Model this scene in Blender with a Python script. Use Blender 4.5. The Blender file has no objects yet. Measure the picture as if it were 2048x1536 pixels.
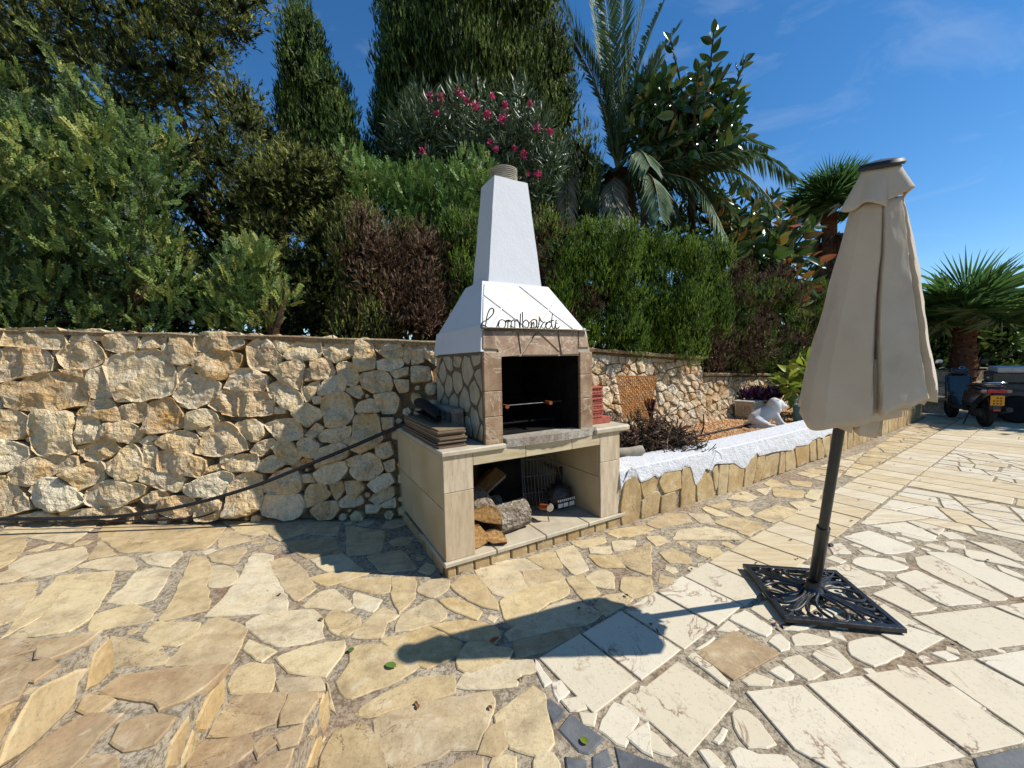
import bpy, bmesh, math, random
import numpy as np
from mathutils import Vector, Matrix, noise as mnoise
from mathutils.geometry import delaunay_2d_cdt, intersect_line_line_2d

# ------------------------------------------------------------------ camera, sky, sun, exposure
scene = bpy.context.scene
F, CX, CY, EYE = 770.0, 1024.0, 768.0, 1.4      # focal length in photo pixels, photo centre, eye height in metres
PITCH, ROLL = math.atan(44 / 770.0), math.radians(1.15)
def ray(u, v):
    """world direction of a photo pixel (pinhole at the eye)"""
    x, z = (u - CX) / F, -(v - CY) / F
    c, s = math.cos(ROLL), math.sin(ROLL)
    xr, zr = c * x + s * z, -s * x + c * z
    c, s = math.cos(PITCH), math.sin(PITCH)
    return np.array([xr, c + s * zr, -s + c * zr])
ORG = np.array([0, 0, EYE])
def G(u, v, z=0.0):                 # point on the level plane z
    d = ray(u, v); return ORG + d * ((z - EYE) / d[2])
def D(u, v, y):                     # point at distance y
    d = ray(u, v); return ORG + d * (y / d[1])
def PL(u, v, p0, n):                # point on any plane
    d = ray(u, v); n = np.array(n); return ORG + d * (((np.array(p0) - ORG) @ n) / (d @ n))

cam = bpy.data.cameras.new('camera'); cam_ob = bpy.data.objects.new('camera', cam)
scene.collection.objects.link(cam_ob)
cam.sensor_width = 36; cam.lens = 36 * F / 2048; cam.clip_end = 2000; cam.clip_start = 0.02
fx = Vector(ray(CX, CY)).normalized()
rx = Vector(ray(CX + 100, CY) - ray(CX, CY)).normalized()
ux_ = Vector(ray(CX, CY - 100) - ray(CX, CY)).normalized()
cam_ob.matrix_world = Matrix(((rx.x, ux_.x, -fx.x, 0), (rx.y, ux_.y, -fx.y, 0), (rx.z, ux_.z, -fx.z, EYE), (0, 0, 0, 1)))
scene.camera = cam_ob

SUN_AZ, SUN_EL = math.radians(-7.5), math.radians(47.0)     # azimuth from +x towards +y
world = bpy.data.worlds.new('World'); scene.world = world; world.use_nodes = True
wn = world.node_tree; wn.nodes.clear()
sky = wn.nodes.new('ShaderNodeTexSky'); sky.sky_type = 'NISHITA'; sky.sun_disc = False
sky.sun_elevation = SUN_EL; sky.sun_rotation = math.pi / 2 - SUN_AZ
sky.air_density = 1.0; sky.dust_density = 0.0; sky.ozone_density = 4.0; sky.altitude = 0
bg = wn.nodes.new('ShaderNodeBackground'); bg.inputs['Strength'].default_value = 0.112
wo = wn.nodes.new('ShaderNodeOutputWorld')
hs = wn.nodes.new('ShaderNodeHueSaturation'); hs.inputs['Saturation'].default_value = 1.25; hs.inputs['Hue'].default_value = 0.5; hs.inputs['Value'].default_value = 1.0
wn.links.new(sky.outputs[0], hs.inputs['Color']); 
tcw = wn.nodes.new('ShaderNodeTexCoord'); mpw = wn.nodes.new('ShaderNodeMapping'); mpw.inputs['Scale'].default_value = (1.2, 3.2, 5.0); mpw.inputs['Rotation'].default_value = (0.2, 0.5, 0.6)
nzw = wn.nodes.new('ShaderNodeTexNoise'); nzw.inputs['Scale'].default_value = 2.4; nzw.inputs['Detail'].default_value = 7; nzw.inputs['Roughness'].default_value = 0.62; nzw.inputs['Distortion'].default_value = 0.5
rpw = wn.nodes.new('ShaderNodeValToRGB'); rpw.color_ramp.elements[0].position = 0.54; rpw.color_ramp.elements[0].color = (0, 0, 0, 1); rpw.color_ramp.elements[1].position = 0.82; rpw.color_ramp.elements[1].color = (0.17, 0.17, 0.17, 1)
mxw = wn.nodes.new('ShaderNodeMix'); mxw.data_type = 'RGBA'; mxw.inputs[7].default_value = (6.0, 6.6, 7.2, 1)      # thin cirrus
wn.links.new(tcw.outputs['Generated'], mpw.inputs[0]); wn.links.new(mpw.outputs[0], nzw.inputs['Vector']); wn.links.new(nzw.outputs[0], rpw.inputs[0]); wn.links.new(rpw.outputs[0], mxw.inputs[0])
wn.links.new(hs.outputs[0], mxw.inputs[6]); wn.links.new(mxw.outputs[2], bg.inputs[0]); wn.links.new(bg.outputs[0], wo.inputs[0])
sun = bpy.data.lights.new('sun', 'SUN'); sun.energy = 5.0; sun.angle = math.radians(0.53); sun.color = (1.0, 0.965, 0.91)
sun_ob = bpy.data.objects.new('sun', sun); scene.collection.objects.link(sun_ob)
SUNV = Vector((math.cos(SUN_AZ) * math.cos(SUN_EL), math.sin(SUN_AZ) * math.cos(SUN_EL), math.sin(SUN_EL)))
sun_ob.rotation_euler = SUNV.to_track_quat('Z', 'Y').to_euler(); sun_ob.location = (6, 0, 8)
scene.view_settings.view_transform = 'Standard'; scene.view_settings.look = 'None'
scene.view_settings.exposure = 0.34; scene.view_settings.gamma = 1.0; scene.view_settings.use_curve_mapping = False
scene.render.resolution_x, scene.render.resolution_y = 1024, 768

# ------------------------------------------------------------------ helpers
rng = random.Random(7); nr = np.random.default_rng(11)
COL = scene.collection
def link(o, parent=None):
    COL.objects.link(o)
    if parent is not None: o.parent = parent
    return o
def tag(o, label=None, cat=None, group=None, kind=None):
    if label: o['label'] = label
    if cat: o['category'] = cat
    if group: o['group'] = group
    if kind: o['kind'] = kind
    return o
def thing(name, label, cat, loc=(0, 0, 0), rz=0.0, group=None):
    o = bpy.data.objects.new(name, None); o.empty_display_size = 0.1
    o.location = loc; o.rotation_euler = (0, 0, rz); link(o); tag(o, label, cat, group); return o
def meshobj(name, V, Fc, m, parent=None, smooth=False, loc=None):
    me = bpy.data.meshes.new(name); me.from_pydata([tuple(map(float, v)) for v in V], [], Fc); me.update()
    if smooth: me.polygons.foreach_set('use_smooth', [True] * len(me.polygons))
    if m is not None: me.materials.append(m)
    o = bpy.data.objects.new(name, me)
    if loc is not None: o.location = loc
    return link(o, parent)
def npmesh(name, V, T, m, parent=None, tint=None, smooth=False):
    """triangle soup from numpy arrays, tint = per-vertex tone: natural variation, and in foliage painted shade and sunlit tips"""
    me = bpy.data.meshes.new(name); V = np.asarray(V, np.float32); T = np.asarray(T, np.int32)
    me.vertices.add(len(V)); me.vertices.foreach_set('co', V.ravel())
    me.loops.add(T.size); me.loops.foreach_set('vertex_index', T.ravel())
    me.polygons.add(len(T)); me.polygons.foreach_set('loop_start', np.arange(0, T.size, 3, dtype=np.int32))
    me.polygons.foreach_set('loop_total', np.full(len(T), 3, np.int32))
    if smooth: me.polygons.foreach_set('use_smooth', np.ones(len(T), bool))
    if tint is not None:
        a = me.attributes.new('tint', 'FLOAT', 'POINT'); a.data.foreach_set('value', np.asarray(tint, np.float32))
    me.update(calc_edges=True)
    if m is not None: me.materials.append(m)
    return link(bpy.data.objects.new(name, me), parent)
def bmobj(name, bm, m, parent=None, smooth=False, loc=None, sharp=None):
    me = bpy.data.meshes.new(name); bmesh.ops.recalc_face_normals(bm, faces=bm.faces); bm.to_mesh(me); bm.free()
    if smooth: me.polygons.foreach_set('use_smooth', [True] * len(me.polygons))
    if smooth and sharp: me.set_sharp_from_angle(angle=math.radians(sharp))
    if m is not None: me.materials.append(m)
    o = bpy.data.objects.new(name, me)
    if loc is not None: o.location = loc
    return link(o, parent)
def bm_box(bm, a, b, bev=0.0, rot=None, piv=None):
    r = bmesh.ops.create_cube(bm, size=1.0)['verts']
    for v in r: v.co = Vector(((a[0] + b[0]) / 2 + v.co.x * (b[0] - a[0]), (a[1] + b[1]) / 2 + v.co.y * (b[1] - a[1]), (a[2] + b[2]) / 2 + v.co.z * (b[2] - a[2])))
    if bev > 0:
        es = list({e for v in r for e in v.link_edges})
        bmesh.ops.bevel(bm, geom=es, offset=bev, segments=1, affect='EDGES')
    return r
def box(name, a, b, m, parent=None, bev=0.004):
    """box part whose origin is its centre"""
    c = [(a[i] + b[i]) / 2 for i in range(3)]
    bm = bmesh.new(); bm_box(bm, [a[i] - c[i] for i in range(3)], [b[i] - c[i] for i in range(3)], bev)
    return bmobj(name, bm, m, parent, loc=c)
def tube(pts, rad, n=8, cap=True):
    """verts, faces of a tube along points; rad scalar or list"""
    P = [Vector(p) for p in pts]; R = rad if hasattr(rad, '__len__') else [rad] * len(P)
    V, Fc = [], []; up = Vector((0.13, 0.27, 0.95)).normalized(); prevx = None
    for i, p in enumerate(P):
        t = (P[min(i + 1, len(P) - 1)] - P[max(i - 1, 0)])
        if t.length < 1e-9: t = Vector((0, 0, 1))
        t.normalize()
        if prevx is None:
            x = up.cross(t)
            if x.length < 0.05: x = Vector((1, 0, 0)).cross(t)
        else: x = prevx - t * prevx.dot(t)
        x.normalize(); y = t.cross(x); prevx = x
        for k in range(n):
            a = 2 * math.pi * k / n; V.append(p + x * (math.cos(a) * R[i]) + y * (math.sin(a) * R[i]))
    for i in range(len(P) - 1):
        for k in range(n):
            a, b = i * n + k, i * n + (k + 1) % n; Fc.append((a, b, b + n, a + n))
    if cap: Fc.append(tuple(range(n))[::-1]); Fc.append(tuple(range((len(P) - 1) * n, len(P) * n)))
    return V, Fc
class MB:
    def __init__(s): s.V, s.F = [], []
    def add(s, VF):
        o = len(s.V); s.V += [Vector(v) for v in VF[0]]; s.F += [tuple(i + o for i in f) for f in VF[1]]; return s
    def tube(s, pts, rad, n=8, cap=True): return s.add(tube(pts, rad, n, cap))
    def box(s, a, b):
        x0, y0, z0 = a; x1, y1, z1 = b
        return s.add(([(x0, y0, z0), (x1, y0, z0), (x1, y1, z0), (x0, y1, z0), (x0, y0, z1), (x1, y0, z1), (x1, y1, z1), (x0, y1, z1)],
                      [(0, 3, 2, 1), (4, 5, 6, 7), (0, 1, 5, 4), (1, 2, 6, 5), (2, 3, 7, 6), (3, 0, 4, 7)]))
    def lathe(s, prof, n=20, axis=None, cap=True):
        V, Fc = [], []
        for r, z in prof:
            for k in range(n): a = 2 * math.pi * k / n; V.append((r * math.cos(a), r * math.sin(a), z))
        for i in range(len(prof) - 1):
            for k in range(n): a, b = i * n + k, i * n + (k + 1) % n; Fc.append((a, b, b + n, a + n))
        if cap: Fc += [tuple(range(n))[::-1], tuple(range((len(prof) - 1) * n, len(prof) * n))]
        if axis is not None: V = [axis @ Vector(v) for v in V]
        return s.add((V, Fc))
    def build(s, name, m, parent=None, smooth=False, loc=None, sharp=40):
        o = meshobj(name, s.V, s.F, m, parent, smooth, loc)
        if smooth: o.data.set_sharp_from_angle(angle=math.radians(sharp))
        return o
def catmull(P, k=6):
    P = [Vector(p) for p in P]; out = []
    for i in range(len(P) - 1):
        a, b, c, d = P[max(i - 1, 0)], P[i], P[i + 1], P[min(i + 2, len(P) - 1)]
        for j in range(k):
            t = j / k; out.append(0.5 * ((2 * b) + (c - a) * t + (2 * a - 5 * b + 4 * c - d) * t * t + (3 * b - a - 3 * c + d) * t ** 3))
    out.append(P[-1]); return out
def area2(p): return sum(p[i][0] * p[(i + 1) % len(p)][1] - p[(i + 1) % len(p)][0] * p[i][1] for i in range(len(p))) / 2
def ccw(p): return p if area2(p) > 0 else p[::-1]
def inset2(p, d):
    n = len(p); out = []
    for i in range(n):
        a, b, c = np.array(p[i - 1]), np.array(p[i]), np.array(p[(i + 1) % n])
        e1 = (b - a) / (np.linalg.norm(b - a) + 1e-9); e2 = (c - b) / (np.linalg.norm(c - b) + 1e-9)
        n1, n2 = np.array([-e1[1], e1[0]]), np.array([-e2[1], e2[0]])
        m = n1 + n2; l = np.linalg.norm(m)
        if l < 0.3: m = n1; l = 1.0
        m = m / l; out.append(b + m * min(d / max(m @ n1, 0.45), 2.0 * d))
    return out
def rough2(p, seg, amp, r=rng, cut=0.0):
    """densify a polygon's edges and make them uneven"""
    n = len(p); out = []
    for i in range(n):
        a, b = np.array(p[i], float), np.array(p[(i + 1) % n], float); L = np.linalg.norm(b - a)
        if L < 1e-6: continue
        k = max(1, int(round(L / seg))); nv = np.array([-(b - a)[1], (b - a)[0]]) / L
        for j in range(k):
            t = j / k
            if j == 0 and cut > 0 and k > 1: out.append(a + (b - a) * min(0.3, cut / L) + nv * r.uniform(0, amp)); continue
            out.append(a + (b - a) * t + nv * r.uniform(-amp, amp) + (b - a) / L * r.uniform(-.2, .2) * seg * (j > 0))
    return out
def inside2(P, poly):
    P = np.atleast_2d(P); x, y = P[:, 0], P[:, 1]; res = np.zeros(len(P), bool); n = len(poly)
    for i in range(n):
        (x1, y1), (x2, y2) = poly[i][:2], poly[(i + 1) % n][:2]
        c = ((y1 > y) != (y2 > y)) & (x < (x2 - x1) * (y - y1) / (y2 - y1 + 1e-12) + x1); res ^= c
    return res
def segdist(P, polys):
    """distance from points to the nearest polygon edge"""
    P = np.atleast_2d(P); d = np.full(len(P), 1e9)
    for poly in polys:
        q = np.array([p[:2] for p in poly], float); r_ = np.roll(q, -1, 0)
        for a, b in zip(q, r_):
            ab = b - a; t = np.clip(((P - a) @ ab) / (ab @ ab + 1e-12), 0, 1)
            d = np.minimum(d, np.linalg.norm(P - (a + t[:, None] * ab), axis=1))
    return d
def clip_half(poly, p0, n):
    out = []
    for i in range(len(poly)):
        a, b = poly[i], poly[(i + 1) % len(poly)]; da, db = (a - p0) @ n, (b - p0) @ n
        if da <= 0: out.append(a)
        if da * db < 0: out.append(a + (b - a) * (da / (da - db)))
    return out
def voronoi(pts, bound):
    """cells of points clipped to a polygon"""
    pts = [np.array(p) for p in pts]; cells = []
    A = np.array(pts)
    for i, p in enumerate(pts):
        c = [np.array(b, float) for b in bound]
        d = np.linalg.norm(A - p, axis=1)
        for j in np.argsort(d)[1:24]:
            c = clip_half(c, (p + A[j]) / 2, A[j] - p)
            if len(c) < 3: break
        cells.append(c if len(c) >= 3 else None)
    return cells
def polys(txt):
    """'x,y x,y ...; ...' -> lists of pixel pairs"""
    return [[tuple(map(float, q.split(','))) for q in s.split()] for s in txt.replace('\n', ' ').split(';') if s.strip()]

# ------------------------------------------------------------------ materials
def srgb(r, g, b):
    f = lambda c: (c / 12.92 if c <= 0.04045 else ((c + 0.055) / 1.055) ** 2.4)
    k = 0.80       # pigment is darker than it looks in full sun
    return (f(r / 255) * k, f(g / 255) * k, f(b / 255) * k, 1)
class N:
    def __init__(s, name):
        s.m = bpy.data.materials.new(name); s.m.use_nodes = True; s.t = s.m.node_tree; s.t.nodes.clear()
        s.out = s.t.nodes.new('ShaderNodeOutputMaterial'); s.b = s.t.nodes.new('ShaderNodeBsdfPrincipled')
        s.t.links.new(s.b.outputs[0], s.out.inputs[0]); s._v = None
        s.b.inputs['Roughness'].default_value = 0.8
    def new(s, t): return s.t.nodes.new(t)
    def put(s, sock, v):
        if hasattr(v, 'is_linked') or hasattr(v, 'links'): s.t.links.new(v, sock)
        else:
            if isinstance(v, (int, float)) and hasattr(sock.default_value, '__len__'): v = (v, v, v, 1)[:len(sock.default_value)]
            elif not isinstance(v, (int, float)) and len(v) == 3 and len(sock.default_value) == 4: v = tuple(v) + (1,)
            sock.default_value = v
    def rand(s): return s.new('ShaderNodeObjectInfo').outputs['Random']
    def attr(s, n):
        a = s.new('ShaderNodeAttribute'); a.attribute_name = n; return a.outputs['Fac']
    def co(s, per_object=True):
        """object coordinates shifted per object so that no two pieces look alike"""
        if s._v is not None: return s._v
        tc = s.new('ShaderNodeTexCoord').outputs['Object']
        if per_object:
            m = s.new('ShaderNodeVectorMath'); m.operation = 'MULTIPLY_ADD'; c = s.new('ShaderNodeCombineXYZ')
            r = s.rand(); s.put(c.inputs[0], r); s.put(c.inputs[1], s.math('MULTIPLY', r, 7.3)); s.put(c.inputs[2], s.math('MULTIPLY', r, 3.1))
            s.t.links.new(c.outputs[0], m.inputs[0]); m.inputs[1].default_value = (37, 11, 23); s.t.links.new(tc, m.inputs[2]); tc = m.outputs[0]
        s._v = tc; return tc
    def math(s, op, a, b=0.0, clamp=False):
        n = s.new('ShaderNodeMath'); n.operation = op; n.use_clamp = clamp; s.put(n.inputs[0], a); s.put(n.inputs[1], b); return n.outputs[0]
    def scl(s, sx, sy, sz, vec=None):
        m = s.new('ShaderNodeVectorMath'); m.operation = 'MULTIPLY'; s.put(m.inputs[0], vec or s.co()); m.inputs[1].default_value = (sx, sy, sz); return m.outputs[0]
    def noise(s, scale, detail=4, rough=0.55, vec=None, dist=0.0):
        n = s.new('ShaderNodeTexNoise'); s.put(n.inputs['Vector'], vec or s.co()); n.inputs['Scale'].default_value = scale
        n.inputs['Detail'].default_value = detail; n.inputs['Roughness'].default_value = rough; n.inputs['Distortion'].default_value = dist; return n.outputs[0]
    def vor(s, scale, feature='F1', vec=None, rnd=1.0):
        n = s.new('ShaderNodeTexVoronoi'); n.feature = feature; s.put(n.inputs['Vector'], vec or s.co()); n.inputs['Scale'].default_value = scale
        n.inputs['Randomness'].default_value = rnd; return n.outputs['Distance']
    def wave(s, scale, dist, vec=None, detail=3):
        n = s.new('ShaderNodeTexWave'); s.put(n.inputs['Vector'], vec or s.co()); n.inputs['Scale'].default_value = scale; n.inputs['Distortion'].default_value = dist
        n.inputs['Detail'].default_value = detail; n.inputs['Detail Scale'].default_value = 1.5; return n.outputs['Fac']
    def ramp(s, fac, stops, interp='LINEAR'):
        n = s.new('ShaderNodeValToRGB'); s.put(n.inputs[0], fac); e = n.color_ramp.elements; n.color_ramp.interpolation = interp
        while len(e) < len(stops): e.new(0.5)
        for k, (p, c) in enumerate(stops):
            e[k].position = p; e[k].color = (c, c, c, 1) if isinstance(c, (int, float)) else (tuple(c) + (1,))[:4]
        return n.outputs[0]
    def mix(s, fac, a, b, mode='MIX'):
        n = s.new('ShaderNodeMix'); n.data_type = 'RGBA'; n.blend_type = mode; n.clamp_factor = True
        s.put(n.inputs[0], fac); s.put(n.inputs[6], a); s.put(n.inputs[7], b); return n.outputs[2]
    def bump(s, h, strength=0.5, dist=0.01, prev=None):
        n = s.new('ShaderNodeBump'); s.put(n.inputs['Height'], h); n.inputs['Strength'].default_value = strength; n.inputs['Distance'].default_value = dist
        if prev is not None: s.t.links.new(prev, n.inputs['Normal'])
        return n.outputs[0]
    def done(s, color, rough=0.8, normal=None, spec=0.3, metal=0.0, transl=0.0, coat=0.0):
        s.put(s.b.inputs['Base Color'], color); s.put(s.b.inputs['Roughness'], rough); s.b.inputs['Specular IOR Level'].default_value = spec
        s.b.inputs['Metallic'].default_value = metal; s.b.inputs['Coat Weight'].default_value = coat
        if normal is not None: s.t.links.new(normal, s.b.inputs['Normal'])
        if transl > 0:
            tr = s.new('ShaderNodeBsdfTranslucent'); s.put(tr.inputs[0], color); mx = s.new('ShaderNodeMixShader'); mx.inputs[0].default_value = transl
            s.t.links.new(s.b.outputs[0], mx.inputs[1]); s.t.links.new(tr.outputs[0], mx.inputs[2]); s.t.links.new(mx.outputs[0], s.out.inputs[0])
        return s.m

def mk_rock(name, cols, rust=0.45, lichen=0.2):
    n = N(name); r = n.rand(); base = n.ramp(r, cols)
    big = n.noise(5.5, 5, 0.6); fine = n.noise(38, 6, 0.7); mid = n.noise(14, 4, 0.65)
    c = n.mix(n.ramp(big, [(0.38, 0), (0.62, 1)]), base, n.mix(0.55, base, srgb(238, 224, 196)))
    c = n.mix(n.math('MULTIPLY', n.ramp(n.noise(4.2, 4, 0.7, dist=1.2), [(0.53, 0), (0.66, 1)]), rust), c, srgb(176, 120, 66))
    c = n.mix(n.math('MULTIPLY', n.ramp(n.noise(7.0, 5, 0.75, vec=n.scl(1, 1, 1.7)), [(0.55, 0), (0.7, 1)]), lichen), c, srgb(112, 98, 80))
    c = n.mix(n.math('MULTIPLY', n.ramp(fine, [(0.35, 1), (0.5, 0)]), 0.35), c, srgb(120, 100, 74))
    crack = n.ramp(n.vor(9, 'DISTANCE_TO_EDGE', vec=n.scl(1, 1, 2.2)), [(0.0, 0), (0.03, 1)])
    h = n.math('ADD', n.math('MULTIPLY', mid, 1.0), n.math('ADD', n.math('MULTIPLY', fine, 0.35), n.math('MULTIPLY', crack, 0.06)))
    return n.done(c, 0.9, n.bump(h, 1.0, 0.045), spec=0.15)
m_rock = mk_rock('limestone_rubble', [(0, srgb(242, 216, 166)), (0.25, srgb(228, 190, 130)), (0.45, srgb(250, 232, 192)), (0.6, srgb(216, 168, 100)), (0.8, srgb(240, 210, 158)), (1, srgb(224, 184, 124))])
m_rock2 = mk_rock('limestone_rubble_warm', [(0, srgb(230, 208, 168)), (0.35, srgb(206, 172, 120)), (0.55, srgb(236, 220, 190)), (0.8, srgb(196, 148, 92)), (1, srgb(224, 196, 148))], rust=0.6)

def mk_flag(name, cols, streak=True, dark=0.55, rough=0.78):
    n = N(name); r = n.rand(); base = n.ramp(r, cols)
    dist = n.noise(2.6, 4, 0.6, dist=1.5)
    c = n.mix(n.ramp(dist, [(0.38, 0), (0.64, 1)]), base, n.mix(0.5, base, srgb(220, 196, 148)))
    st = n.noise(2.4, 5, 0.6, vec=n.scl(1, 5, 1), dist=0.7)
    c = n.mix(n.math('MULTIPLY', n.ramp(st, [(0.3, 1), (0.46, 0)]), 0.35), c, srgb(160, 124, 80))
    c = n.mix(n.math('MULTIPLY', n.ramp(n.noise(3.1, 6, 0.72), [(0.52, 0), (0.72, 1)]), dark), c, srgb(118, 100, 76))
    c = n.mix(n.math('MULTIPLY', n.ramp(n.noise(90, 4, 0.7), [(0.34, 1), (0.46, 0)]), 0.35), c, srgb(96, 80, 58))
    c = n.mix(n.math('MULTIPLY', n.ramp(n.noise(1.7, 5, 0.7), [(0.48, 0), (0.7, 1)]), 0.5), c, srgb(170, 150, 122))
    cr = n.ramp(n.math('ABSOLUTE', n.math('SUBTRACT', n.noise(3.0, 6, 0.65, dist=0.5), 0.5)), [(0.0, 1), (0.008, 0)]); c = n.mix(n.math('MULTIPLY', cr, n.ramp(n.noise(2.2, 2), [(0.5, 0), (0.6, 0.8)])), c, srgb(104, 80, 54))
    mo = n.noise(11, 6, 0.7, dist=0.4); c = n.mix(n.ramp(mo, [(0.3, 0.55), (0.5, 0)]), c, n.mix(0.62, c, srgb(92, 70, 46))); c = n.mix(n.ramp(mo, [(0.55, 0), (0.75, 0.5)]), c, srgb(236, 224, 196))
    h = n.math('ADD', n.math('MULTIPLY', n.noise(6, 6, 0.62, dist=0.6), 1.0), n.math('ADD', n.math('MULTIPLY', st, 0.14), n.math('MULTIPLY', n.noise(60, 4, 0.65), 0.16)))
    return n.done(c, rough, n.bump(h, 0.55, 0.016), spec=0.25)
m_flag = mk_flag('ochre_flagstone', [(0, srgb(212, 190, 146)), (0.14, srgb(192, 166, 120)), (0.28, srgb(224, 210, 178)), (0.42, srgb(206, 182, 134)), (0.55, srgb(180, 154, 114)), (0.68, srgb(222, 206, 170)), (0.8, srgb(200, 170, 116)), (0.9, srgb(218, 202, 162)), (1, srgb(214, 188, 136))])
m_flag_tan = mk_flag('tan_step_stone', [(0, srgb(172, 142, 106)), (0.5, srgb(158, 130, 98)), (1, srgb(184, 156, 118))], dark=0.6)  # treads toned browner than the risers, painting in their shading difference
m_flag_gold = mk_flag('golden_riser_stone', [(0, srgb(196, 164, 110)), (0.5, srgb(182, 148, 96)), (1, srgb(206, 180, 132))], dark=0.5)  # risers toned lighter to paint their shading against the treads
m_flag_dark = mk_flag('stained_flagstone', [(0, srgb(140, 118, 84)), (1, srgb(158, 136, 100))], dark=0.6)

def mk_marble(name, a, b, vein=0.9):
    n = N(name); r = n.rand(); c = n.mix(r, a, b)
    c = n.mix(n.ramp(n.noise(2.2, 4, 0.6), [(0.4, 0), (0.7, 0.7)]), c, n.mix(0.5, c, srgb(226, 208, 176)))
    w = n.noise(2.1, 6, 0.6, dist=1.2)
    v1 = n.ramp(n.math('ABSOLUTE', n.math('SUBTRACT', w, 0.5)), [(0.0, 1), (0.016, 0)])
    brk = n.ramp(n.noise(3.4, 3, 0.5), [(0.5, 0), (0.6, 1)])
    c = n.mix(n.math('MULTIPLY', n.math('MULTIPLY', v1, brk), vein), c, srgb(132, 98, 74))
    w2 = n.noise(5.5, 5, 0.65, vec=n.scl(1, 1.4, 1), dist=0.8)
    v2 = n.ramp(n.math('ABSOLUTE', n.math('SUBTRACT', w2, 0.47)), [(0.0, 1), (0.009, 0)])
    c = n.mix(n.math('MULTIPLY', n.math('MULTIPLY', v2, n.ramp(n.noise(2.3, 3), [(0.5, 0), (0.62, 1)])), 0.55), c, srgb(150, 134, 112))
    c = n.mix(n.math('MULTIPLY', n.ramp(n.noise(4.5, 6, 0.75), [(0.55, 0), (0.75, 1)]), 0.35), c, srgb(170, 152, 120))
    c = n.mix(n.ramp(n.noise(70, 4, 0.7), [(0.32, 0.5), (0.42, 0)]), c, srgb(150, 132, 104))
    h = n.math('ADD', n.noise(18, 5, 0.6), n.math('MULTIPLY', v1, -0.3))
    return n.done(c, n.ramp(n.noise(6, 3), [(0.3, 0.5), (0.7, 0.75)]), n.bump(h, 0.25, 0.006), spec=0.3)
m_marble = mk_marble('cream_marble', srgb(226, 215, 190), srgb(214, 200, 170))
def mk_travertine():
    n = N('travertine_plank'); r = n.rand(); c = n.ramp(r, [(0, srgb(224, 208, 174)), (0.4, srgb(210, 190, 150)), (0.7, srgb(226, 214, 186)), (1, srgb(204, 186, 150))])
    g = n.noise(3, 5, 0.6, vec=n.scl(1.2, 9, 1)); c = n.mix(n.ramp(g, [(0.42, 0), (0.66, 0.55)]), c, srgb(186, 158, 112))
    c = n.mix(n.ramp(n.noise(26, 4, 0.7, vec=n.scl(1, 3, 1)), [(0.3, 0.6), (0.4, 0)]), c, srgb(140, 118, 86))
    return n.done(c, 0.7, n.bump(n.noise(20, 5, 0.65), 0.3, 0.006), spec=0.3)
m_trav = mk_travertine()
def mk_mortar(name, a, b, spk=1.0):
    n = N(name); c = n.ramp(n.noise(9, 6, 0.7), [(0.3, a), (0.7, b)])
    c = n.mix(n.math('MULTIPLY', n.ramp(n.noise(42, 6, 0.8), [(0.44, 1), (0.54, 0)]), 0.85 * spk), c, srgb(62, 50, 38))
    c = n.mix(n.math('MULTIPLY', n.ramp(n.noise(75, 3, 0.7), [(0.58, 0), (0.66, 1)]), 0.6 * spk), c, srgb(196, 184, 160))
    c = n.mix(n.ramp(n.noise(1.3, 4, 0.6), [(0.5, 0), (0.68, 0.55)]), c, srgb(128, 88, 58))
    h = n.math('ADD', n.noise(40, 6, 0.75), n.math('MULTIPLY', n.noise(9, 3), 0.6))
    return n.done(c, 0.95, n.bump(h, 0.55, 0.014), spec=0.1)
m_mortar = mk_mortar('paving_mortar', srgb(168, 152, 126), srgb(202, 188, 162), 0.75)
m_wmortar = mk_mortar('wall_mortar', srgb(150, 126, 92), srgb(190, 166, 128), 0.5)
m_wcap = mk_mortar('wall_coping_mortar', srgb(160, 138, 104), srgb(196, 174, 136), 0.7)
def mk_simple(name, col, rough=0.6, spec=0.4, metal=0.0, var=0.15, scale=12, bump=0.15, bd=0.004, coat=0.0):
    n = N(name); d = tuple(c * (1 - 2.2 * var) for c in col[:3])
    c = n.mix(n.ramp(n.noise(scale, 5, 0.65), [(0.35, 0), (0.7, 1)]), d, col)
    return n.done(c, n.ramp(n.noise(scale * 1.7, 4), [(0.3, max(0, rough - .1)), (0.7, min(1, rough + .1))]), n.bump(n.noise(scale * 5, 4, 0.65), bump, bd), spec, metal, coat=coat)
m_slate = N('blue_grey_slate')
_c = m_slate.ramp(m_slate.rand(), [(0, srgb(104, 106, 106)), (1, srgb(84, 86, 88))])
_c = m_slate.mix(m_slate.ramp(m_slate.noise(9, 6, 0.7), [(0.45, 0), (0.7, 0.6)]), _c, srgb(134, 136, 134))
m_slate = m_slate.done(_c, 0.85, m_slate.bump(m_slate.noise(14, 6, 0.7), 0.5, 0.01), spec=0.4)
def mk_plaster(name, col, bs=0.5, sc=60, bd=0.006, dirt=0.12):
    n = N(name); c = n.mix(n.math('MULTIPLY', n.ramp(n.noise(3, 5, 0.7), [(0.5, 0), (0.75, 1)]), dirt), col, srgb(150, 140, 122))
    h = n.math('ADD', n.noise(sc, 4, 0.6), n.math('MULTIPLY', n.noise(sc * .22, 3, 0.5), 1.5))
    return n.done(c, 0.85, n.bump(h, bs, bd), spec=0.2)
m_plaster = mk_plaster('white_plaster', srgb(222, 223, 224), 0.35, 45, 0.005, 0.10)
m_whitecap = mk_plaster('white_masonry_paint', srgb(222, 222, 222), 0.9, 60, 0.012, 0.2)
m_black = mk_simple('black_iron', (0.012, 0.013, 0.015), 0.38, 0.5, 0.0, 0.2, 30, 0.4, 0.003, coat=0.25)
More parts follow.
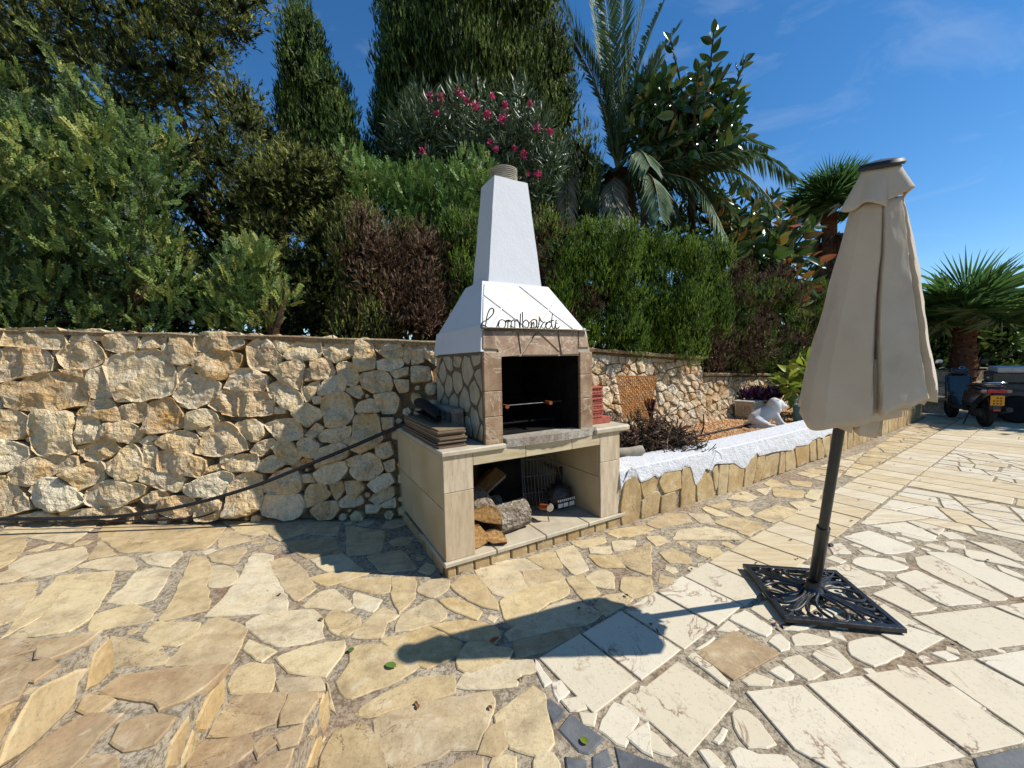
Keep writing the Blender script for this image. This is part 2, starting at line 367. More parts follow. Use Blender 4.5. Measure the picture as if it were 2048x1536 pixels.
m_pole = mk_simple('dark_painted_steel', (0.022, 0.026, 0.027), 0.45, 0.5, 0.0, 0.15, 16, 0.1)
m_plastic = mk_simple('matt_black_plastic', (0.012, 0.012, 0.013), 0.55, 0.4)
m_rubber = mk_simple('black_rubber', (0.012, 0.012, 0.012), 0.8, 0.25)
m_soil = mk_mortar('garden_soil', srgb(104, 76, 50), srgb(140, 104, 68), 0.8)
# ------------------------------------------------------------------ ground and paving
def plane_poly(name, pts, z, m):
    return meshobj(name, [(p[0], p[1], z) for p in pts], [tuple(range(len(pts)))], m)
g_ = mk_mortar('dry_ground', srgb(120, 104, 76), srgb(150, 132, 98), 0.6)
tag(plane_poly('ground', [(-400, -300), (500, -300), (500, 500), (-400, 500)], -0.09, g_), kind='structure')
terrace = tag(plane_poly('terrace_paving', [(-9, -4), (16, -4), (30, 2), (30, 22), (9.9, 9.4), (0.6, 3.3), (0.2, 4.2), (-9, 4.2)], -0.0055, m_mortar), kind='structure')

def slab(name, poly, m, parent, z=0.0, thick=0.03, seg=0.045, amp=0.006, gap=0.0, tilt=0.004, cut=0.009, bev=0.005):
    """one loose-edged flat stone with its own thickness; returns its outline"""
    p = ccw([np.array(q[:2], float) for q in poly]); p = inset2(p, gap) if gap else inset2(p, -0.010)
    p = rough2(p, seg, amp, cut=cut); c = np.mean(p, 0); q = inset2(p, bev); n = len(p)
    ax, ay = rng.uniform(-tilt, tilt), rng.uniform(-tilt, tilt); dz = rng.uniform(0, 0.003)
    zt = lambda v, o: z + dz + o + (v[0] - c[0]) * ax + (v[1] - c[1]) * ay
    V = [(*(v - c), zt(v, -thick)) for v in p] + [(*(v - c), zt(v, -bev * .8)) for v in p] + [(*(v - c), zt(v, 0)) for v in q]
    Fc = [(i, (i + 1) % n, n + (i + 1) % n, n + i) for i in range(n)] + [(n + i, n + (i + 1) % n, 2 * n + (i + 1) % n, 2 * n + i) for i in range(n)] + [tuple(range(2 * n, 3 * n))]
    o = meshobj(name, V, Fc, m, parent, loc=(c[0], c[1], 0)); return p
laid = []
def lay(txt, ox, oy, sc, name, m, z=0.0, **k):
    for s in polys(txt):
        w = [G(ox + x / sc, oy + y / sc, z)[:2] for x, y in s]
        mm = m(len(laid)) if callable(m) else m
        laid.append(slab(name, w, mm, terrace, z, **k))
fl = lambda i: m_flag
lay("""20,175 75,135 560,130 500,180 400,250 180,210; 0,180 130,210 130,270 60,350 0,390 -90,300; 600,140 1290,150 1260,190 1200,260 1160,280 700,295 640,245 570,200;
550,230 660,310 510,335; 60,370 150,320 470,270 490,330 380,400 200,440 100,430; 0,420 60,400 120,440 60,465 0,470 -80,450; 450,380 560,340 730,325 770,370 765,400 640,395;
795,320 890,300 1030,298 1030,320 970,380 870,365; 1205,310 1300,285 1405,285 1340,370 1220,345; 1265,200 1310,165 1440,230 1260,270; 1285,120 1500,130 1560,190 1450,200 1370,180;
0,490 205,470 150,590 60,690 0,710 -80,640; 340,432 432,424 425,470 255,650 10,785 150,640; 448,424 645,410 590,545 490,690 390,752 70,786 272,658;
620,580 720,500 790,410 890,390 960,405 930,480 870,570 770,590; 1100,310 1180,345 1190,400 1165,500 1190,600 1180,630 920,690 1000,570 1070,420;
1215,375 1300,380 1355,430 1330,480 1270,495 1200,490; 1450,300 1560,320 1540,380 1600,500 1640,590 1635,630 1180,660 1300,550 1400,420;
1550,350 1640,330 1720,390 1800,510 1710,575 1640,510; 530,700 560,650 760,600 880,660 860,690 520,740; 830,770 890,700 1140,710 1080,800 1020,825 920,820;
950,950 1100,790 1200,690 1260,675 1410,745 1370,800 1350,870 1310,945 1240,930; 1415,700 1500,660 1790,630 1840,690 1830,760 1850,790 1700,820 1590,825 1470,760;
1405,840 1430,800 1575,870 1500,920; 1590,905 1750,850 1970,810 1950,880 1900,950 1860,1000 1660,975; 1320,1050 1370,960 1430,945 1555,950 1560,1030 1530,1110 1440,1115 1330,1090;
1590,1040 1720,1030 1830,1030 1850,1085 1610,1100; 1850,1050 1960,1205 1890,1150; 640,775 920,850 910,890 960,910 940,930 680,970 650,880;
1440,110 1700,100 1760,180 1600,230 1500,150; 1720,110 1950,130 1930,200 1780,190; 1620,240 1900,210 1960,300 1760,330; 1990,150 2200,180 2180,300 2000,310;
1780,340 1960,310 2080,400 1900,420; 2110,320 2300,290 2380,390 2200,410""", 0, 1000, 2.866, 'flagstone', m_flag)
lay("""50,310 200,282 420,272 300,312 150,350; 235,350 330,312 525,305 520,390 440,395; 545,310 665,310 665,400 640,450 580,510 550,420; 20,470 130,390 200,380 310,480 270,490;
320,395 475,440 420,505 315,460; 160,540 190,505 340,545 345,590 260,650 180,600; 310,650 400,560 490,485 570,530 490,570 470,660; 560,620 600,530 760,440 820,470 850,540 700,590;
690,380 760,320 870,325 850,380 780,420; 890,350 960,300 1030,295 1150,470 1150,490 1060,470 940,400; 820,440 900,430 1060,510 1030,550 900,490; 1030,265 1120,240 1260,250 1330,370 1190,415 1130,390;
1180,440 1300,390 1420,345 1550,330 1565,400 1440,450 1250,600 1200,530; 1310,270 1480,260 1545,310 1330,360; 1220,640 1350,540 1560,440 1660,460 1760,520 1700,560 1450,610 1225,670;
1565,310 1650,290 1750,400 1660,440; 1680,300 1770,265 1820,280 1830,370 1720,350; 1730,470 1800,410 1920,400 1940,430 1790,525; 1880,370 1900,310 2048,310 2048,390 1940,425;
780,590 900,570 1070,575 1150,610 1160,650 1130,690 960,660; 480,670 760,600 940,700 900,760 740,830 640,760; 235,910 310,790 300,720 440,700 600,760 690,830 560,900 300,1000 240,960;
940,760 1000,690 1150,720 1240,740 1200,790 1000,860 930,830; 1260,680 1450,640 1600,600 1630,635 1400,735 1270,760; 915,940 960,880 1150,800 1360,800 1380,850 1270,870 1260,930 1090,945;
330,1100 450,1020 700,900 900,890 895,980 700,1010 400,1110; 440,1140 700,1050 1110,990 1125,1050 1090,1130 1040,1240 1020,1290 860,1300 750,1360 560,1415 470,1270;
1150,1110 1230,1060 1370,950 1415,990 1425,1080 1470,1280 1410,1340 1230,1290 1200,1200; 1050,1320 1130,1180 1170,1170 1200,1290 1150,1330; 1370,1440 1400,1350 1480,1350 1510,1440; 1110,1450 1140,1370 1260,1370 1250,1450; 830,1450 980,1380 1050,1380 1040,1450;
1590,100 1780,70 1780,100 1640,130; 1800,50 2000,20 2030,40 1850,70; 1700,130 1810,130 1815,165 1700,160; 1830,95 1960,90 1940,130 1840,150; 1690,180 1850,180 1900,250 1760,240;
1330,190 1480,150 1530,250 1430,250; 1500,150 1600,120 1680,260 1610,290 1550,230; 1860,180 2048,110 2048,290 1930,250; 1120,225 1310,195 1410,250 1290,262; 1060,255 1110,240 1050,262""", 600, 1050, 2.926, 'flagstone', m_flag)
lay("""120,1422 210,1215 370,1170 420,1250 500,1422""", 600, 1050, 2.926, 'flagstone', m_flag_dark)
lay("""110,1470 420,1420 480,1450 280,1510; 440,1412 600,1330 740,1340 770,1390 500,1440; 760,1330 900,1340 960,1420 850,1400; 870,1290 900,1282 1080,1350 960,1350 900,1320; 930,1275 1060,1240 1075,1280 1000,1300;
1080,1300 1210,1280 1240,1330 1180,1350; 950,1400 1090,1360 1240,1390 1130,1460; 1140,1470 1260,1395 1340,1430 1210,1500; 640,1530 700,1460 900,1440 1110,1490 1170,1530; 1260,1350 1440,1270 1600,1310 1400,1400;
1060,1220 1180,1160 1270,1200 1200,1240; 1280,1150 1390,1130 1340,1190; 1410,1140 1640,1160 1610,1210 1420,1200; 1340,1100 1400,1070 1520,1120 1380,1125; 1540,1080 1700,1090 1680,1130 1560,1112; 1660,1210 1700,1150 1780,1150 1740,1230; 1540,1250 1660,1235 1720,1255 1600,1300""",
    1180, 680, 3.84, 'flagstone', m_flag)
# slate strip at the near edge
lay("""1425,1010 1480,1020 1550,1080 1540,1120 1480,1165 1440,1080; 1510,1190 1580,1095 1795,1250 1690,1340 1630,1330; 1545,1350 1680,1375 1690,1450 1560,1450; 1705,1350 1800,1300 1835,1400 1710,1440; 1840,1290 2048,1375 2120,1450 1860,1450""", 600, 1050, 2.926, 'slate_slab', m_slate, gap=.001, amp=.003, seg=.08, cut=.006)
lay("""70,1185 280,1255 300,1330 90,1300; 1790,1195 2060,1130 2120,1300 1830,1330""", 1250, 1050, 2.566, 'slate_slab', m_slate, gap=.001, amp=.003, seg=.08, cut=.006)
# marble tiles: regular row along the border line
A0 = G(1073, 1315)[:2]; DV = np.array([0.829, 0.559]); NV = np.array([0.559, -0.829])     # along the border, across it
def bt(s, t): return A0 + DV * s + NV * t
sj = [0.0, 0.285, 0.605, 0.9, 1.188, 1.482, 1.765, 2.05, 2.325]
while sj[-1] < 11.5: sj.append(sj[-1] + 0.293 + rng.uniform(-.008, .008))
for i in range(len(sj) - 1):
    w = 0.365 + 0.004 * min(i, 5)
    laid.append(slab('marble_tile', [bt(sj[i] + .006, 0.004), bt(sj[i + 1] - .006, 0.002), bt(sj[i + 1] - .006, w), bt(sj[i] + .006, w)], m_marble if i < 5 else m_trav, terrace, gap=0.0015, amp=0.0015, seg=0.2, cut=0.004, tilt=0.004, bev=0.003))
big = dict(gap=0.001, amp=0.0018, seg=0.25, cut=0.005, tilt=0.004, bev=0.003)
lay("""5,905 270,695 575,900 325,1185; 615,855 905,820 1400,1262 1120,1290 870,1150; 930,815 1210,770 1750,1190 1500,1247 1415,1252; 1225,765 1500,725 2060,1098 2040,1118 1780,1180; 1530,720 1780,690 2060,836 2060,1078; 1800,685 2060,643 2060,826;
1310,560 1420,510 1645,580 1500,660; 1470,470 1880,420 2060,496 2060,612 1780,645; 1890,415 2060,398 2060,484""", 1250, 1050, 2.566, 'marble_tile', m_marble, **big)
lay("""355,655 560,540 800,660 560,800""", 1250, 1050, 2.566, 'sandstone_tile', m_flag_tan, **big)
lay("""300,672 365,645 555,815 530,835; 465,540 530,480 600,540 520,550; 355,640 460,560 465,580 380,645; 520,480 615,430 770,530 725,580; 720,590 800,550 850,600 850,640 800,650; 840,560 910,545 1080,590 1050,605 860,620;
590,795 670,750 765,790 760,830 620,825; 720,740 800,710 885,780 820,810; 785,685 900,655 1045,765 930,800; 940,655 1060,610 1190,740 1100,770; 1140,590 1300,565 1455,655 1280,735 1140,660; 1490,680 1540,660 1590,700 1530,708; 1560,655 1640,635 1720,680 1650,700;
545,940 640,945 800,1140 620,1150 550,1030; 440,1110 500,1020 530,1050 480,1140; 375,1150 430,1145 540,1250 420,1250; 525,1160 580,1130 700,1175 850,1180 900,1255 560,1255; 20,1100 110,1020 290,1190 170,1180;
630,425 860,330 1050,400 780,520; 870,320 960,270 1150,340 1060,395; 800,540 1060,410 1130,440 930,540;
1255,350 1390,310 1620,430 1530,450 1470,452; 1375,260 1490,225 1850,400 1640,415; 1480,160 1600,150 1980,380 1870,392 1500,215; 1110,60 1250,25 1500,120 1420,145 1330,150; 1150,190 1200,160 1340,170 1470,220 1360,240 1230,225;
1010,225 1130,195 1350,290 1330,305 1170,325; 1040,100 1110,90 1170,150 1060,150; 1730,120 1900,150 2060,214 2060,228 1760,170; 1740,75 1950,110 2060,186 1990,180; 1740,182 1850,190 1870,222 1820,215; 1890,195 2060,262 2060,284 1920,235; 1530,135 1700,142 2060,295 2060,366 1990,370;
1190,340 1250,360 1440,465 1630,575 1440,505 1310,550 1200,470""", 1250, 1050, 2.566, 'marble_tile', m_marble, gap=0.001, amp=0.005, cut=0.01, tilt=0.005)
lay("""1485,920 1520,920 1560,975 1510,1015; 1550,1030 1640,1010 1665,1070 1580,1075; 1650,1105 1730,1105 1710,1165 1670,1150; 1760,1190 1850,1045 1975,1105 1890,1280; 1920,1240 2035,1165 2050,1340; 1890,1030 1940,990 2060,1060 2050,1140 1965,1090; 1385,800 1460,920 1440,930 1390,830""", 600, 1050, 2.926, 'marble_tile', m_marble, amp=0.004, cut=0.008)
# the rest of both pavings: broken pieces set between the traced ones
def fill_cells(bound, npts, name, m, stretch=1.6, ang=34.0, gap=0.008, keep=0.0, seed=3, avoid=None, **k):
    r = random.Random(seed); c, s = math.cos(math.radians(ang)), math.sin(math.radians(ang))
    to = lambda p: np.array([(p[0] * c + p[1] * s) / stretch, -p[0] * s + p[1] * c]); fr = lambda q: np.array([q[0] * stretch * c - q[1] * s, q[0] * stretch * s + q[1] * c])
    bb = np.array([to(b) for b in bound]); lo, hi = bb.min(0), bb.max(0); pts = []; tries = 0
    A = abs(area2(bb)); dmin = 0.62 * math.sqrt(A / npts)
    while len(pts) < npts and tries < npts * 60:
        tries += 1; p = np.array([r.uniform(lo[0], hi[0]), r.uniform(lo[1], hi[1])])
        if not inside2(p, bb)[0] or any(np.linalg.norm(p - q) < dmin for q in pts): continue
        pts.append(p)
    prev = [l for l in (avoid if avoid is not None else laid)]; out = []
    cells = voronoi(pts, bb)
    allc = np.array([np.mean(l, 0) for l in prev]) if prev else None
    for cell in cells:
        if cell is None or abs(area2(cell)) < 1e-4: continue
        w = [fr(q) for q in cell]; cen = np.mean(w, 0); probe = np.array(w + [cen] + [(a + cen) / 2 for a in w] + [(w[i] + w[(i + 1) % len(w)]) / 2 for i in range(len(w))])
        near = [l for l, cc in zip(prev, allc) if np.linalg.norm(cc - cen) < 1.6] if prev else []
        if any(inside2(probe, l).any() for l in near): continue
        out.append(slab(name, w, m(len(out)) if callable(m) else m, terrace, gap=gap, **k))
    return out
def shatter(poly, target, r, out, depth=0):
    """break a slab along straight lines until the pieces are about the wanted size"""
    A = abs(area2(poly))
    if A < target * r.uniform(.6, 1.7) or depth > 9: out.append(poly); return
    q = np.array(poly); c = q.mean(0); w, v = np.linalg.eigh(np.cov((q - c).T)); a = math.atan2(v[1, 1], v[0, 1]) + r.uniform(-.55, .55); nn = np.array([math.cos(a), math.sin(a)])
    p0 = c + nn * r.uniform(-.3, .3) * math.sqrt(w[1]); A1, A2 = clip_half([np.array(x, float) for x in poly], p0, nn), clip_half([np.array(x, float) for x in poly], p0, -nn)
    for Q in (A1, A2):
        if len(Q) >= 3: shatter(Q, target, r, out, depth + 1)
def fill_broken(bound, target, name, m, seed, gap=.007, **k):
    r = random.Random(seed); out = []; shatter([np.array(b, float) for b in bound], target, r, out); prev = list(laid); cs_ = np.array([np.mean(l, 0) for l in prev]); cnt = 0
    for w in out:
        cen = np.mean(w, 0); probe = np.array(list(w) + [cen] + [(a + cen) / 2 for a in w] + [(w[i] + w[(i + 1) % len(w)]) / 2 for i in range(len(w))]); near = [l for l, cc in zip(prev, cs_) if np.linalg.norm(cc - cen) < 1.6]
        if any(inside2(probe, l).any() for l in near) or abs(area2(w)) < .003: continue
        slab(name, w, m(cnt) if callable(m) else m, terrace, gap=gap, **k); cnt += 1
mt = lambda i: (m_marble, m_marble, m_trav, m_marble, m_trav)[i % 5]
bk_ = dict(amp=0.004, seg=0.09, tilt=0.003, cut=.004)
fill_broken([bt(2.2, .40), bt(4.6, .40), bt(4.6, 2.9), bt(2.2, 2.9)], .075, 'marble_tile', mt, 5, **bk_)
rr_ = random.Random(9); i_ = 0
for i in range(len(sj) - 1):
    if sj[i] < 4.6: continue
    t_ = .385; far_ = 2.2 + .16 * (sj[i] - 4.6)
    while t_ < far_:
        L_ = rr_.uniform(.45, 1.0)
        quad = [bt(sj[i] + .006, t_ + .006), bt(sj[i + 1] - .006, t_ + .006), bt(sj[i + 1] - .006, t_ + L_ - .006), bt(sj[i] + .006, t_ + L_ - .006)]
        if (math.sin(sj[i] * 2.1 + t_ * 1.3) > .15 and sj[i] < 9):
            o_ = []; shatter(quad, .06, rr_, o_)
            for w in o_: slab('travertine_plank', w, mt(i_), terrace, gap=.007, **bk_); i_ += 1
        else: slab('travertine_plank', quad, m_trav, terrace, gap=.001, amp=.0015, seg=.4, tilt=.002, cut=.004); i_ += 1
        t_ += L_
fill_broken([bt(2.4, -.015), bt(3.5, -.015), (5.15, 5.55), (2.55, 4.08)], .055, 'flagstone', m_flag, 7, .008, seg=.08, amp=.007)
fill_broken([bt(3.5, -.015), bt(11.4, -.015), (9.4, 8.65), (5.15, 5.55)], .085, 'flagstone', m_flag, 8, .008, seg=.12, amp=.007)
# chips in the wider joints
def chips(bound, n, name, m, rmin, rmax, seed):
    r = np.random.default_rng(seed); bb = np.array(bound); P = r.uniform(bb.min(0), bb.max(0), (n, 2)); P = P[inside2(P, bb)]
    ins = np.zeros(len(P), bool)
    for l in laid: ins |= inside2(P, l)
    P = P[~ins]; d = segdist(P, [l[::2] for l in laid]) - 0.012; k = 0
    while k < 110 and len(P):
        i = int(np.argmax(d)); rr = min(d[i], rmax)
        if d[i] < rmin: break
        c = P[i]; a0 = rng.uniform(0, 6.28); nn = rng.randint(4, 5); q = [c + rr * rng.uniform(.72, 1.2) * np.array([math.cos(a0 + 6.283 * j / nn), math.sin(a0 + 6.283 * j / nn)]) for j in range(nn)]
        laid.append(slab(name, q, m, terrace, -0.002, seg=0.05, cut=.003, gap=.0005)); d = np.minimum(d, np.linalg.norm(P - c, axis=1) - rr - 0.012); k += 1
chips([(-4.6, 1.5), (-1.5, 1.4), (0, 1.1), (0.1, 1.7), (2.2, 3.1), (0.9, 3.15), (-0.5, 2.4), (-1.1, 3.4), (-4.6, 3.4)], 5000, 'flagstone', m_flag, 0.029, 0.12, 4)
chips([(0.25, 1.5), (0.9, 0.9), (3.2, 1.2), (3.4, 3.2), (2.4, 2.75)], 4000, 'marble_tile', m_marble, 0.029, 0.10, 5)

# ------------------------------------------------------------------ corner steps rising to the left
def step(name, x1, zt, zb, yfar, noses, label):
    """tread and riser of one step: noses = riser line (x,y) from far to near"""
    t = thing(name, label, 'step', (noses[0][0], noses[0][1], 0), group='corner steps'); ox, oy = noses[0][0], noses[0][1]
    N_ = [np.array(p) for p in noses]; pl = [np.array((x1, yfar - 0.03))] + N_ + [np.array((x1, noses[-1][1]))]
    n = len(pl); V = [(p[0] - ox, p[1] - oy, zb - 0.05) for p in pl] + [(p[0] - ox, p[1] - oy, zt - 0.008) for p in pl]
    meshobj('mortar_core', V, [tuple(range(n))[::-1], tuple(range(n, 2 * n))] + [(i, (i + 1) % n, n + (i + 1) % n, n + i) for i in range(n)] if area2(pl) > 0 else [tuple(range(n)), tuple(range(n, 2 * n))[::-1]] + [(i, n + i, n + (i + 1) % n, (i + 1) % n) for i in range(n)], m_mortar, t)
    return t, ox, oy
def tread_stones(t, ox, oy, txt, oxp, oyp, sc, z, m, edge):
    for s in polys(txt):
        w = [G(oxp + x / sc, oyp + y / sc, z)[:2] - np.array([ox, oy]) for x, y in s]
        slab('tread_stone', w, m, t, z, thick=0.03)
def riser_stones(t, ox, oy, txt, oxp, oyp, sc, p0, nrm, m):
    nrm = np.array(nrm) / np.linalg.norm(nrm); e = np.array([-nrm[1], nrm[0], 0])
    for s in polys(txt):
        w = [PL(oxp + x / sc, oyp + y / sc, p0, nrm) for x, y in s]; c = np.mean(w, 0)
        q = ccw([np.array([(p - c) @ e, p[2] - c[2]]) for p in w]); q = rough2(q, 0.05, 0.003, cut=0.012); qi = inset2(q, 0.008); n = len(q)
        f = lambda v, o: c + e * v[0] + np.array([0, 0, v[1]]) + nrm * o - np.array([ox, oy, 0])
        V = [f(v, -0.02) for v in q] + [f(v, 0.001) for v in q] + [f(v, 0.006) for v in qi]
        cc = np.mean(V, 0); V = [v - cc for v in V]
        meshobj('riser_stone', V, [(i, (i + 1) % n, n + (i + 1) % n, n + i) for i in range(n)] + [(n + i, n + (i + 1) % n, 2 * n + (i + 1) % n, 2 * n + i) for i in range(n)] + [tuple(range(2 * n, 3 * n))], m, t, loc=tuple(cc))
Z1, Z2, Z3 = 0.16, 0.32, 0.48
sA, ax_, ay_ = step('stone_step', -1.10, Z1, 0, 1.43, [(-0.742, 1.41), (-0.73, 1.27), (-0.712, 1.1), (-0.69, 0.4)], 'lowest ochre stone step, nearest the big stained slab')
sB, bx_, by_ = step('stone_step', -1.47, Z2, 0, 1.38, [(-1.075, 1.355), (-1.062, 1.2), (-1.04, 0.98), (-1.0, 0.4)], 'middle ochre stone step of the corner stairs')
sC, cx_, cy_ = step('stone_step', -2.6, Z3, 0, 1.20, [(-1.455, 1.315), (-1.437, 1.2), (-1.405, 1.05), (-1.36, 0.4)], 'uppermost ochre stone step at the left picture edge')
tread_stones(sA, ax_, ay_, "590,870 900,835 1110,820 1060,930 990,1090 780,1140 390,1190 500,1000; 1160,822 1420,812 1340,960 1270,1060 1080,1095; 300,1310 740,1230 770,1360 560,1480 170,1560 230,1390; 1050,1230 1290,1110 1220,1290 1110,1300; 760,1560 1000,1430 1180,1370 1090,1560; 870,1300 930,1240 990,1290 880,1380", 340, 1220, 4.86, Z1, m_flag_tan, 0)
tread_stones(sB, bx_, by_, "1010,780 1180,650 1940,560 2200,545 1960,750 1800,840 1600,910 1570,860 1350,830; 790,930 870,810 1080,890 960,970; 160,1540 560,1180 870,1020 1150,1030 900,1240 660,1540; 1130,1230 1200,1110 1560,1030 1660,1050 1480,1290 1220,1330; 740,1560 890,1440 1110,1460 1130,1560", 0, 1220, 4.86, Z2, m_flag_tan, 0)
tread_stones(sC, cx_, cy_, "400,310 950,218 780,330 480,460 420,430; -60,300 390,300 330,370 0,470 -60,480; -60,510 175,470 180,620 190,740 120,850 -60,930; 210,620 300,520 470,500 510,560 360,660", 0, 1220, 4.86, Z3, m_flag_tan, 0)
riser_stones(sC, cx_, cy_, "1050,260 1090,300 1100,440 1100,590 900,780 830,790 870,560 900,420; 880,560 740,570 640,620 370,750 290,820 150,1080 50,1290 0,1450 -50,1560 130,1470 450,1200 640,1010 720,900 760,720; -60,960 230,870 100,1070 0,1290 -60,1380", 0, 1220, 4.86, (-1.437, 1.2, 0), (0.982, 0.19, 0), m_flag_gold)
riser_stones(sB, bx_, by_, "525,560 525,910 460,990 320,1240 260,1180 250,1080 330,900 410,750 470,600; 180,1020 120,1090 0,1240 -60,1560 60,1540 140,1300 190,1130; 220,1160 300,1260 170,1500 100,1560 110,1440", 340, 1220, 4.86, (-1.062, 1.2, 0), (0.995, 0.093, 0), m_flag_gold)
riser_stones(sA, ax_, ay_, "1490,800 1530,830 1550,1080 1490,1200 1440,1060 1450,920; 1430,1060 1440,1180 1380,1260 1340,1230; 1420,1250 1470,1220 1480,1330 1420,1560 1300,1560 1370,1380", 340, 1220, 4.86, (-0.728, 1.25, 0), (0.995, 0.097, 0), m_flag_gold)

# ------------------------------------------------------------------ rubble walls
def rock(poly, depth, frame, m, parent, seg=0.05, rr=rng, sp=0.024):
    """hewn stone: outline in the wall plane, broken faceted face standing proud. frame = (origin, ex, ez, n)"""
    o, ex, ez, nn = frame; p = ccw([np.array(q, float) for q in poly]); c = np.mean(p, 0); R = math.sqrt(abs(area2(p)) / math.pi)
    p = rough2(p, max(seg * .7, R * .3), R * 0.05, rr, cut=R * .08); n = len(p); pts = [Vector(q - c) for q in p]
    ring = inset2(p, min(.011, R * 0.11)); pts += [Vector(q - c) for q in ring]
    core = inset2(p, min(.026, R * 0.22)); lo, hi = np.min(p, 0), np.max(p, 0); sp = max(sp, R * .15)
    gx, gy = np.meshgrid(np.arange(lo[0], hi[0], sp), np.arange(lo[1], hi[1], sp)); gr_ = np.stack([gx.ravel(), gy.ravel()], 1)
    gr_ = gr_ + np.array([[rr.uniform(-.4, .4) * sp, rr.uniform(-.4, .4) * sp] for _ in gr_])
    if len(gr_): pts += [Vector(q - c) for q in gr_[inside2(gr_, core)]]
    res = delaunay_2d_cdt([v.to_2d() for v in pts], [], [list(range(n))], 1, 1e-5)
    V2, T, orig = res[0], res[2], res[3]
    planes = [(rr.uniform(-.6, .6) * R, rr.uniform(-.6, .6) * R, rr.uniform(-.6, .42), rr.uniform(-.5, .4), rr.uniform(.85, 1.2)) for _ in range(5)]
    planes[0] = (0, 0, rr.uniform(-.28, .02), rr.uniform(-.18, .12), .95); sd = rr.uniform(0, 90)
    V = []
    for v, og in zip(V2, orig):
        i = min(og) if og else 0
        if i < n: h = depth * rr.uniform(.58, .78)
        else:
            q = Vector((v[0], v[1], sd)); h = min(depth * pz + gx_ * (v[0] - px) + gz * (v[1] - pz_) for px, pz_, gx_, gz, pz in planes)
            h = max(depth * .5, h) + (mnoise.noise(q * 9) * .016 + mnoise.noise(q * 26) * .009) * min(1, R / .08) + rr.uniform(-.0035, .0035)
            if i < 2 * n: h = depth * .84 + (h - depth * .84) * rr.uniform(.6, 1.0)
        V.append((v[0], v[1], h))
    nb = len(V); base = [j for j in range(nb) if orig[j] and min(orig[j]) < n]; order = sorted(base, key=lambda j: min(orig[j]))
    m0 = len(V); V += [(V[j][0] * .97, V[j][1] * .97, -0.05) for j in order]; Fc = [tuple(t) for t in T]
    L = len(order)
    for a in range(L): Fc.append((order[a], m0 + a, m0 + (a + 1) % L, order[(a + 1) % L]))
    W = [ex * v[0] + ez * v[1] + nn * v[2] for v in V]; loc = o + ex * c[0] + ez * c[1]
    return meshobj('wall_stone', W, Fc, m, parent, loc=tuple(loc))
WY = 3.44
batter = math.radians(10.0)
wn_ = np.array([0, -math.cos(batter), math.sin(batter)]); wz_ = np.array([0, math.sin(batter), math.cos(batter)]); wx_ = np.array([1.0, 0, 0]); w0 = np.array([0, WY, 0.0])
def wall_body(name, path, label, cat='wall', thick=0.32, group=None):
    """path of (x,y,zbase,ztop); mortar body behind the stones with a rough coping on top"""
    t = thing(name, label, cat, (path[0][0], path[0][1], 0)); o = np.array([path[0][0], path[0][1], 0])
    P = []
    for a, b in zip(path[:-1], path[1:]):
        k = max(1, int(np.hypot(b[0] - a[0], b[1] - a[1]) / 0.22))
        P += [np.array(a) + (np.array(b) - np.array(a)) * j / k for j in range(k)]
    P.append(np.array(path[-1])); V, Vc = [], []
    for i, p in enumerate(P):
        d = P[min(i + 1, len(P) - 1)][:2] - P[max(i - 1, 0)][:2]; d /= np.linalg.norm(d); nb = np.array([-d[1], d[0]])
        lean = math.tan(batter) * (p[3] - p[2])
        f, fb, bk = p[:2] + nb * (0.02 + lean), p[:2] + nb * 0.02, p[:2] + nb * thick
        zt = p[3] - 0.05
        V += [(*fb, p[2] - .1), (*f, zt), (*(bk + nb * lean), zt), (*bk, p[2] - .1)]
        j = lambda s: rng.uniform(-s, s)
        ff = p[:2] + nb * (lean - 0.095 + j(.01)); zc = p[3] + j(.008)
        Vc += [(*(ff + nb * 0.01), zt + 0.008 + j(.012)), (*ff, zc - 0.012), (*(ff + nb * .02), zc), (*(p[:2] + nb * (thick * .5 + lean)), zc + .012 + j(.005)), (*(bk + nb * (lean + .03)), zc), (*(bk + nb * (lean + .03)), zt - 0.005)]
    k = len(P); V = [np.array(v) - o for v in V]; Vc = [np.array(v) - o for v in Vc]
    Fc = [(4 * i + a, 4 * (i + 1) + a, 4 * (i + 1) + (a + 1) % 4, 4 * i + (a + 1) % 4) for i in range(k - 1) for a in range(4)] + [(0, 1, 2, 3), (4 * k - 1, 4 * k - 2, 4 * k - 3, 4 * k - 4)]
    meshobj('mortar_core', V, Fc, m_wmortar, t)
    Fc = [(6 * i + a, 6 * (i + 1) + a, 6 * (i + 1) + (a + 1) % 6, 6 * i + (a + 1) % 6) for i in range(k - 1) for a in range(6)] + [tuple(range(6)), tuple(6 * k - 1 - a for a in range(6))]
    meshobj('coping', Vc, Fc, m_wcap, t)
    return t, o
mainwall, mo = wall_body('stone_wall', [(-9, WY, -.1, 2.0), (-4.6, WY, -.1, 1.80), (-2.36, WY, -.1, 1.70), (-0.7, WY, -.1, 1.61)], 'tall rubble stone wall left of the barbecue with a hose along it')
wallpolys = []
def stones_px(txt, ox, oy, sc, parent, off):
    for s in polys(txt):
        q = []
        for x, y in s:
            w = PL(ox + x / sc, oy + y / sc, w0, wn_) - w0; q.append(np.array([w[0], w @ wz_]))
        cen = np.mean(q, 0); q = [cen + (a - cen) * 1.0 for a in q]; q = inset2(ccw(q), -0.008)
        wallpolys.append(q); R = math.sqrt(abs(area2(q)) / math.pi)
        rock(q, min(0.105, 0.045 + R * .30), (w0 - off, wx_, wz_, wn_), m_rock, parent)
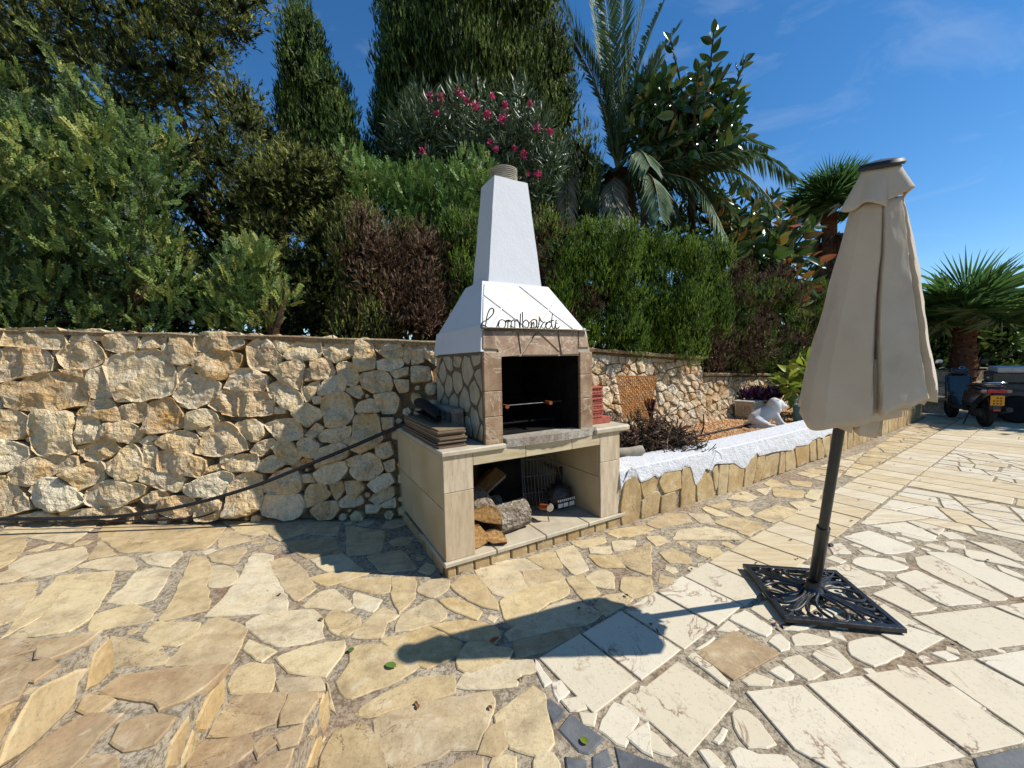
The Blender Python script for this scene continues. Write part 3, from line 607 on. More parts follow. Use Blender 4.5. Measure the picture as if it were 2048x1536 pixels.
stones_px("""0,75 60,85 75,130 65,185 0,200 -90,190 -90,80; 110,80 490,75 520,130 545,180 530,215 300,205 75,200 95,130; 600,92 720,82 800,90 830,130 760,150 560,165 580,125; 780,150 880,110 1020,100 1055,160 1040,215 930,250 820,215;
1095,115 1220,110 1255,140 1200,205 1065,220 1075,160; 1215,200 1275,165 1280,265 1225,230; 1290,140 1330,130 1440,150 1465,230 1455,310 1360,340 1300,325 1285,220; 1480,120 1600,105 1790,110 1815,190 1700,225 1465,235 1460,170;
1460,248 1575,232 1580,255 1480,270; 1450,330 1500,275 1640,235 1740,245 1810,270 1770,340 1700,420 1640,440 1530,420 1470,370; 0,215 50,215 70,260 55,370 0,385 -80,380 -80,220; 85,220 385,215 420,260 440,310 425,370 280,410 50,455 30,430 75,380;
430,225 480,225 470,270 440,260; 480,265 570,180 745,170 800,240 815,320 730,355 520,360 495,310; 840,290 940,260 1050,240 1210,225 1280,280 1330,400 1340,470 1310,540 1150,580 1000,600 920,585 870,510 850,420 830,340; 1330,350 1440,350 1450,390 1370,460 1345,455;
1315,555 1400,440 1450,410 1570,425 1650,480 1590,580 1470,650 1420,640 1340,590; 1560,625 1640,520 1780,520 1775,600 1755,705 1640,670; 75,470 230,460 330,400 430,385 580,420 690,435 715,560 690,620 540,640 330,665 100,635 80,560; 440,378 700,365 690,425 580,410;
700,400 740,355 800,345 850,430 865,570 760,570 710,560; 0,430 50,500 60,600 70,650 0,660 -90,640 -90,440; 0,670 90,660 170,665 270,720 265,810 180,870 60,865 0,850 -60,780; 295,670 440,665 575,690 585,760 560,800 590,890 600,970 330,985 290,900 275,800;
615,690 690,620 740,595 860,590 900,660 925,745 780,720 700,700; 620,705 720,705 770,720 775,790 790,855 720,890 610,905 605,850; 915,640 1000,620 1100,600 1120,650 1080,740 990,745 930,720; 1130,610 1280,570 1330,620 1370,700 1375,790 1130,830 1095,800 1100,740 1140,670;
1390,700 1450,670 1530,655 1600,680 1635,740 1500,790 1385,805; 1340,592 1390,620 1395,645 1345,625; 795,770 880,760 970,745 1050,790 1090,830 1040,890 950,890 850,860 800,820; 1170,890 1290,820 1430,820 1490,870 1470,950 1390,965 1230,935; 1460,800 1560,790 1500,840;
1050,890 1130,850 1190,855 1080,905; 1090,912 1150,897 1120,925 1065,945; 0,870 110,890 275,935 270,980 190,1060 80,1105 0,1120 -90,1000; 620,930 690,910 650,970 615,975; 640,985 700,920 790,860 860,870 925,940 830,1000 730,1035; 125,1120 200,1060 370,1000 540,980 620,1000 610,1050 480,1100 380,1150 300,1205 180,1200;
940,950 1010,900 1045,940 1085,1020 1090,1090 1050,1160 990,1175 900,1150 835,1100; 1100,930 1160,920 1190,960 1185,1070 1100,1070 1088,990; 1200,960 1400,970 1550,1025 1530,1120 1500,1135 1290,1110 1200,1095; 1640,1010 1740,975 1700,1020 1640,1045; 1560,1080 1640,1048 1640,1085 1530,1115;
820,1040 875,1005 830,1080; 505,1120 640,1060 790,1035 805,1090 800,1175 700,1200 630,1235 590,1200; 0,1150 100,1140 190,1210 270,1320 280,1370 130,1410 0,1430 -90,1300; 290,1230 360,1160 440,1150 540,1200 650,1270 665,1330 560,1370 450,1395 310,1330;
680,1270 740,1220 880,1160 1000,1190 1120,1215 1090,1260 950,1340 790,1365 680,1330; 1060,1165 1100,1090 1180,1090 1230,1130 1320,1110 1390,1160 1330,1250 1200,1220; 1370,1220 1470,1170 1570,1130 1690,1105 1745,1140 1700,1250 1650,1280 1430,1285; 1075,1300 1150,1255 1230,1245 1270,1280 1170,1330 1090,1330;
1200,1310 1310,1285 1460,1300 1470,1330 1420,1420 1290,1435 1200,1390; 1475,1335 1570,1285 1660,1330 1640,1420 1590,1455 1450,1460; 170,1425 380,1395 450,1425 300,1450; 490,1405 700,1375 980,1362 1020,1400 900,1435 500,1445""", 0, 640, 3.658, mainwall, mo)
stones_px("""205,500 290,370 430,370 530,430 490,525 360,530; 385,195 500,140 560,200 630,295 560,360 470,375 400,350 380,260; 360,115 450,110 450,140 370,140; 515,125 600,120 605,165 575,205 540,165; 620,130 700,130 690,175 620,250 580,230 600,180;
630,280 690,200 760,170 850,140 895,150 910,250 880,285 700,300; 905,140 985,125 990,160 920,185; 915,215 1000,165 1100,155 1155,210 1140,260 1000,315 935,270; 1165,160 1220,140 1270,170 1290,270 1290,360 1170,380 1140,320; 1290,190 1370,180 1470,170 1495,240 1480,280 1380,280 1310,230;
1310,310 1400,290 1490,300 1490,340 1400,370 1315,365; 1500,200 1545,195 1550,260 1530,330 1500,300; 1565,180 1650,170 1640,310 1560,330; 1650,190 1730,200 1725,330 1660,280; 325,540 470,532 575,545 555,690 315,708; 520,490 600,455 690,480 770,570 770,610 670,655 590,600 530,530;
545,385 640,320 770,300 780,380 760,520 690,475 580,420; 785,360 830,370 835,440 790,450; 840,300 960,295 1005,390 960,430 845,440; 760,510 890,445 870,520 800,605; 885,540 920,460 1020,410 1085,480 1060,530 960,555; 1020,330 1090,315 1150,350 1180,430 1150,480 1110,480 1030,400;
1190,410 1300,380 1390,400 1420,490 1400,520 1270,530 1200,490; 1400,380 1530,355 1530,400 1440,430; 1430,440 1530,450 1530,520 1470,530; 1560,350 1680,350 1695,440 1560,460; 1080,510 1180,490 1200,540 1180,575 1100,530; 565,640 640,645 640,680 565,680; 685,660 790,615 890,660 920,690 800,780 720,710;
915,570 1000,555 1085,535 1130,600 1140,700 1110,750 990,790 950,770 930,690; 840,570 900,560 905,605 850,610; 1155,660 1180,610 1260,580 1310,620 1320,670 1170,680; 1285,545 1440,540 1465,600 1440,680 1350,680 1310,610; 1155,700 1310,690 1330,790 1350,870 1280,930 1180,970 1115,940 1150,800;
1340,720 1420,720 1420,790 1350,800; 505,760 620,730 720,725 780,810 770,860 640,880 570,850; 790,840 870,760 920,790 840,870; 890,840 940,810 1120,780 1110,850 1000,890 900,880; 295,760 420,725 490,790 495,830 430,890 330,840; 10,970 60,870 140,755 240,750 375,890 380,940 190,985;
390,960 450,900 560,870 570,890 470,990; 545,930 600,885 690,885 760,1000 690,1050 640,1040; 735,920 760,865 830,870 890,910 850,1005 760,980; 865,1000 900,940 1050,895 1105,940 1090,1000 870,1075; 1050,880 1130,845 1120,900 1080,910; 1065,1030 1190,980 1180,1040 1110,1070;
1300,920 1395,895 1415,980 1350,1010 1300,980; 1115,1100 1190,1010 1260,970 1330,1020 1350,1090 1280,1150 1180,1170; 190,1060 320,985 450,985 440,1100 240,1100; 455,1050 530,1000 590,1000 640,1050 560,1105 460,1105; 690,1060 800,1010 850,1040 740,1085; 860,1110 950,1060 1080,1035 1090,1090 1020,1170 930,1190 870,1160;
1360,1040 1425,1020 1430,1090 1380,1105; 260,1190 320,1130 430,1110 480,1130 480,1240 490,1290 460,1380 300,1430 215,1420 240,1300; 490,1220 560,1130 680,1080 740,1110 760,1200 740,1255 530,1265; 755,1130 830,1130 870,1180 760,1180; 1240,1200 1300,1150 1400,1120 1430,1180 1300,1260;
785,1290 830,1200 920,1195 970,1270 900,1320 790,1360; 965,1200 1050,1180 1065,1240 1010,1315; 1080,1180 1180,1175 1215,1220 1160,1285 1090,1260; 485,1290 560,1265 770,1280 780,1350 740,1430 640,1450 490,1410; 830,1380 900,1330 1020,1325 1025,1390 970,1445 880,1445; 1040,1320 1100,1280 1190,1285 1205,1330 1140,1355 1045,1355;
1250,1310 1350,1230 1425,1220 1420,1280 1300,1335; 1320,1350 1430,1300 1435,1360 1360,1360; 1230,1350 1330,1350 1300,1400 1230,1400""", 400, 640, 3.658, mainwall, mo)
# small chinking stones between the large ones
def chink(parent, off, lo, hi, n, polysl, frame, m, rmin=0.018, rmax=0.07, cap=110, topf=None):
    P = nr.uniform(lo, hi, (n, 2)); ins = np.zeros(n, bool)
    if topf is not None: P = P[P[:, 1] < topf(P[:, 0])]; ins = np.zeros(len(P), bool)
    for l in polysl: ins |= inside2(P, l)
    P = P[~ins]; d = segdist(P, polysl) - 0.006; k = 0
    while k < cap:
        i = int(np.argmax(d))
        if d[i] < rmin: break
        rr_ = min(d[i], rmax); c = P[i]; a0 = rng.uniform(0, 6.28); nn = rng.randint(5, 7)
        rock([c + rr_ * rng.uniform(.75, 1.05) * np.array([math.cos(a0 + 6.283 * j / nn), math.sin(a0 + 6.283 * j / nn)]) for j in range(nn)], min(.05, .02 + rr_ * .4), frame, m, parent)
        d = np.minimum(d, np.linalg.norm(P - c, axis=1) - rr_ - 0.006); k += 1
chink(mainwall, mo, (-4.75, 0.02), (-0.75, 1.72), 5000, wallpolys, (w0 - mo, wx_, wz_, wn_), m_rock, topf=lambda x: 1.56 - 0.047 * (x + 0.7))
# rubble wall on the right, running back behind the bed
def cellwall(t, off, a, b, za0, za1, zb0, zb1, nst, m, seed, aspect=1.35, lean=0.0):
    """fill the wall face between two ground points with fitted stones"""
    r = random.Random(seed); a, b = np.array(a, float), np.array(b, float); L = np.linalg.norm(b - a); ex = np.array([*(b - a) / L, 0]); nb = np.array([ex[1], -ex[0], 0])
    bt_ = math.tan(batter); ezv = np.array([*( -nb[:2] * bt_), 1.0]); ezv /= np.linalg.norm(ezv); nn = np.cross(ex, ezv); nn = nn if nn @ nb > 0 else -nn
    bound = [np.array([0, za0]) / [aspect, 1], np.array([L, zb0]) / [aspect, 1], np.array([L, zb1]) / [aspect, 1], np.array([0, za1]) / [aspect, 1]]
    pts = []; A = abs(area2(bound)); dm = 0.66 * math.sqrt(A / nst); tries = 0; lo, hi = np.min(bound, 0), np.max(bound, 0)
    while len(pts) < nst and tries < nst * 80:
        tries += 1; p = np.array([r.uniform(lo[0], hi[0]), r.uniform(lo[1], hi[1])])
        if inside2(p, bound)[0] and all(np.linalg.norm(p - q) > dm for q in pts): pts.append(p)
    for cell in voronoi(pts, bound):
        if cell is None or abs(area2(cell)) < 4e-4: continue
        q = inset2(ccw([c * [aspect, 1] for c in cell]), 0.006)
        sh = r.uniform(-.3, .3); cc = np.mean(q, 0)
        R = math.sqrt(abs(area2(q)) / math.pi)
        rock(q, min(.12, .04 + R * .45), (np.array([*a, 0]) - off, ex, ezv, nn), m, t, seg=0.06, rr=r, sp=0.034)
rightwall, ro = wall_body('stone_wall', [(0.05, 4.0, 0, 1.56), (1.1, 4.82, .2, 1.56), (2.16, 5.5, .3, 1.49), (3.12, 6.02, .3, 1.43)], 'tall rubble stone wall behind the gravel bed right of the barbecue')
cellwall(rightwall, ro, (0.05, 4.0), (1.1, 4.82), .9, 1.50, .36, 1.50, 26, m_rock2, 21)
cellwall(rightwall, ro, (1.1, 4.82), (2.16, 5.5), .36, 1.50, .36, 1.43, 58, m_rock2, 22)
cellwall(rightwall, ro, (2.16, 5.5), (3.12, 6.02), .36, 1.43, .36, 1.37, 52, m_rock2, 23)
cellwall(rightwall, ro, (3.12, 6.04), (3.3, 6.4), 1.0, 1.37, 1.0, 1.37, 6, m_rock2, 27)
lowwall, lo_ = wall_body('stone_wall', [(3.10, 6.06, .3, 1.17), (4.1, 6.68, .3, 1.13), (5.3, 7.55, .3, 1.06), (6.2, 8.4, .3, 1.02), (9.6, 11.2, .2, 0.95)], 'lower rubble stone wall behind the planter box and statue')
cellwall(lowwall, lo_, (3.10, 6.06), (4.1, 6.68), .36, 1.11, .36, 1.07, 40, m_rock2, 24)
cellwall(lowwall, lo_, (4.1, 6.68), (5.3, 7.55), .36, 1.07, .36, 1.0, 44, m_rock2, 25)
cellwall(lowwall, lo_, (5.3, 7.55), (6.2, 8.4), .36, 1.0, .36, .96, 24, m_rock2, 26)

# ------------------------------------------------------------------ gravel bed and its low white-topped wall
PB = [G(u, v)[:2] for u, v in ((1240, 1049), (1330, 1022), (1420, 994), (1500, 968), (1580, 940), (1650, 914), (1720, 887), (1780, 863), (1820, 846), (1843, 834))]
PBs = [np.array(p[:2]) for p in catmull([(*p, 0) for p in PB], 5)]
HB = 0.465
planter = thing('bed_wall', 'low garden bed wall clad in ochre stone with white painted top', 'wall', (PBs[0][0], PBs[0][1], 0)); po = np.array([PBs[0][0], PBs[0][1], 0])
def norm_at(P, i):
    d = P[min(i + 1, len(P) - 1)] - P[max(i - 1, 0)]; d = d / np.linalg.norm(d); return np.array([-d[1], d[0]])
V, Fc = [], []; k = len(PBs)
for i, p in enumerate(PBs):
    nb = norm_at(PBs, i); f, b = p + nb * .004, p + nb * .30
    V += [np.array([*f, -.05]) - po, np.array([*f, HB - .03]) - po, np.array([*b, HB - .03]) - po, np.array([*b, -.05]) - po]
Fc = [(4 * i + a, 4 * i + 4 + a, 4 * i + 4 + (a + 1) % 4, 4 * i + (a + 1) % 4) for i in range(k - 1) for a in range(4)] + [(0, 1, 2, 3), (4 * k - 1, 4 * k - 2, 4 * k - 3, 4 * k - 4)]
meshobj('mortar_core', V, Fc, m_mortar, planter)
def on_bed(u, v):
    """point of the curved bed face seen at a pixel: returns (arc length, z)"""
    d = ray(u, v); best = None; s0 = 0.0
    for a, b in zip(PBs[:-1], PBs[1:]):
        L = np.linalg.norm(b - a); e = (b - a) / L; n2 = np.array([e[1], -e[0]]); den = d[:2] @ n2
        if abs(den) > 1e-6:
            t = (a @ n2) / den; q = d[:2] * t; s = (q - a) @ e
            if t > 0 and -1e-6 <= s <= L + 1e-6: return np.array([s0 + s, EYE + d[2] * t])
        s0 += L
    return best
ARC = np.concatenate([[0], np.cumsum([np.linalg.norm(b - a) for a, b in zip(PBs[:-1], PBs[1:])])])
def bed_pt(s, z, off):
    i = int(np.clip(np.searchsorted(ARC, s) - 1, 0, len(PBs) - 2)); L = ARC[i + 1] - ARC[i]; e = (PBs[i + 1] - PBs[i]) / L; n2 = np.array([e[1], -e[0]]); p = PBs[i] + e * (s - ARC[i]) + n2 * off
    return np.array([*p, z])
def clad(q, m):
    q = inset2(ccw([np.array(a) for a in q]), -0.005); q = rough2(q, 0.05, 0.005, cut=0.01); qi = inset2(q, 0.006); n = len(q); d = rng.uniform(.003, .009)
    V = [bed_pt(a[0], a[1], -.03) for a in q] + [bed_pt(a[0], a[1], d) for a in q] + [bed_pt(a[0], a[1], d + .004) for a in qi]; c = np.mean(V, 0)
    meshobj('facing_stone', [v - c for v in V], [(i, (i + 1) % n, n + (i + 1) % n, n + i) for i in range(n)] + [(n + i, n + (i + 1) % n, 2 * n + (i + 1) % n, 2 * n + i) for i in range(n)] + [tuple(range(2 * n, 3 * n))], m, planter, loc=tuple(c - po))
for s in polys("""240,1420 235,1300 260,1120 310,1000 340,1050 380,1110 380,1230 365,1385; 385,1090 490,1040 515,1100 500,1150 410,1215; 525,1085 560,1020 690,1000 695,1140 560,1170; 400,1230 500,1160 535,1180 520,1330 390,1370; 545,1200 650,1165 655,1320 535,1335;
705,980 770,970 800,1100 800,1270 690,1320; 815,1110 870,1000 930,1060 955,1200 930,1250 825,1275; 940,1000 980,960 985,1100 960,1160; 990,960 1060,960 1040,1190 975,1215; 1065,960 1110,955 1180,990 1160,1150 1050,1180; 1190,980 1275,870 1270,960 1240,1110 1175,1140;
1285,900 1340,880 1340,960 1300,1080 1250,1100; 1350,900 1450,870 1430,1020 1310,1075; 1460,860 1490,870 1490,1010 1440,1030; 1500,860 1560,840 1580,960 1570,985 1500,1005; 1570,820 1680,810 1675,930 1590,975; 1685,790 1730,770 1735,920 1690,930; 1740,760 1765,750 1800,860 1790,905 1745,915; 1775,760 1840,740 1830,880 1805,890"""):
    pass
    q = [on_bed(1180 + x / 3.84, 680 + y / 3.84) for x, y in s]
    if all(a is not None for a in q): clad(q, m_flag_gold)
s_ = on_bed(1180 + 1840 / 3.84, 680 + 800 / 3.84)[0]
while s_ < ARC[-1] - .12:
    w = rng.uniform(.14, .3); h = rng.uniform(.26, .40)
    clad([np.array([s_ + .01, .0]), np.array([s_ + w - .01, .0]), np.array([s_ + w - .012 + rng.uniform(-.03, .01), h + rng.uniform(-.03, .03)]), np.array([s_ + w * .5, h + .03]), np.array([s_ + .012 + rng.uniform(0, .03), h - rng.uniform(0, .05)])], m_flag_gold); s_ += w
# white cap with its ragged painted lower edge
low = [on_bed(1180 + x / 3.84, 680 + y / 3.84) for x, y in ((240, 1115), (270, 1060), (300, 985), (345, 1010), (375, 1090), (430, 1075), (490, 1035), (515, 1060), (560, 1015), (690, 995), (710, 965), (765, 975), (800, 1120), (845, 1060), (875, 985), (920, 1000), (950, 950), (1100, 945), (1150, 980), (1180, 985), (1230, 910), (1275, 865), (1290, 890), (1400, 860), (1460, 850), (1545, 845), (1570, 815), (1665, 805), (1700, 770), (1750, 745), (1780, 755), (1800, 735))]
lowS = [(0.0, 0.30)] + [(a[0], a[1]) for a in low if a is not None]
s_ = lowS[-1][0] + .1
while s_ < ARC[-1]: lowS.append((s_, rng.uniform(.30, .40))); s_ += rng.uniform(.05, .14)
xs, zs = np.array([a[0] for a in lowS]), np.array([a[1] for a in lowS]); o_ = np.argsort(xs); xs, zs = xs[o_], zs[o_]
V, Fc = [], []; S = np.linspace(0.0, ARC[-1] - 1e-3, 420)
for s in S:
    i = int(np.clip(np.searchsorted(ARC, s) - 1, 0, len(PBs) - 2)); e = (PBs[i + 1] - PBs[i]); e = e / np.linalg.norm(e); nb = np.array([-e[1], e[0], 0]); zl = float(np.interp(s, xs, zs)); j = lambda q: rng.uniform(-q, q)
    b0 = lambda off, z: bed_pt(s, z, off) - po
    V += [b0(.002, zl), b0(.017 + j(.0015), zl + .002), b0(.018 + j(.0015), zl + .02), b0(.010 + j(.0015), HB - .10 + j(.002)), b0(-.004 + j(.0015), HB - .006 + j(.0015)), b0(-.014, HB + .004 + j(.0015)), b0(-.17, HB + .010 + j(.0015)), b0(-.31, HB + .004 + j(.0015)), b0(-.32, HB - .08)]
w_ = 9
Fc = [(w_ * i + a, w_ * i + w_ + a, w_ * i + w_ + a + 1, w_ * i + a + 1) for i in range(len(S) - 1) for a in range(w_ - 1)] + [tuple(range(w_)), tuple(w_ * len(S) - 1 - a for a in range(w_))]
cp = meshobj('painted_cap', V, Fc, m_whitecap, planter, smooth=True); cp.data.set_sharp_from_angle(angle=math.radians(28))
# bed surface and gravel
bedp = [(0.35, 3.6)] + [tuple(p + norm_at(PBs, i) * .27) for i, p in enumerate(PBs)] + [(9.6, 11.2), (6.2, 8.42), (5.3, 7.57), (4.1, 6.7), (3.1, 6.08), (2.16, 5.53), (1.1, 4.86), (0.2, 4.1)]
tag(plane_poly('bed_soil', bedp, 0.385, m_soil), kind='structure')
n = N('bed_gravel'); t_ = n.attr('tint'); c = n.ramp(t_, [(0, srgb(150, 96, 56)), (.3, srgb(190, 136, 84)), (.55, srgb(214, 176, 128)), (.75, srgb(170, 110, 64)), (1, srgb(228, 200, 160))])
m_gravel = n.done(c, .85, spec=.2)
P = nr.uniform((0.3, 3.4), (7.0, 8.6), (60000, 2)); P = P[inside2(P, bedp)]; dcam = np.linalg.norm(P, axis=1); P = P[nr.random(len(P)) < np.clip(14000 / len(P) * (6.0 / dcam) ** 1.5, 0, 1)]; nP = len(P)
ti = np.array([[1, 0, 0], [-.5, .87, 0], [-.5, -.87, 0], [0.1, .1, .75]]); tf = np.array([[0, 1, 3], [1, 2, 3], [2, 0, 3]])
sc_ = nr.uniform(.009, .02, nP); an = nr.uniform(0, 6.28, nP); ca, sa = np.cos(an), np.sin(an)
X = ti[None, :, 0] * sc_[:, None] * nr.uniform(.7, 1.3, (nP, 1)); Y = ti[None, :, 1] * sc_[:, None]; Zz = ti[None, :, 2] * sc_[:, None]
VV = np.stack([P[:, :1] + X * ca[:, None] - Y * sa[:, None], P[:, 1:] + X * sa[:, None] + Y * ca[:, None], .386 + Zz + nr.uniform(0, .006, (nP, 1))], -1).reshape(-1, 3)
TT = (tf[None] + (np.arange(nP) * 4)[:, None, None]).reshape(-1, 3)
tag(npmesh('gravel', VV, TT, m_gravel, None, np.repeat(nr.random(nP), 4)), 'tan gravel covering the raised garden bed', 'gravel', kind='stuff')
# planted slope behind the walls
HS = [(-30, 3.78, 1.9), (-9, 3.78, 1.78), (-4.6, 3.78, 1.62), (-2.36, 3.78, 1.52), (-0.55, 3.78, 1.42), (0.1, 4.35, 1.36), (1.0, 5.12, 1.36), (2.05, 5.85, 1.30), (2.95, 6.35, 1.22), (4.0, 7.0, .98), (5.2, 7.9, .9), (6.1, 8.75, .86), (9.5, 11.5, .8), (14, 14, .8), (40, 26, .8)]
V, Fc = [], []; offs = [0, .8, 2.5, 6, 14, 60]
for i, h in enumerate(HS):
    a, b = np.array(HS[max(i - 1, 0)][:2]), np.array(HS[min(i + 1, len(HS) - 1)][:2]); nb = norm_at([a, np.array(h[:2]), b], 1)
    for q in offs: V.append((h[0] + nb[0] * q, h[1] + nb[1] * q, h[2] + (0 if q == 0 else rng.uniform(-.05, .08) + q * .01)))
m6 = len(offs); Fc = [(m6 * i + a, m6 * i + m6 + a, m6 * i + m6 + a + 1, m6 * i + a + 1) for i in range(len(HS) - 1) for a in range(m6 - 1)]
tag(meshobj('hillside', V, Fc, m_soil, smooth=True), kind='structure')
# ------------------------------------------------------------------ barbecue
BA = math.radians(29.6); BC = np.array([-0.454, 2.445, 0.0]); BX = np.array([math.cos(BA), math.sin(BA), 0]); BY = np.array([-math.sin(BA), math.cos(BA), 0])
def bloc(p): d = np.array(p) - BC; return np.array([d @ BX, d @ BY, d[2]])
def bw(x, y, z): return BC + BX * x + BY * y + np.array([0, 0, z])
bbq = thing('barbecue', 'masonry barbecue with white tapered chimney, tiled hood and open wood store', 'barbecue', tuple(BC), BA)
n = N('cream_travertine_tile'); r = n.rand(); c = n.ramp(r, [(0, srgb(208, 188, 156)), (.5, srgb(216, 198, 170)), (1, srgb(198, 176, 142))])
g = n.noise(4, 5, .6, vec=n.scl(9, 9, 1.3)); c = n.mix(n.ramp(g, [(.4, 0), (.66, .6)]), c, srgb(172, 146, 104)); c = n.mix(n.ramp(n.noise(14, 4, .7, vec=n.scl(7, 7, 1)), [(.3, .5), (.42, 0)]), c, srgb(140, 114, 80))
m_clad = n.done(c, .55, n.bump(n.noise(30, 4, .6, vec=n.scl(3, 3, 1)), .2, .004), spec=.35)
n = N('cream_travertine_tile_level'); r = n.rand(); c = n.ramp(r, [(0, srgb(208, 192, 156)), (1, srgb(198, 180, 146))])
g = n.noise(4, 5, .6, vec=n.scl(1.3, 9, 9)); c = n.mix(n.ramp(g, [(.4, 0), (.66, .6)]), c, srgb(170, 144, 102))
m_cladh = n.done(c, .55, n.bump(n.noise(30, 4, .6), .2, .004), spec=.35)
n = N('smooth_cream_tile'); c = n.mix(n.ramp(n.noise(2.2, 5, .6), [(.4, 0), (.7, 1)]), srgb(206, 186, 148), srgb(186, 162, 120)); m_cream = n.done(c, .5, n.bump(n.noise(20, 4), .12, .004), spec=.35)
n = N('brown_marble_tile'); w = n.noise(5, 6, .65, dist=1.0); c = n.ramp(n.noise(7, 5, .7), [(.3, srgb(122, 94, 70)), (.5, srgb(158, 128, 98)), (.72, srgb(184, 158, 128))])
v = n.ramp(n.math('ABSOLUTE', n.math('SUBTRACT', w, .5)), [(0, 1), (.02, 0)]); c = n.mix(n.math('MULTIPLY', v, .7), c, srgb(214, 194, 166)); m_brown = n.done(c, .42, n.bump(n.math('ADD', n.noise(25, 4), n.math('MULTIPLY', v, .5)), .3, .005), spec=.4)
n = N('pale_hood_tile'); c = n.ramp(n.noise(6, 5, .7, dist=.6), [(.3, srgb(206, 192, 164)), (.55, srgb(230, 226, 216)), (.8, srgb(236, 234, 228))]); m_hood = n.done(c, .45, n.bump(n.noise(14, 5), .15, .004), spec=.4)
m_grout = mk_simple('dark_grout', srgb(122, 100, 80), .9, .1)
m_pgrout = mk_simple('pale_grout', srgb(196, 182, 158), .9, .1)
m_soot = mk_simple('sooted_masonry', (.018, .016, .014), .95, .1, var=.3, scale=7, bump=.6, bd=.01)
m_conc = mk_mortar('grey_concrete', srgb(164, 156, 142), srgb(196, 188, 172), .5)
m_counter = mk_simple('cream_counter_stone', srgb(208, 194, 166), .6, .3, var=.12, scale=8)
def P2(name, a, b, m, bev=.004, par=None): return box(name, a, b, m, par or bbq, bev)
# plinth with small facing stones and edge slab
P2('plinth', (.015, .015, -.04), (1.57, 1.28, .066), m_mortar, 0)
x = .0
while x < 1.56:
    w = min(rng.uniform(.07, .19), 1.57 - x)
    if w > .03: P2('plinth_stone', (x + .004, -.003 - rng.uniform(0, .006), -.02), (x + w - .005, .05, .068 - rng.uniform(0, .01)), m_flag_gold, .007)
    x += w
y = .06
while y < 1.2:
    w = rng.uniform(.12, .26); P2('plinth_stone', (-.004 - rng.uniform(0, .005), y + .005, -.02), (.05, y + w - .005, .067), m_flag_gold, .007); y += w
for a, b in ((-.015, .36), (.366, .776), (.782, 1.19), (1.196, 1.60)): P2('edge_slab', (a, -.022, .069), (b, .5, .1), m_counter, .005)
P2('store_floor', (.2, .503, .067), (1.34, 1.2, .098), m_conc, .003)
# legs, clad in tiles
P2('leg_core', (.018, .018, .1), (.195, 1.24, .79), m_grout, 0); P2('leg_core', (1.352, .018, .1), (1.54, 1.2, .79), m_grout, 0)
for z0, z1 in ((.102, .552), (.556, .797)): P2('facing_tile', (.0, .0, z0), (.208, .02, z1), m_clad, .002)
for z0, z1 in ((.102, .56), (.564, .797)): P2('facing_tile', (1.338, .0, z0), (1.555, .02, z1), m_clad, .002)
for z0, z1 in ((.102, .44), (.444, .79)):
    P2('side_tile', (.0, .023, z0), (.019, .80, z1), m_cream, .002); P2('side_tile', (.0, .804, z0), (.019, 1.25, z1), m_cream, .002)
    P2('inner_tile', (.196, .024, z0), (.208, 1.18, z1), m_cream, .002); P2('inner_tile', (1.338, .024, z0), (1.351, 1.18, z1), m_cream, .002)
    P2('side_tile', (1.541, .023, z0), (1.556, 1.2, z1), m_cream, .002)
P2('beam_core', (.2, .02, .715), (1.35, .16, .79), m_grout, 0)
for a, b in ((.2105, .625), (.629, 1.047), (1.051, 1.3355)): P2('beam_tile', (a, .001, .712), (b, .021, .7965), m_cladh, .002)
for a, b in ((.209, .58), (.584, .96), (.964, 1.337)): P2('back_tile', (a, 1.182, .1), (b, 1.2, .79), m_cream, .002)
# counter
P2('counter_slab', (-.015, -.02, .799), (.46, 1.24, .832), m_counter, .006)
P2('counter_slab', (.462, .03, .799), (1.27, 1.24, .831), m_conc, .004)
P2('counter_slab', (1.272, -.025, .80), (1.66, 1.2, .852), m_counter, .014)
bm = bmesh.new(); pts = []
for i in range(25):
    t = i / 24; x = .47 + .84 * t; pts.append((x, .02 - .05 * math.sin(math.pi * (.12 + .8 * t)) + rng.uniform(-.004, .004)))
pts += [(1.31, .9), (.47, .9)]; vb = [bm.verts.new((p[0], p[1], .8)) for p in pts]; f = bm.faces.new(vb); r_ = bmesh.ops.extrude_face_region(bm, geom=[f]); bmesh.ops.translate(bm, vec=(0, 0, .058), verts=[v for v in r_['geom'] if isinstance(v, bmesh.types.BMVert)])
bmobj('hearth', bm, m_conc, bbq)
# firebox
ZB, ZT = .858, 1.475
P2('firebox_wall', (.332, .045, .833), (.44, 1.02, ZT), m_pgrout, 0); P2('firebox_wall', (1.17, .045, .853), (1.262, 1.02, ZT), m_pgrout, 0)
P2('firebox_lining', (.441, .05, ZB), (.449, .93, ZT), m_soot, 0); P2('firebox_lining', (1.155, .05, ZB), (1.169, .93, ZT), m_soot, 0); P2('firebox_back', (.441, .93, ZB), (1.169, 1.01, 1.6), m_soot, 0)
P2('firebox_floor', (.45, .14, .859), (1.154, .93, .868), m_soot, 0)
for y in (.5, .72): pass
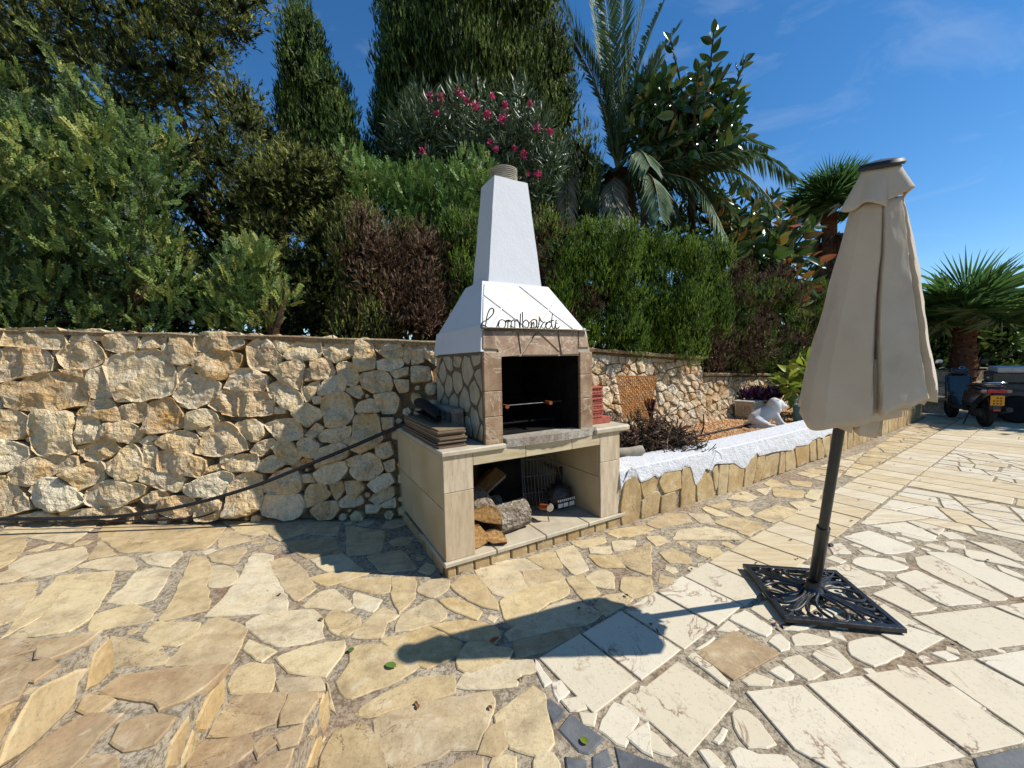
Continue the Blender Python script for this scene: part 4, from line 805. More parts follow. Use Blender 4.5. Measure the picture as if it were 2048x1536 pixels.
# crazy-stone panel on the left side of the firebox
side_cells = []
r_ = random.Random(12); pts = []
while len(pts) < 27:
    p = np.array([r_.uniform(.05, 1.02), r_.uniform(.84, 1.47)])
    if all(np.linalg.norm((p - q) * [1, .72]) > .125 for q in pts): pts.append(p)
    elif r_.random() < .002: break
m_side = mk_flag('grey_beige_flagstone', [(0, srgb(176, 164, 140)), (.5, srgb(192, 180, 156)), (1, srgb(164, 150, 124))], dark=.25)
m_sidemortar = mk_simple('brown_mortar', srgb(128, 112, 90), .95, .1, bump=.5)
P2('side_render', (.319, .05, .834), (.3325, 1.02, 1.47), m_sidemortar, 0)
for cell in voronoi(pts, [(.05, .84), (1.02, .84), (1.02, 1.468), (.05, 1.468)]):
    if cell is None: continue
    q = rough2(inset2(ccw(cell), .012), .06, .006, r_, cut=.02); k = len(q); qi = inset2(q, .005); c = np.array([.316, *np.mean(q, 0)])
    V = [np.array([.332, *a]) - c for a in q] + [np.array([.316, *a]) - c for a in q] + [np.array([.313, *a]) - c for a in qi]
    meshobj('side_stone', V, [(i, k + i, k + (i + 1) % k, (i + 1) % k) for i in range(k)] + [(k + i, 2 * k + i, 2 * k + (i + 1) % k, k + (i + 1) % k) for i in range(k)] + [tuple(range(3 * k - 1, 2 * k - 1, -1))], m_side, bbq, loc=tuple(c))
# brown marble pilasters
for z0, z1 in ((.834, 1.022), (1.026, 1.20), (1.204, 1.468)): P2('pilaster_tile', (.315, .018, z0), (.452, .045, z1), m_brown, .003)
for z0, z1 in ((.853, 1.1), (1.104, 1.29), (1.294, 1.468)): P2('pilaster_tile', (1.152, .018, z0), (1.277, .045, z1), m_brown, .003)
P2('pilaster_return', (1.262, .047, .853), (1.277, .3, 1.468), m_brown, .003)
# lintel: broken brown marble on a slightly leaning face; hood: pale diamond tiles
def skewquad(name, fr, bk, m):   # frustum from 4 bottom + 4 top corners
    V = fr + bk; return meshobj(name, V, [(0, 1, 5, 4), (1, 2, 6, 5), (2, 3, 7, 6), (3, 0, 4, 7), (0, 3, 2, 1), (4, 5, 6, 7)], m, bbq)
skewquad('lintel_core', [(.325, .03, 1.44), (1.268, .03, 1.44), (1.262, 1.02, 1.47), (.33, 1.02, 1.47)], [(.338, .058, 1.636), (1.232, .058, 1.636), (1.232, 1.0, 1.636), (.338, 1.0, 1.636)], m_pgrout)
skewquad('hood', [(.318, .06, 1.638), (1.243, .06, 1.638), (1.25, 1.0, 1.638), (.322, 1.0, 1.638)], [(.488, .372, 2.03), (1.106, .372, 2.03), (1.106, .70, 2.03), (.488, .70, 2.03)], m_plaster)
# plaster skirt of the hood on the left down to the stone panel
skewquad('hood_skirt', [(.300, .03, 1.475), (.322, .03, 1.475), (.322, 1.03, 1.475), (.300, 1.03, 1.475)], [(.322, .058, 1.66), (.345, .058, 1.66), (.345, 1.0, 1.66), (.322, 1.0, 1.66)], m_plaster)
skewquad('hood_skirt', [(1.262, .06, 1.475), (1.285, .06, 1.475), (1.285, 1.03, 1.475), (1.262, 1.03, 1.475)], [(1.228, .066, 1.66), (1.250, .066, 1.66), (1.250, 1.0, 1.66), (1.228, 1.0, 1.66)], m_plaster)
def facet_tiles(txt, name, p_loc, n_loc, m, th=.012, gap=.0025):
    n_loc = np.array(n_loc) / np.linalg.norm(n_loc); nW = BX * n_loc[0] + BY * n_loc[1] + np.array([0, 0, n_loc[2]]); p0 = bw(*p_loc) + nW * th
    up = np.array([0, 0, 1.0]); e1 = np.cross(up, nW); e1 /= np.linalg.norm(e1); e2 = np.cross(nW, e1)
    for s in polys(txt):
        w = [PL(950 + x / 8.192, 560 + y / 8.192, p0, nW) for x, y in s]; c = np.mean(w, 0)
        q = inset2(ccw([np.array([(a - c) @ e1, (a - c) @ e2]) for a in w]), gap); qi = inset2(q, .002); k = len(q)
        V = [e1 * a[0] + e2 * a[1] - nW * th for a in q] + [e1 * a[0] + e2 * a[1] - nW * .002 for a in q] + [e1 * a[0] + e2 * a[1] for a in qi]
        R3 = lambda d: np.array([d @ BX, d @ BY, d[2]]); V = [R3(v) for v in V]
        meshobj(name, V, [(i, (i + 1) % k, k + (i + 1) % k, k + i) for i in range(k)] + [(k + i, k + (i + 1) % k, 2 * k + (i + 1) % k, 2 * k + i) for i in range(k)] + [tuple(range(2 * k, 3 * k))], m, bbq, loc=tuple(bloc(c)))
nl = np.array([0, -(1.636 - 1.44), .028]); nh = np.array([0, -.392, .312])
facet_tiles("125,822 685,835 750,1238 395,1268 372,1140 122,1128; 703,838 1000,842 775,1195 757,1215; 1015,848 1385,1200 1392,1228 768,1235 785,1205; 1040,842 1345,840 1395,1185; 1363,840 1690,824 1690,1112 1712,1215 1420,1226; 1694,824 1800,822 1880,1105 1700,1108", 'lintel_tile', (.33, .03, 1.44), nl, m_brown)
facet_tiles("150,52 690,95 430,462 135,235; 702,102 1190,490 985,800 870,800 440,472; 718,92 1185,120 1295,318 1200,480; 1208,496 1302,332 1680,806 1612,806; 1198,502 1590,806 1000,806; 432,482 855,806 225,806; 132,250 425,475 215,806 122,806", 'hood_tile', (.318, .06, 1.638), nh, m_hood, .008)
P2('hood_ledge', (.318, .012, 1.6365), (1.243, .062, 1.6405), m_pgrout, 0)
# chimney: slightly uneven plaster, subdivided
def taper(name, b, t, m, nz=10, nx=5, amp=.0015):
    """b,t = (x0,x1,y0,y1,z)"""
    bm = bmesh.new(); rings = []
    for i in range(nz + 1):
        u = i / nz; L = [b[k] + (t[k] - b[k]) * u for k in range(5)]; ring = []
        cs = [(L[0], L[2]), (L[1], L[2]), (L[1], L[3]), (L[0], L[3])]
        for k in range(4):
            for j in range(nx):
                a, c = cs[k], cs[(k + 1) % 4]; s = j / nx; ring.append(bm.verts.new((a[0] + (c[0] - a[0]) * s + rng.uniform(-amp, amp), a[1] + (c[1] - a[1]) * s + rng.uniform(-amp, amp), L[4] + (rng.uniform(-amp, amp) if 0 < i else 0))))
        rings.append(ring)
    for i in range(nz):
        for k in range(len(ring)): bm.faces.new((rings[i][k], rings[i][(k + 1) % len(ring)], rings[i + 1][(k + 1) % len(ring)], rings[i + 1][k]))
    bm.faces.new(rings[-1]); return bmobj(name, bm, m, bbq, smooth=True, sharp=50)
taper('chimney', (.548, 1.045, .385, .69, 2.028), (.645, .955, .43, .675, 2.88), m_plaster)
mb = MB(); prof = []
for i in range(9): z = 2.86 + i * .0155; prof += [(.104, z), (.113, z + .005), (.113, z + .011)]
prof += [(.104, 3.0), (.086, 3.0), (.084, 2.9)]
mb.lathe([(r, z) for r, z in prof], 28); o = mb.build('chimney_pot', mk_simple('weathered_ribbed_pot', srgb(206, 196, 178), .9, .1, var=.25), bbq, True, sharp=30); o.location = (.80, .555, 0)

# wire lettering standing on the hood ledge
sign = thing('wire_sign', 'black wire script sign standing on the barbecue hood', 'sign', tuple(bw(.33, .03, 1.643)), BA)
sp0, snn = bw(0.3, .018, 1.64), -BY
def stroke(p):
    w = [PL(950 + x / 8.192, 560 + y / 8.192, sp0, snn) for x, y in p]; L = [bloc(a) - np.array([.33, .03, 1.643]) for a in w]; return tube(catmull(L, 4), .0044, 6)
letters = {'letter_L': ["300,510 305,480 268,463 228,505 195,600 180,700 165,765 128,790 100,775 112,745 150,745 200,775 270,798 350,792", "312,500 292,560 240,615 190,660 128,690 105,722 100,770"],
 'letter_o': ["350,792 375,720 400,670 440,650 485,668 500,710 488,765 450,795 405,785 385,740 400,690"],
 'letter_m': ["488,690 520,660 540,690 533,800", "533,710 562,662 592,680 590,800", "590,700 625,655 652,690 650,800", "500,700 545,655 570,690"],
 'letter_b': ["652,690 690,650 720,700 735,780 745,550", "745,550 738,812", "775,520 782,700 775,770", "778,720 830,655 880,700 868,770 820,798 780,770"],
 'letter_a': ["870,730 925,670 965,645 1010,670 1012,730 985,785 940,785 918,735 930,690", "1010,650 1012,760 1035,800", "905,800 960,690 965,800"],
 'letter_r': ["1035,780 1060,628 1075,665 1110,690", "1062,640 1050,600", "1060,800 1120,700 1150,690"],
 'letter_d': ["1215,690 1170,700 1158,750 1185,795 1235,775 1255,710 1215,690", "1268,550 1255,690 1268,775 1300,800", "1135,800 1200,690 1290,660"],
 'letter_i': ["1300,800 1325,690 1330,650 1318,740 1330,790 1360,785 1385,765", "1340,700 1350,720"]}
for k_, L in letters.items():
    mb = MB()
    for s in L: mb.add(stroke(polys(s)[0]))
    mb.build(k_, m_black, sign, True)
mb = MB(); mb.add(stroke([(150, 806), (700, 806), (1380, 806)])); mb.build('base_wire', m_black, sign, True)

# ------------------------------------------------------------------ things on and in the barbecue
def bthing(name, label, cat, x, y, z, rz=0, group=None): return thing(name, label, cat, tuple(bw(x, y, z)), BA + rz, group)
# grill rack with two wooden handles
gr = bthing('grill_rack', 'wire grill rack with two wooden handles inside the firebox', 'grill', .55, .2, 1.06)
m_wire = mk_simple('dull_wire', (.10, .10, .10), .45, .5, .8); m_handle = mk_simple('orange_wood_handle', srgb(176, 92, 40), .5, .4, var=.15)
mb = MB()
for i in range(15): mb.tube([(.02 + i * .036, .0, .01), (.02 + i * .036, .55, .01)], .0022, 5)
mb.tube([(0, 0, .01), (.55, 0, .01), (.55, .55, .01), (0, .55, .01), (0, 0, .01)], .004, 6); mb.build('grid', m_wire, gr, True)
for hx, hy in ((-.03, -.13), (.36, -.12)):
    MB().tube([(hx, hy, .018), (hx + .02, hy + .1, .016)], [.015, .012], 10).build('handle', m_handle, gr, True)
    MB().tube([(hx + .02, hy + .1, .016), (hx + .05, hy + .22, .012)], .004, 6).build('handle_rod', m_wire, gr, True)
lo2 = bthing('ash_grate', 'dark iron ash grate low in the firebox', 'grate', .5, .25, .93)
mb = MB()
for i in range(12): mb.tube([(i * .05, 0, 0), (i * .05 + .01, .5, 0)], .006, 6)
mb.tube([(-.01, .0, -.004), (.57, 0, -.004)], .008, 6); mb.tube([(-.01, .5, -.004), (.57, .5, -.004)], .008, 6)
for x_ in (0, .55):
    for y_ in (0, .5): mb.tube([(x_, y_, -.058), (x_, y_, 0)], .007, 6)
mb.build('bars', m_soot, lo2, True)
# stack of plank tiles
m_ptile = mk_simple('greige_porcelain_tile', srgb(150, 128, 96), .6, .3, var=.12)
m_ptile2 = mk_simple('porcelain_tile_edge', srgb(126, 104, 82), .7, .3, var=.15)
zt = .8335
for i in range(11):
    th = .0098; dx, dy = rng.uniform(-.012, .012) + (.012 if i in (4, 5, 8) else 0), rng.uniform(-.018, .018)
    bm = bmesh.new(); bm_box(bm, (-.1, -.44, 0), (.1, .44, th), .0012)
    o = bmobj('floor_tile', bm, m_ptile if i in (6, 10, 8) else m_ptile2); o.location = bw(.098 + dx, .535 + dy, zt); o.rotation_euler = (0, 0, BA + rng.uniform(-.012, .012)); zt += th + .0014
    if i == 10: tag(o, 'topmost long greige tile of the stack on the barbecue counter', 'tile', 'long tiles stacked on the counter')
    else: tag(o, 'long greige tile within the stack on the left of the counter, under the topmost', 'tile', 'long tiles stacked on the counter')
# rolled black sheet on the stack
mb = MB(); V, Fc = [], []; nn = 34
for j in range(9):
    t = j / 8; L = -.35 + .70 * t; sc = 1.0 - .55 * max(0, t - .35) / .65
    for i in range(nn + 1):
        a = -2.5 + 9.2 * i / nn; rr_ = (.085 - .0035 * i * .62) * sc; V.append((L * .0 + rr_ * math.cos(a) + .03 * t, -L, .004 + .085 * sc + rr_ * math.sin(a) * .92))
for j in range(8):
    for i in range(nn): b_ = j * (nn + 1) + i; Fc.append((b_, b_ + 1, b_ + nn + 2, b_ + nn + 1))
o = meshobj('rolled_sheet', V, Fc, m_rubber, smooth=True); o.location = bw(.115, .72, zt); o.rotation_euler = (0, 0, BA - .12); o.modifiers.new('thick', 'SOLIDIFY').thickness = .004
tag(o, 'black rolled rubber sheet lying on the stack of long tiles', 'sheet')
# hollow concrete block
bl = bmesh.new()
outer = [(0, 0), (.50, 0), (.50, .2), (0, .2)]
m_block = mk_mortar('concrete_block_grey', srgb(150, 142, 128), srgb(178, 170, 154), .5)
blk = bthing('concrete_block', 'grey hollow concrete block leaning by the firebox on the counter', 'block', .30, .36, .8335, math.radians(90))
for a, b in (((0, 0, .0), (.5, .09, .03)), ((0, 0, .19), (.5, .09, .222))): box('face_shell', a, b, m_block, blk, .004)
for k_ in range(5): box('web', (k_ * .1175, .0185, .03), (k_ * .1175 + .03, .089, .19), m_block, blk, .002)
box('back_shell', (.002, .0005, .03), (.498, .018, .19), m_block, blk, .002)
# red clay tiles stacked at the right of the firebox
m_clay = mk_simple('red_clay_tile', srgb(188, 104, 86), .8, .2, var=.14, scale=20, bump=.4)
zc = .8535; clay_n = 15
for i in range(clay_n):
    th = .017 if i else .055; w0_ = .21 if i else .29
    bm = bmesh.new(); bm_box(bm, (0, 0, 0), (w0_, .34, th), .003)
    if i:
        for k_ in range(6): bm_box(bm, (.012 + k_ * .034, -.0015, .003), (.026 + k_ * .034, .001, th - .003))
    o = bmobj('clay_tile', bm, m_clay); o.location = bw(1.292 + (rng.uniform(-.004, .006) if i else .01), .14 + rng.uniform(-.008, .008), zc); o.rotation_euler = (0, 0, BA + rng.uniform(-.03, .02)); zc += th + .0022
    if i == 0: tag(o, 'thick red clay block at the bottom of the red tile stack', 'brick')
    elif i == clay_n - 1: tag(o, 'topmost red clay tile of the stack beside the firebox', 'tile', 'red clay tiles stacked on the counter')
    else: tag(o, 'red clay tile inside the stack beside the firebox, below the topmost', 'tile', 'red clay tiles stacked on the counter')
# firewood
n = N('grey_bark'); h = n.noise(9, 6, .75, vec=n.scl(3, 3, 1)); c = n.ramp(h, [(.3, srgb(86, 72, 58)), (.5, srgb(142, 128, 110)), (.68, srgb(192, 182, 164))]); m_bark = n.done(c, .95, n.bump(n.math('ADD', h, n.vor(40)), 1.0, .02), spec=.1)
n = N('cut_wood'); d_ = n.noise(3, 4, .6, vec=n.scl(14, 14, 1)); c = n.ramp(d_, [(.3, srgb(150, 106, 62)), (.55, srgb(188, 146, 92)), (.75, srgb(206, 170, 116))]); m_wood = n.done(c, .85, n.bump(d_, .6, .01), spec=.15)
n = N('split_wood'); d_ = n.noise(5, 5, .7, vec=n.scl(12, 12, 1.5)); c = n.ramp(d_, [(.3, srgb(104, 66, 36)), (.55, srgb(158, 110, 64)), (.78, srgb(196, 152, 98))]); m_split = n.done(c, .9, n.bump(d_, 1.0, .02), spec=.1)
def logpiece(name, label, loc, rot, prof, L, mats, group='firewood'):
    """log with bark mantle and two sawn ends; prof = outline points, bark where the third value is 1"""
    t = bpy.data.objects.new(name, None); t.location = loc; t.rotation_euler = rot; link(t); tag(t, label, 'log', group)
    k = len(prof); ns = 6; rings = []
    for i in range(ns + 1):
        u = i / ns; rings.append([(p[0] * (1 + rng.uniform(-.035, .035)), p[1] * (1 + rng.uniform(-.035, .035)), u * L + (rng.uniform(-.006, .006) if i in (0, ns) else 0)) for p in prof])
    V = [v for r in rings for v in r]
    fb = [(i * k + j, i * k + (j + 1) % k, (i + 1) * k + (j + 1) % k, (i + 1) * k + j) for i in range(ns) for j in range(k) if prof[j][2]]
    fs = [(i * k + j, i * k + (j + 1) % k, (i + 1) * k + (j + 1) % k, (i + 1) * k + j) for i in range(ns) for j in range(k) if not prof[j][2]]
    meshobj('bark', V, fb, mats[0], t, smooth=True)
    if fs: meshobj('split_face', V, fs, mats[2], t)
    meshobj('sawn_end', rings[0], [tuple(range(k))[::-1]], mats[1], t); meshobj('sawn_end', rings[-1], [tuple(range(k))], mats[1], t)
    return t
rd = lambda r, n=20: [(r * math.cos(6.2832 * i / n) * rng.uniform(.94, 1.05), r * math.sin(6.2832 * i / n) * rng.uniform(.94, 1.05), 1) for i in range(n)]
wedge = lambda r, a0, a1, n=9: [(r * math.cos(a0 + (a1 - a0) * i / n), r * math.sin(a0 + (a1 - a0) * i / n), 1 if i < n else 0) for i in range(n + 1)] + [(0.0, 0.0, 0)]
WM = (m_bark, m_wood, m_split); R_ = math.radians
logpiece('log', 'thick round grey-barked log at the front of the wood store', tuple(bw(.455, .20, .207)), (R_(90), 0, BA + R_(98)), rd(.108), .285, WM)
logpiece('log', 'upper split log showing its sawn face beside the left leg', tuple(bw(.315, .07, .27)), (R_(97), R_(20), BA + R_(-8)), wedge(.13, R_(5), R_(175)), -.34, WM)
logpiece('log', 'lower split log showing its sawn face beside the left leg', tuple(bw(.275, .05, .262)), (R_(95), R_(12), BA + R_(4)), wedge(.155, R_(200), R_(320)), -.34, WM)
logpiece('log', 'coarse split log standing between the sawn logs and the round log', tuple(bw(.36, .03, .125)), (R_(52), R_(12), BA + R_(-40)), wedge(.10, R_(20), R_(170)), -.26, WM)
logpiece('log', 'dark split log leaning at the back left of the wood store', tuple(bw(.36, .52, .32)), (R_(-60), R_(10), BA + R_(-75)), wedge(.12, R_(10), R_(150)), .36, WM)
logpiece('log', 'bark-covered log lying behind the round log', tuple(bw(.30, .5, .2)), (R_(88), 0, BA + R_(80)), rd(.09), .34, WM)
logpiece('log', 'short dark log at the back of the wood store', tuple(bw(.26, .72, .2)), (R_(88), 0, BA + R_(100)), rd(.10), .3, WM)
# charcoal bag
bag = bthing('charcoal_bag', 'crumpled black charcoal bag with white print in the store', 'bag', 1.18, .36, .1)
bm = bmesh.new(); bmesh.ops.create_icosphere(bm, subdivisions=3, radius=1.0)
for v in bm.verts:
    q = v.co.copy(); w_ = mnoise.noise(q * 3.1) * .16 + mnoise.noise(q * 8) * .07
    v.co = Vector((q.x * .125 * (1 + w_), q.y * .10 * (1 + w_), max(.0, .115 + q.z * .118 * (1 + w_))))
bmobj('sack', bm, mk_simple('black_foil', (.012, .012, .014), .35, .5, var=.2, scale=20, bump=.6, bd=.01), bag, smooth=True)
m_white = mk_simple('white_print', (.62, .6, .56), .6, .3)
for a, b in ((-.085, -.04), (-.03, .02), (.035, .085)): box('print_band', (a, -.108, .05), (b, -.104, .085), m_white, bag, 0)
for a in np.linspace(-.09, .08, 9): box('print_letter', (a, -.109, .10), (a + .013, -.105, .12), m_white, bag, 0)
# wire baskets and metal odds in the store
bk = bthing('wire_basket', 'dark wire grill basket standing on end in the store', 'basket', .86, .42, .102, R_(-15))
mb = MB()
for i in range(10): mb.tube([(.02 + i * .03, 0, .02), (.02 + i * .03, .06 + .01 * math.sin(i), .30), (.03 + i * .03, .1, .44)], .0028, 5)
for z_ in (.02, .16, .3, .44): mb.tube([(0, .0 + z_ * .2, z_), (.33, .0 + z_ * .2, z_)], .004, 6)
mb.tube([(.0, .0, 0), (0, .09, .46), (.3, .09, .5), (.36, .05, .25), (.2, -.02, .1), (.18, -.02, .0)], .005, 6); mb.build('wires', m_wire, bk, True)
gt = bthing('grill_tongs', 'wire tongs with orange wooden grip lying in the store', 'tongs', .92, .26, .20)
MB().tube([(0, 0, 0), (.02, -.10, .02)], .024, 12).build('grip', m_handle, gt, True); MB().lathe([(.030, -.006), (.034, 0), (.030, .006)], 16, Matrix.Translation((.022, -.105, .021)) @ Matrix.Rotation(R_(90), 4, 'X')).build('ring', mk_simple('bright_steel', (.6, .6, .6), .25, .5, 1.0), gt, True)
MB().tube([(0, 0, 0), (-.03, .15, -.02), (-.05, .3, -.06)], .005, 6).build('rod', m_wire, gt, True)
MB().tube([(-.05, .3, -.06), (-.05, .3, -.1)], .006, 6).build('foot', m_wire, gt, True)
MB().tube([(.015, -.07, -.02), (.02, -.09, -.1)], .004, 6).build('leg', m_wire, gt, True)
pn = bthing('black_pan', 'black metal tray with red grip leaning in the right corner of the store', 'tray', 1.26, .46, .24, R_(20))
box('tray_plate', (-.06, 0, .03), (.06, .012, .19), m_black, pn, .006); box('rim', (-.066, -.014, .024), (.066, .0, .036), m_black, pn, .003)
MB().tube([(-.02, -.02, .03), (-.06, -.05, -.03), (-.1, -.06, -.1)], .007, 6).build('stem', m_wire, pn, True); MB().tube([(-.012, -.022, .05), (-.02, -.03, .02)], .018, 10).build('grip', mk_simple('red_plastic', (.45, .02, .02), .4, .5), pn, True)
MB().tube([(0, .006, .03), (.02, .03, -.138)], .006, 6).build('prop', m_wire, pn, True)
dkbox = bthing('fire_box', 'black metal fire box standing dark at the back of the store', 'box', .66, .62, .1)
for a, b in (((0, 0, 0), (.3, .01, .46)), ((0, .3, 0), (.3, .31, .46)), ((0, .01, 0), (.01, .3, .46)), ((.29, .01, 0), (.3, .3, .46)), ((.01, .01, 0), (.29, .3, .01))): box('panel', a, b, m_soot, dkbox, .002)
MB().tube([(-.06, .02, .44), (.12, -.02, .44)], .009, 8).build('handle', m_soot, dkbox, True)
coil = bthing('wire_coil', 'tangle of thin grey wire between basket and bag', 'wire', 1.0, .30, .12)
mb = MB()
for i in range(7):
    a0 = rng.uniform(0, 6); pts = [(rng.uniform(.0, .22) , rng.uniform(-.04, .12), .02 + .2 * rng.random()) for _ in range(5)]; mb.tube(catmull(pts, 5), .0022, 4)
mb.build('strands', m_wire, coil, True)
# hose along the wall
hz = [D(-60, 1038, 3.22), D(120, 1037, 3.24), D(260, 1030, 3.26), D(380, 1009, 3.27), D(500, 975, 3.28), D(600, 936, 3.28), D(700, 895, 3.28), D(800, 852, 3.29), D(850, 835, 3.36)]
mb = MB(); mb.tube(catmull(hz, 8), .0155, 10); o = mb.build('hose', m_plastic, None, True); tag(o, 'thick black hose slung along the rubble wall to the counter', 'hose')
hz = [D(-60, 1049, 3.33), D(100, 1046, 3.34), D(250, 1042, 3.35), D(380, 1037, 3.36), D(430, 1024, 3.36)]
mb = MB(); mb.tube(catmull([np.array([p[0], p[1], max(p[2], .012)]) for p in hz], 8), .008, 8); o = mb.build('cable', m_plastic, None, True); tag(o, 'thin dark cable on the ground at the foot of the wall', 'cable')
# ------------------------------------------------------------------ vegetation
def unit(a): return a / (np.linalg.norm(a, axis=-1, keepdims=True) + 1e-9)
def scatter(tv, tf, pos, dirs, scale, roll=None, flat=None):
    """copies of a template (its axis is +z) at positions along directions"""
    n_ = len(pos); z = unit(dirs); ref = np.where(np.abs(z[:, 2:3]) > .95, np.array([[1.0, 0, 0]]), np.array([[0, 0, 1.0]])); x = unit(np.cross(ref, z)); y = np.cross(z, x)
    a = nr.uniform(0, 6.283, n_) if roll is None else roll; ca, sa = np.cos(a)[:, None], np.sin(a)[:, None]; x, y = x * ca + y * sa, -x * sa + y * ca
    s = np.asarray(scale)[:, None, None] if np.ndim(scale) else scale
    V = pos[:, None, :] + s * (tv[None, :, 0:1] * x[:, None] + tv[None, :, 1:2] * y[:, None] + tv[None, :, 2:3] * z[:, None])
    return V.reshape(-1, 3), (tf[None] + (np.arange(n_) * len(tv))[:, None, None]).reshape(-1, 3)
def t_spray(k=9, spread=.42, w=.055, seed=1):
    """plume of scale-leaf shoots: pointed blades around an axis"""
    r = random.Random(seed); V, T = [], []
    for i in range(k):
        h = r.uniform(0, .5); a = r.uniform(0, 6.28); s = r.uniform(.4, 1) * spread; L = r.uniform(.35, .6)
        b = Vector((0, 0, h)); t = b + Vector((math.cos(a) * s * L * 1.6, math.sin(a) * s * L * 1.6, L)); side = Vector((-math.sin(a), math.cos(a), 0)) * w; m_ = b.lerp(t, .45)
        o = len(V); V += [b.lerp(t, .12) + side, t, b.lerp(t, .12) - side]; T += [(o, o + 1, o + 2)]
    return np.array(V), np.array(T)
def t_pinnate(k=8, L=.2, w=.05, seed=1, up=.5):
    """twig with paired leaflets"""
    r = random.Random(seed); V, T = [], []
    for i in range(k):
        h = .1 + .85 * i / k
        for sgn in (-1, 1):
            a = r.uniform(-.4, .4); d = Vector((sgn * math.cos(a), math.sin(a) * .8, up + r.uniform(-.2, .3))).normalized(); b = Vector((0, 0, h)); l = L * r.uniform(.7, 1.15); t = b + d * l
            s = d.cross(Vector((r.uniform(-.5, .5), 1, 0))).normalized() * w; m_ = b.lerp(t, .5); o = len(V); V += [b, m_ + s, t, m_ - s]; T += [(o, o + 1, o + 2), (o, o + 2, o + 3)]
    o = len(V); V += [Vector((-.008, 0, 0)), Vector((.008, 0, 0)), Vector((0, 0, 1))]; T.append((o, o + 1, o + 2))
    return np.array(V), np.array(T)
def t_leaf(L=1.0, w=.18, fold=.12, droop=.15, seg=3):
    """single folded leaf blade"""
    V, T = [], []
    for i in range(seg + 1):
        t = i / seg; ww = w * (math.sin(math.pi * min(1, .08 + t * .92)) ** .75 if 0 < t < 1 else 0.02); z = L * t; y = -droop * t * t * L
        V += [(-ww, y + fold * ww, z), (0, y, z), (ww, y + fold * ww, z)]
    for i in range(seg):
        a = 3 * i
        for k in (0, 1): T += [(a + k, a + k + 1, a + k + 4), (a + k, a + k + 4, a + k + 3)]
    return np.array(V), np.array(T)
def t_blob(seed):
    bm = bmesh.new(); bmesh.ops.create_icosphere(bm, subdivisions=2, radius=1.0); V = np.array([v.co * (1 + .35 * mnoise.noise(v.co * 2.3 + Vector((seed, 0, 0)))) for v in bm.verts]); T = np.array([[v.index for v in f.verts] for f in bm.faces]); bm.free(); return V, T
def cat(parts):
    V, T, tt, o = [], [], [], 0
    for v, t, ti_ in parts: V.append(v); T.append(t + o); tt.append(ti_); o += len(v)
    return np.concatenate(V), np.concatenate(T), np.concatenate(tt)
def mk_leafmat(name, stops, rough=.55, transl=.25, spec=.3):
    n = N(name); t = n.attr('tint'); c = n.ramp(t, stops); return n.done(c, rough, spec=spec, transl=transl)
G_ = lambda r, g, b: (r, g, b)
m_jun = mk_leafmat('juniper_foliage', [(0, G_(.014, .022, .005)), (.4, G_(.075, .098, .018)), (.75, G_(.20, .22, .042)), (1, G_(.34, .33, .075))], .6, .12)  # tint range widened to paint black gaps and sunlit highlights into the leaves
m_cyp = mk_leafmat('cypress_foliage', [(0, G_(.010, .024, .005)), (.4, G_(.050, .098, .016)), (.75, G_(.13, .205, .034)), (1, G_(.22, .29, .06))], .6, .12)  # dark and pale ends stretched likewise, painting gap shade and sunlit tips
m_cyp2 = mk_leafmat('olive_cypress_foliage', [(0, G_(.014, .028, .005)), (.4, G_(.072, .118, .016)), (.75, G_(.175, .235, .034)), (1, G_(.27, .32, .06))], .6, .12)
m_hedge = mk_leafmat('hedge_cypress_foliage', [(0, G_(.020, .046, .004)), (.4, G_(.085, .16, .012)), (.75, G_(.20, .31, .026)), (1, G_(.31, .40, .045))], .6, .15)
m_dead = mk_leafmat('dead_brown_foliage', [(0, G_(0.068, 0.039, 0.021)), (.5, G_(0.150, 0.087, 0.048)), (.85, G_(0.240, 0.150, 0.090)), (1, G_(0.360, 0.255, 0.165))], .85, .08)
m_feather = mk_leafmat('feathery_shrub_leaf', [(0, G_(.018, .040, .010)), (.4, G_(.075, .135, .030)), (.75, G_(.18, .24, .05)), (1, G_(.34, .34, .075))], .5, .28)
m_fresh = mk_leafmat('fresh_green_leaf', [(0, G_(0.060, 0.119, 0.025)), (.5, G_(0.119, 0.214, 0.044)), (.9, G_(0.190, 0.297, 0.063)), (1, G_(0.297, 0.309, 0.076))], .5, .3)
m_ole = mk_leafmat('oleander_leaf', [(0, G_(0.035, 0.063, 0.025)), (.6, G_(0.077, 0.119, 0.049)), (1, G_(0.154, 0.196, 0.098))], .4, .15, .5)
m_pink = mk_leafmat('pink_oleander_petal', [(0, G_(.45, .02, .10)), (.6, G_(.62, .06, .20)), (1, G_(.72, .17, .32))], .5, .3)
m_fic = mk_leafmat('rubber_plant_leaf', [(0, G_(0.018, 0.047, 0.013)), (.55, G_(0.036, 0.086, 0.021)), (.8, G_(0.078, 0.143, 0.029)), (.9, G_(0.208, 0.221, 0.039)), (.95, G_(0.364, 0.117, 0.039)), (1, G_(0.442, 0.104, 0.039))], .22, .12, .6)
m_fic2 = mk_leafmat('rusty_rubber_plant_leaf', [(0, G_(.02, .05, .012)), (.4, G_(.05, .11, .02)), (.6, G_(.12, .19, .035)), (.72, G_(.20, .20, .04)), (.85, G_(.32, .10, .03)), (1, G_(.36, .07, .02))], .28, .2, .5)
m_frond = mk_leafmat('date_palm_leaflet', [(0, G_(0.057, 0.099, 0.038)), (.6, G_(0.108, 0.172, 0.071)), (1, G_(0.182, 0.251, 0.109))], .6, .2, .25)
m_fdry = mk_leafmat('dry_palm_leaflet', [(0, G_(.12, .11, .06)), (.6, G_(.20, .19, .12)), (1, G_(.30, .27, .18))], .6, .15)
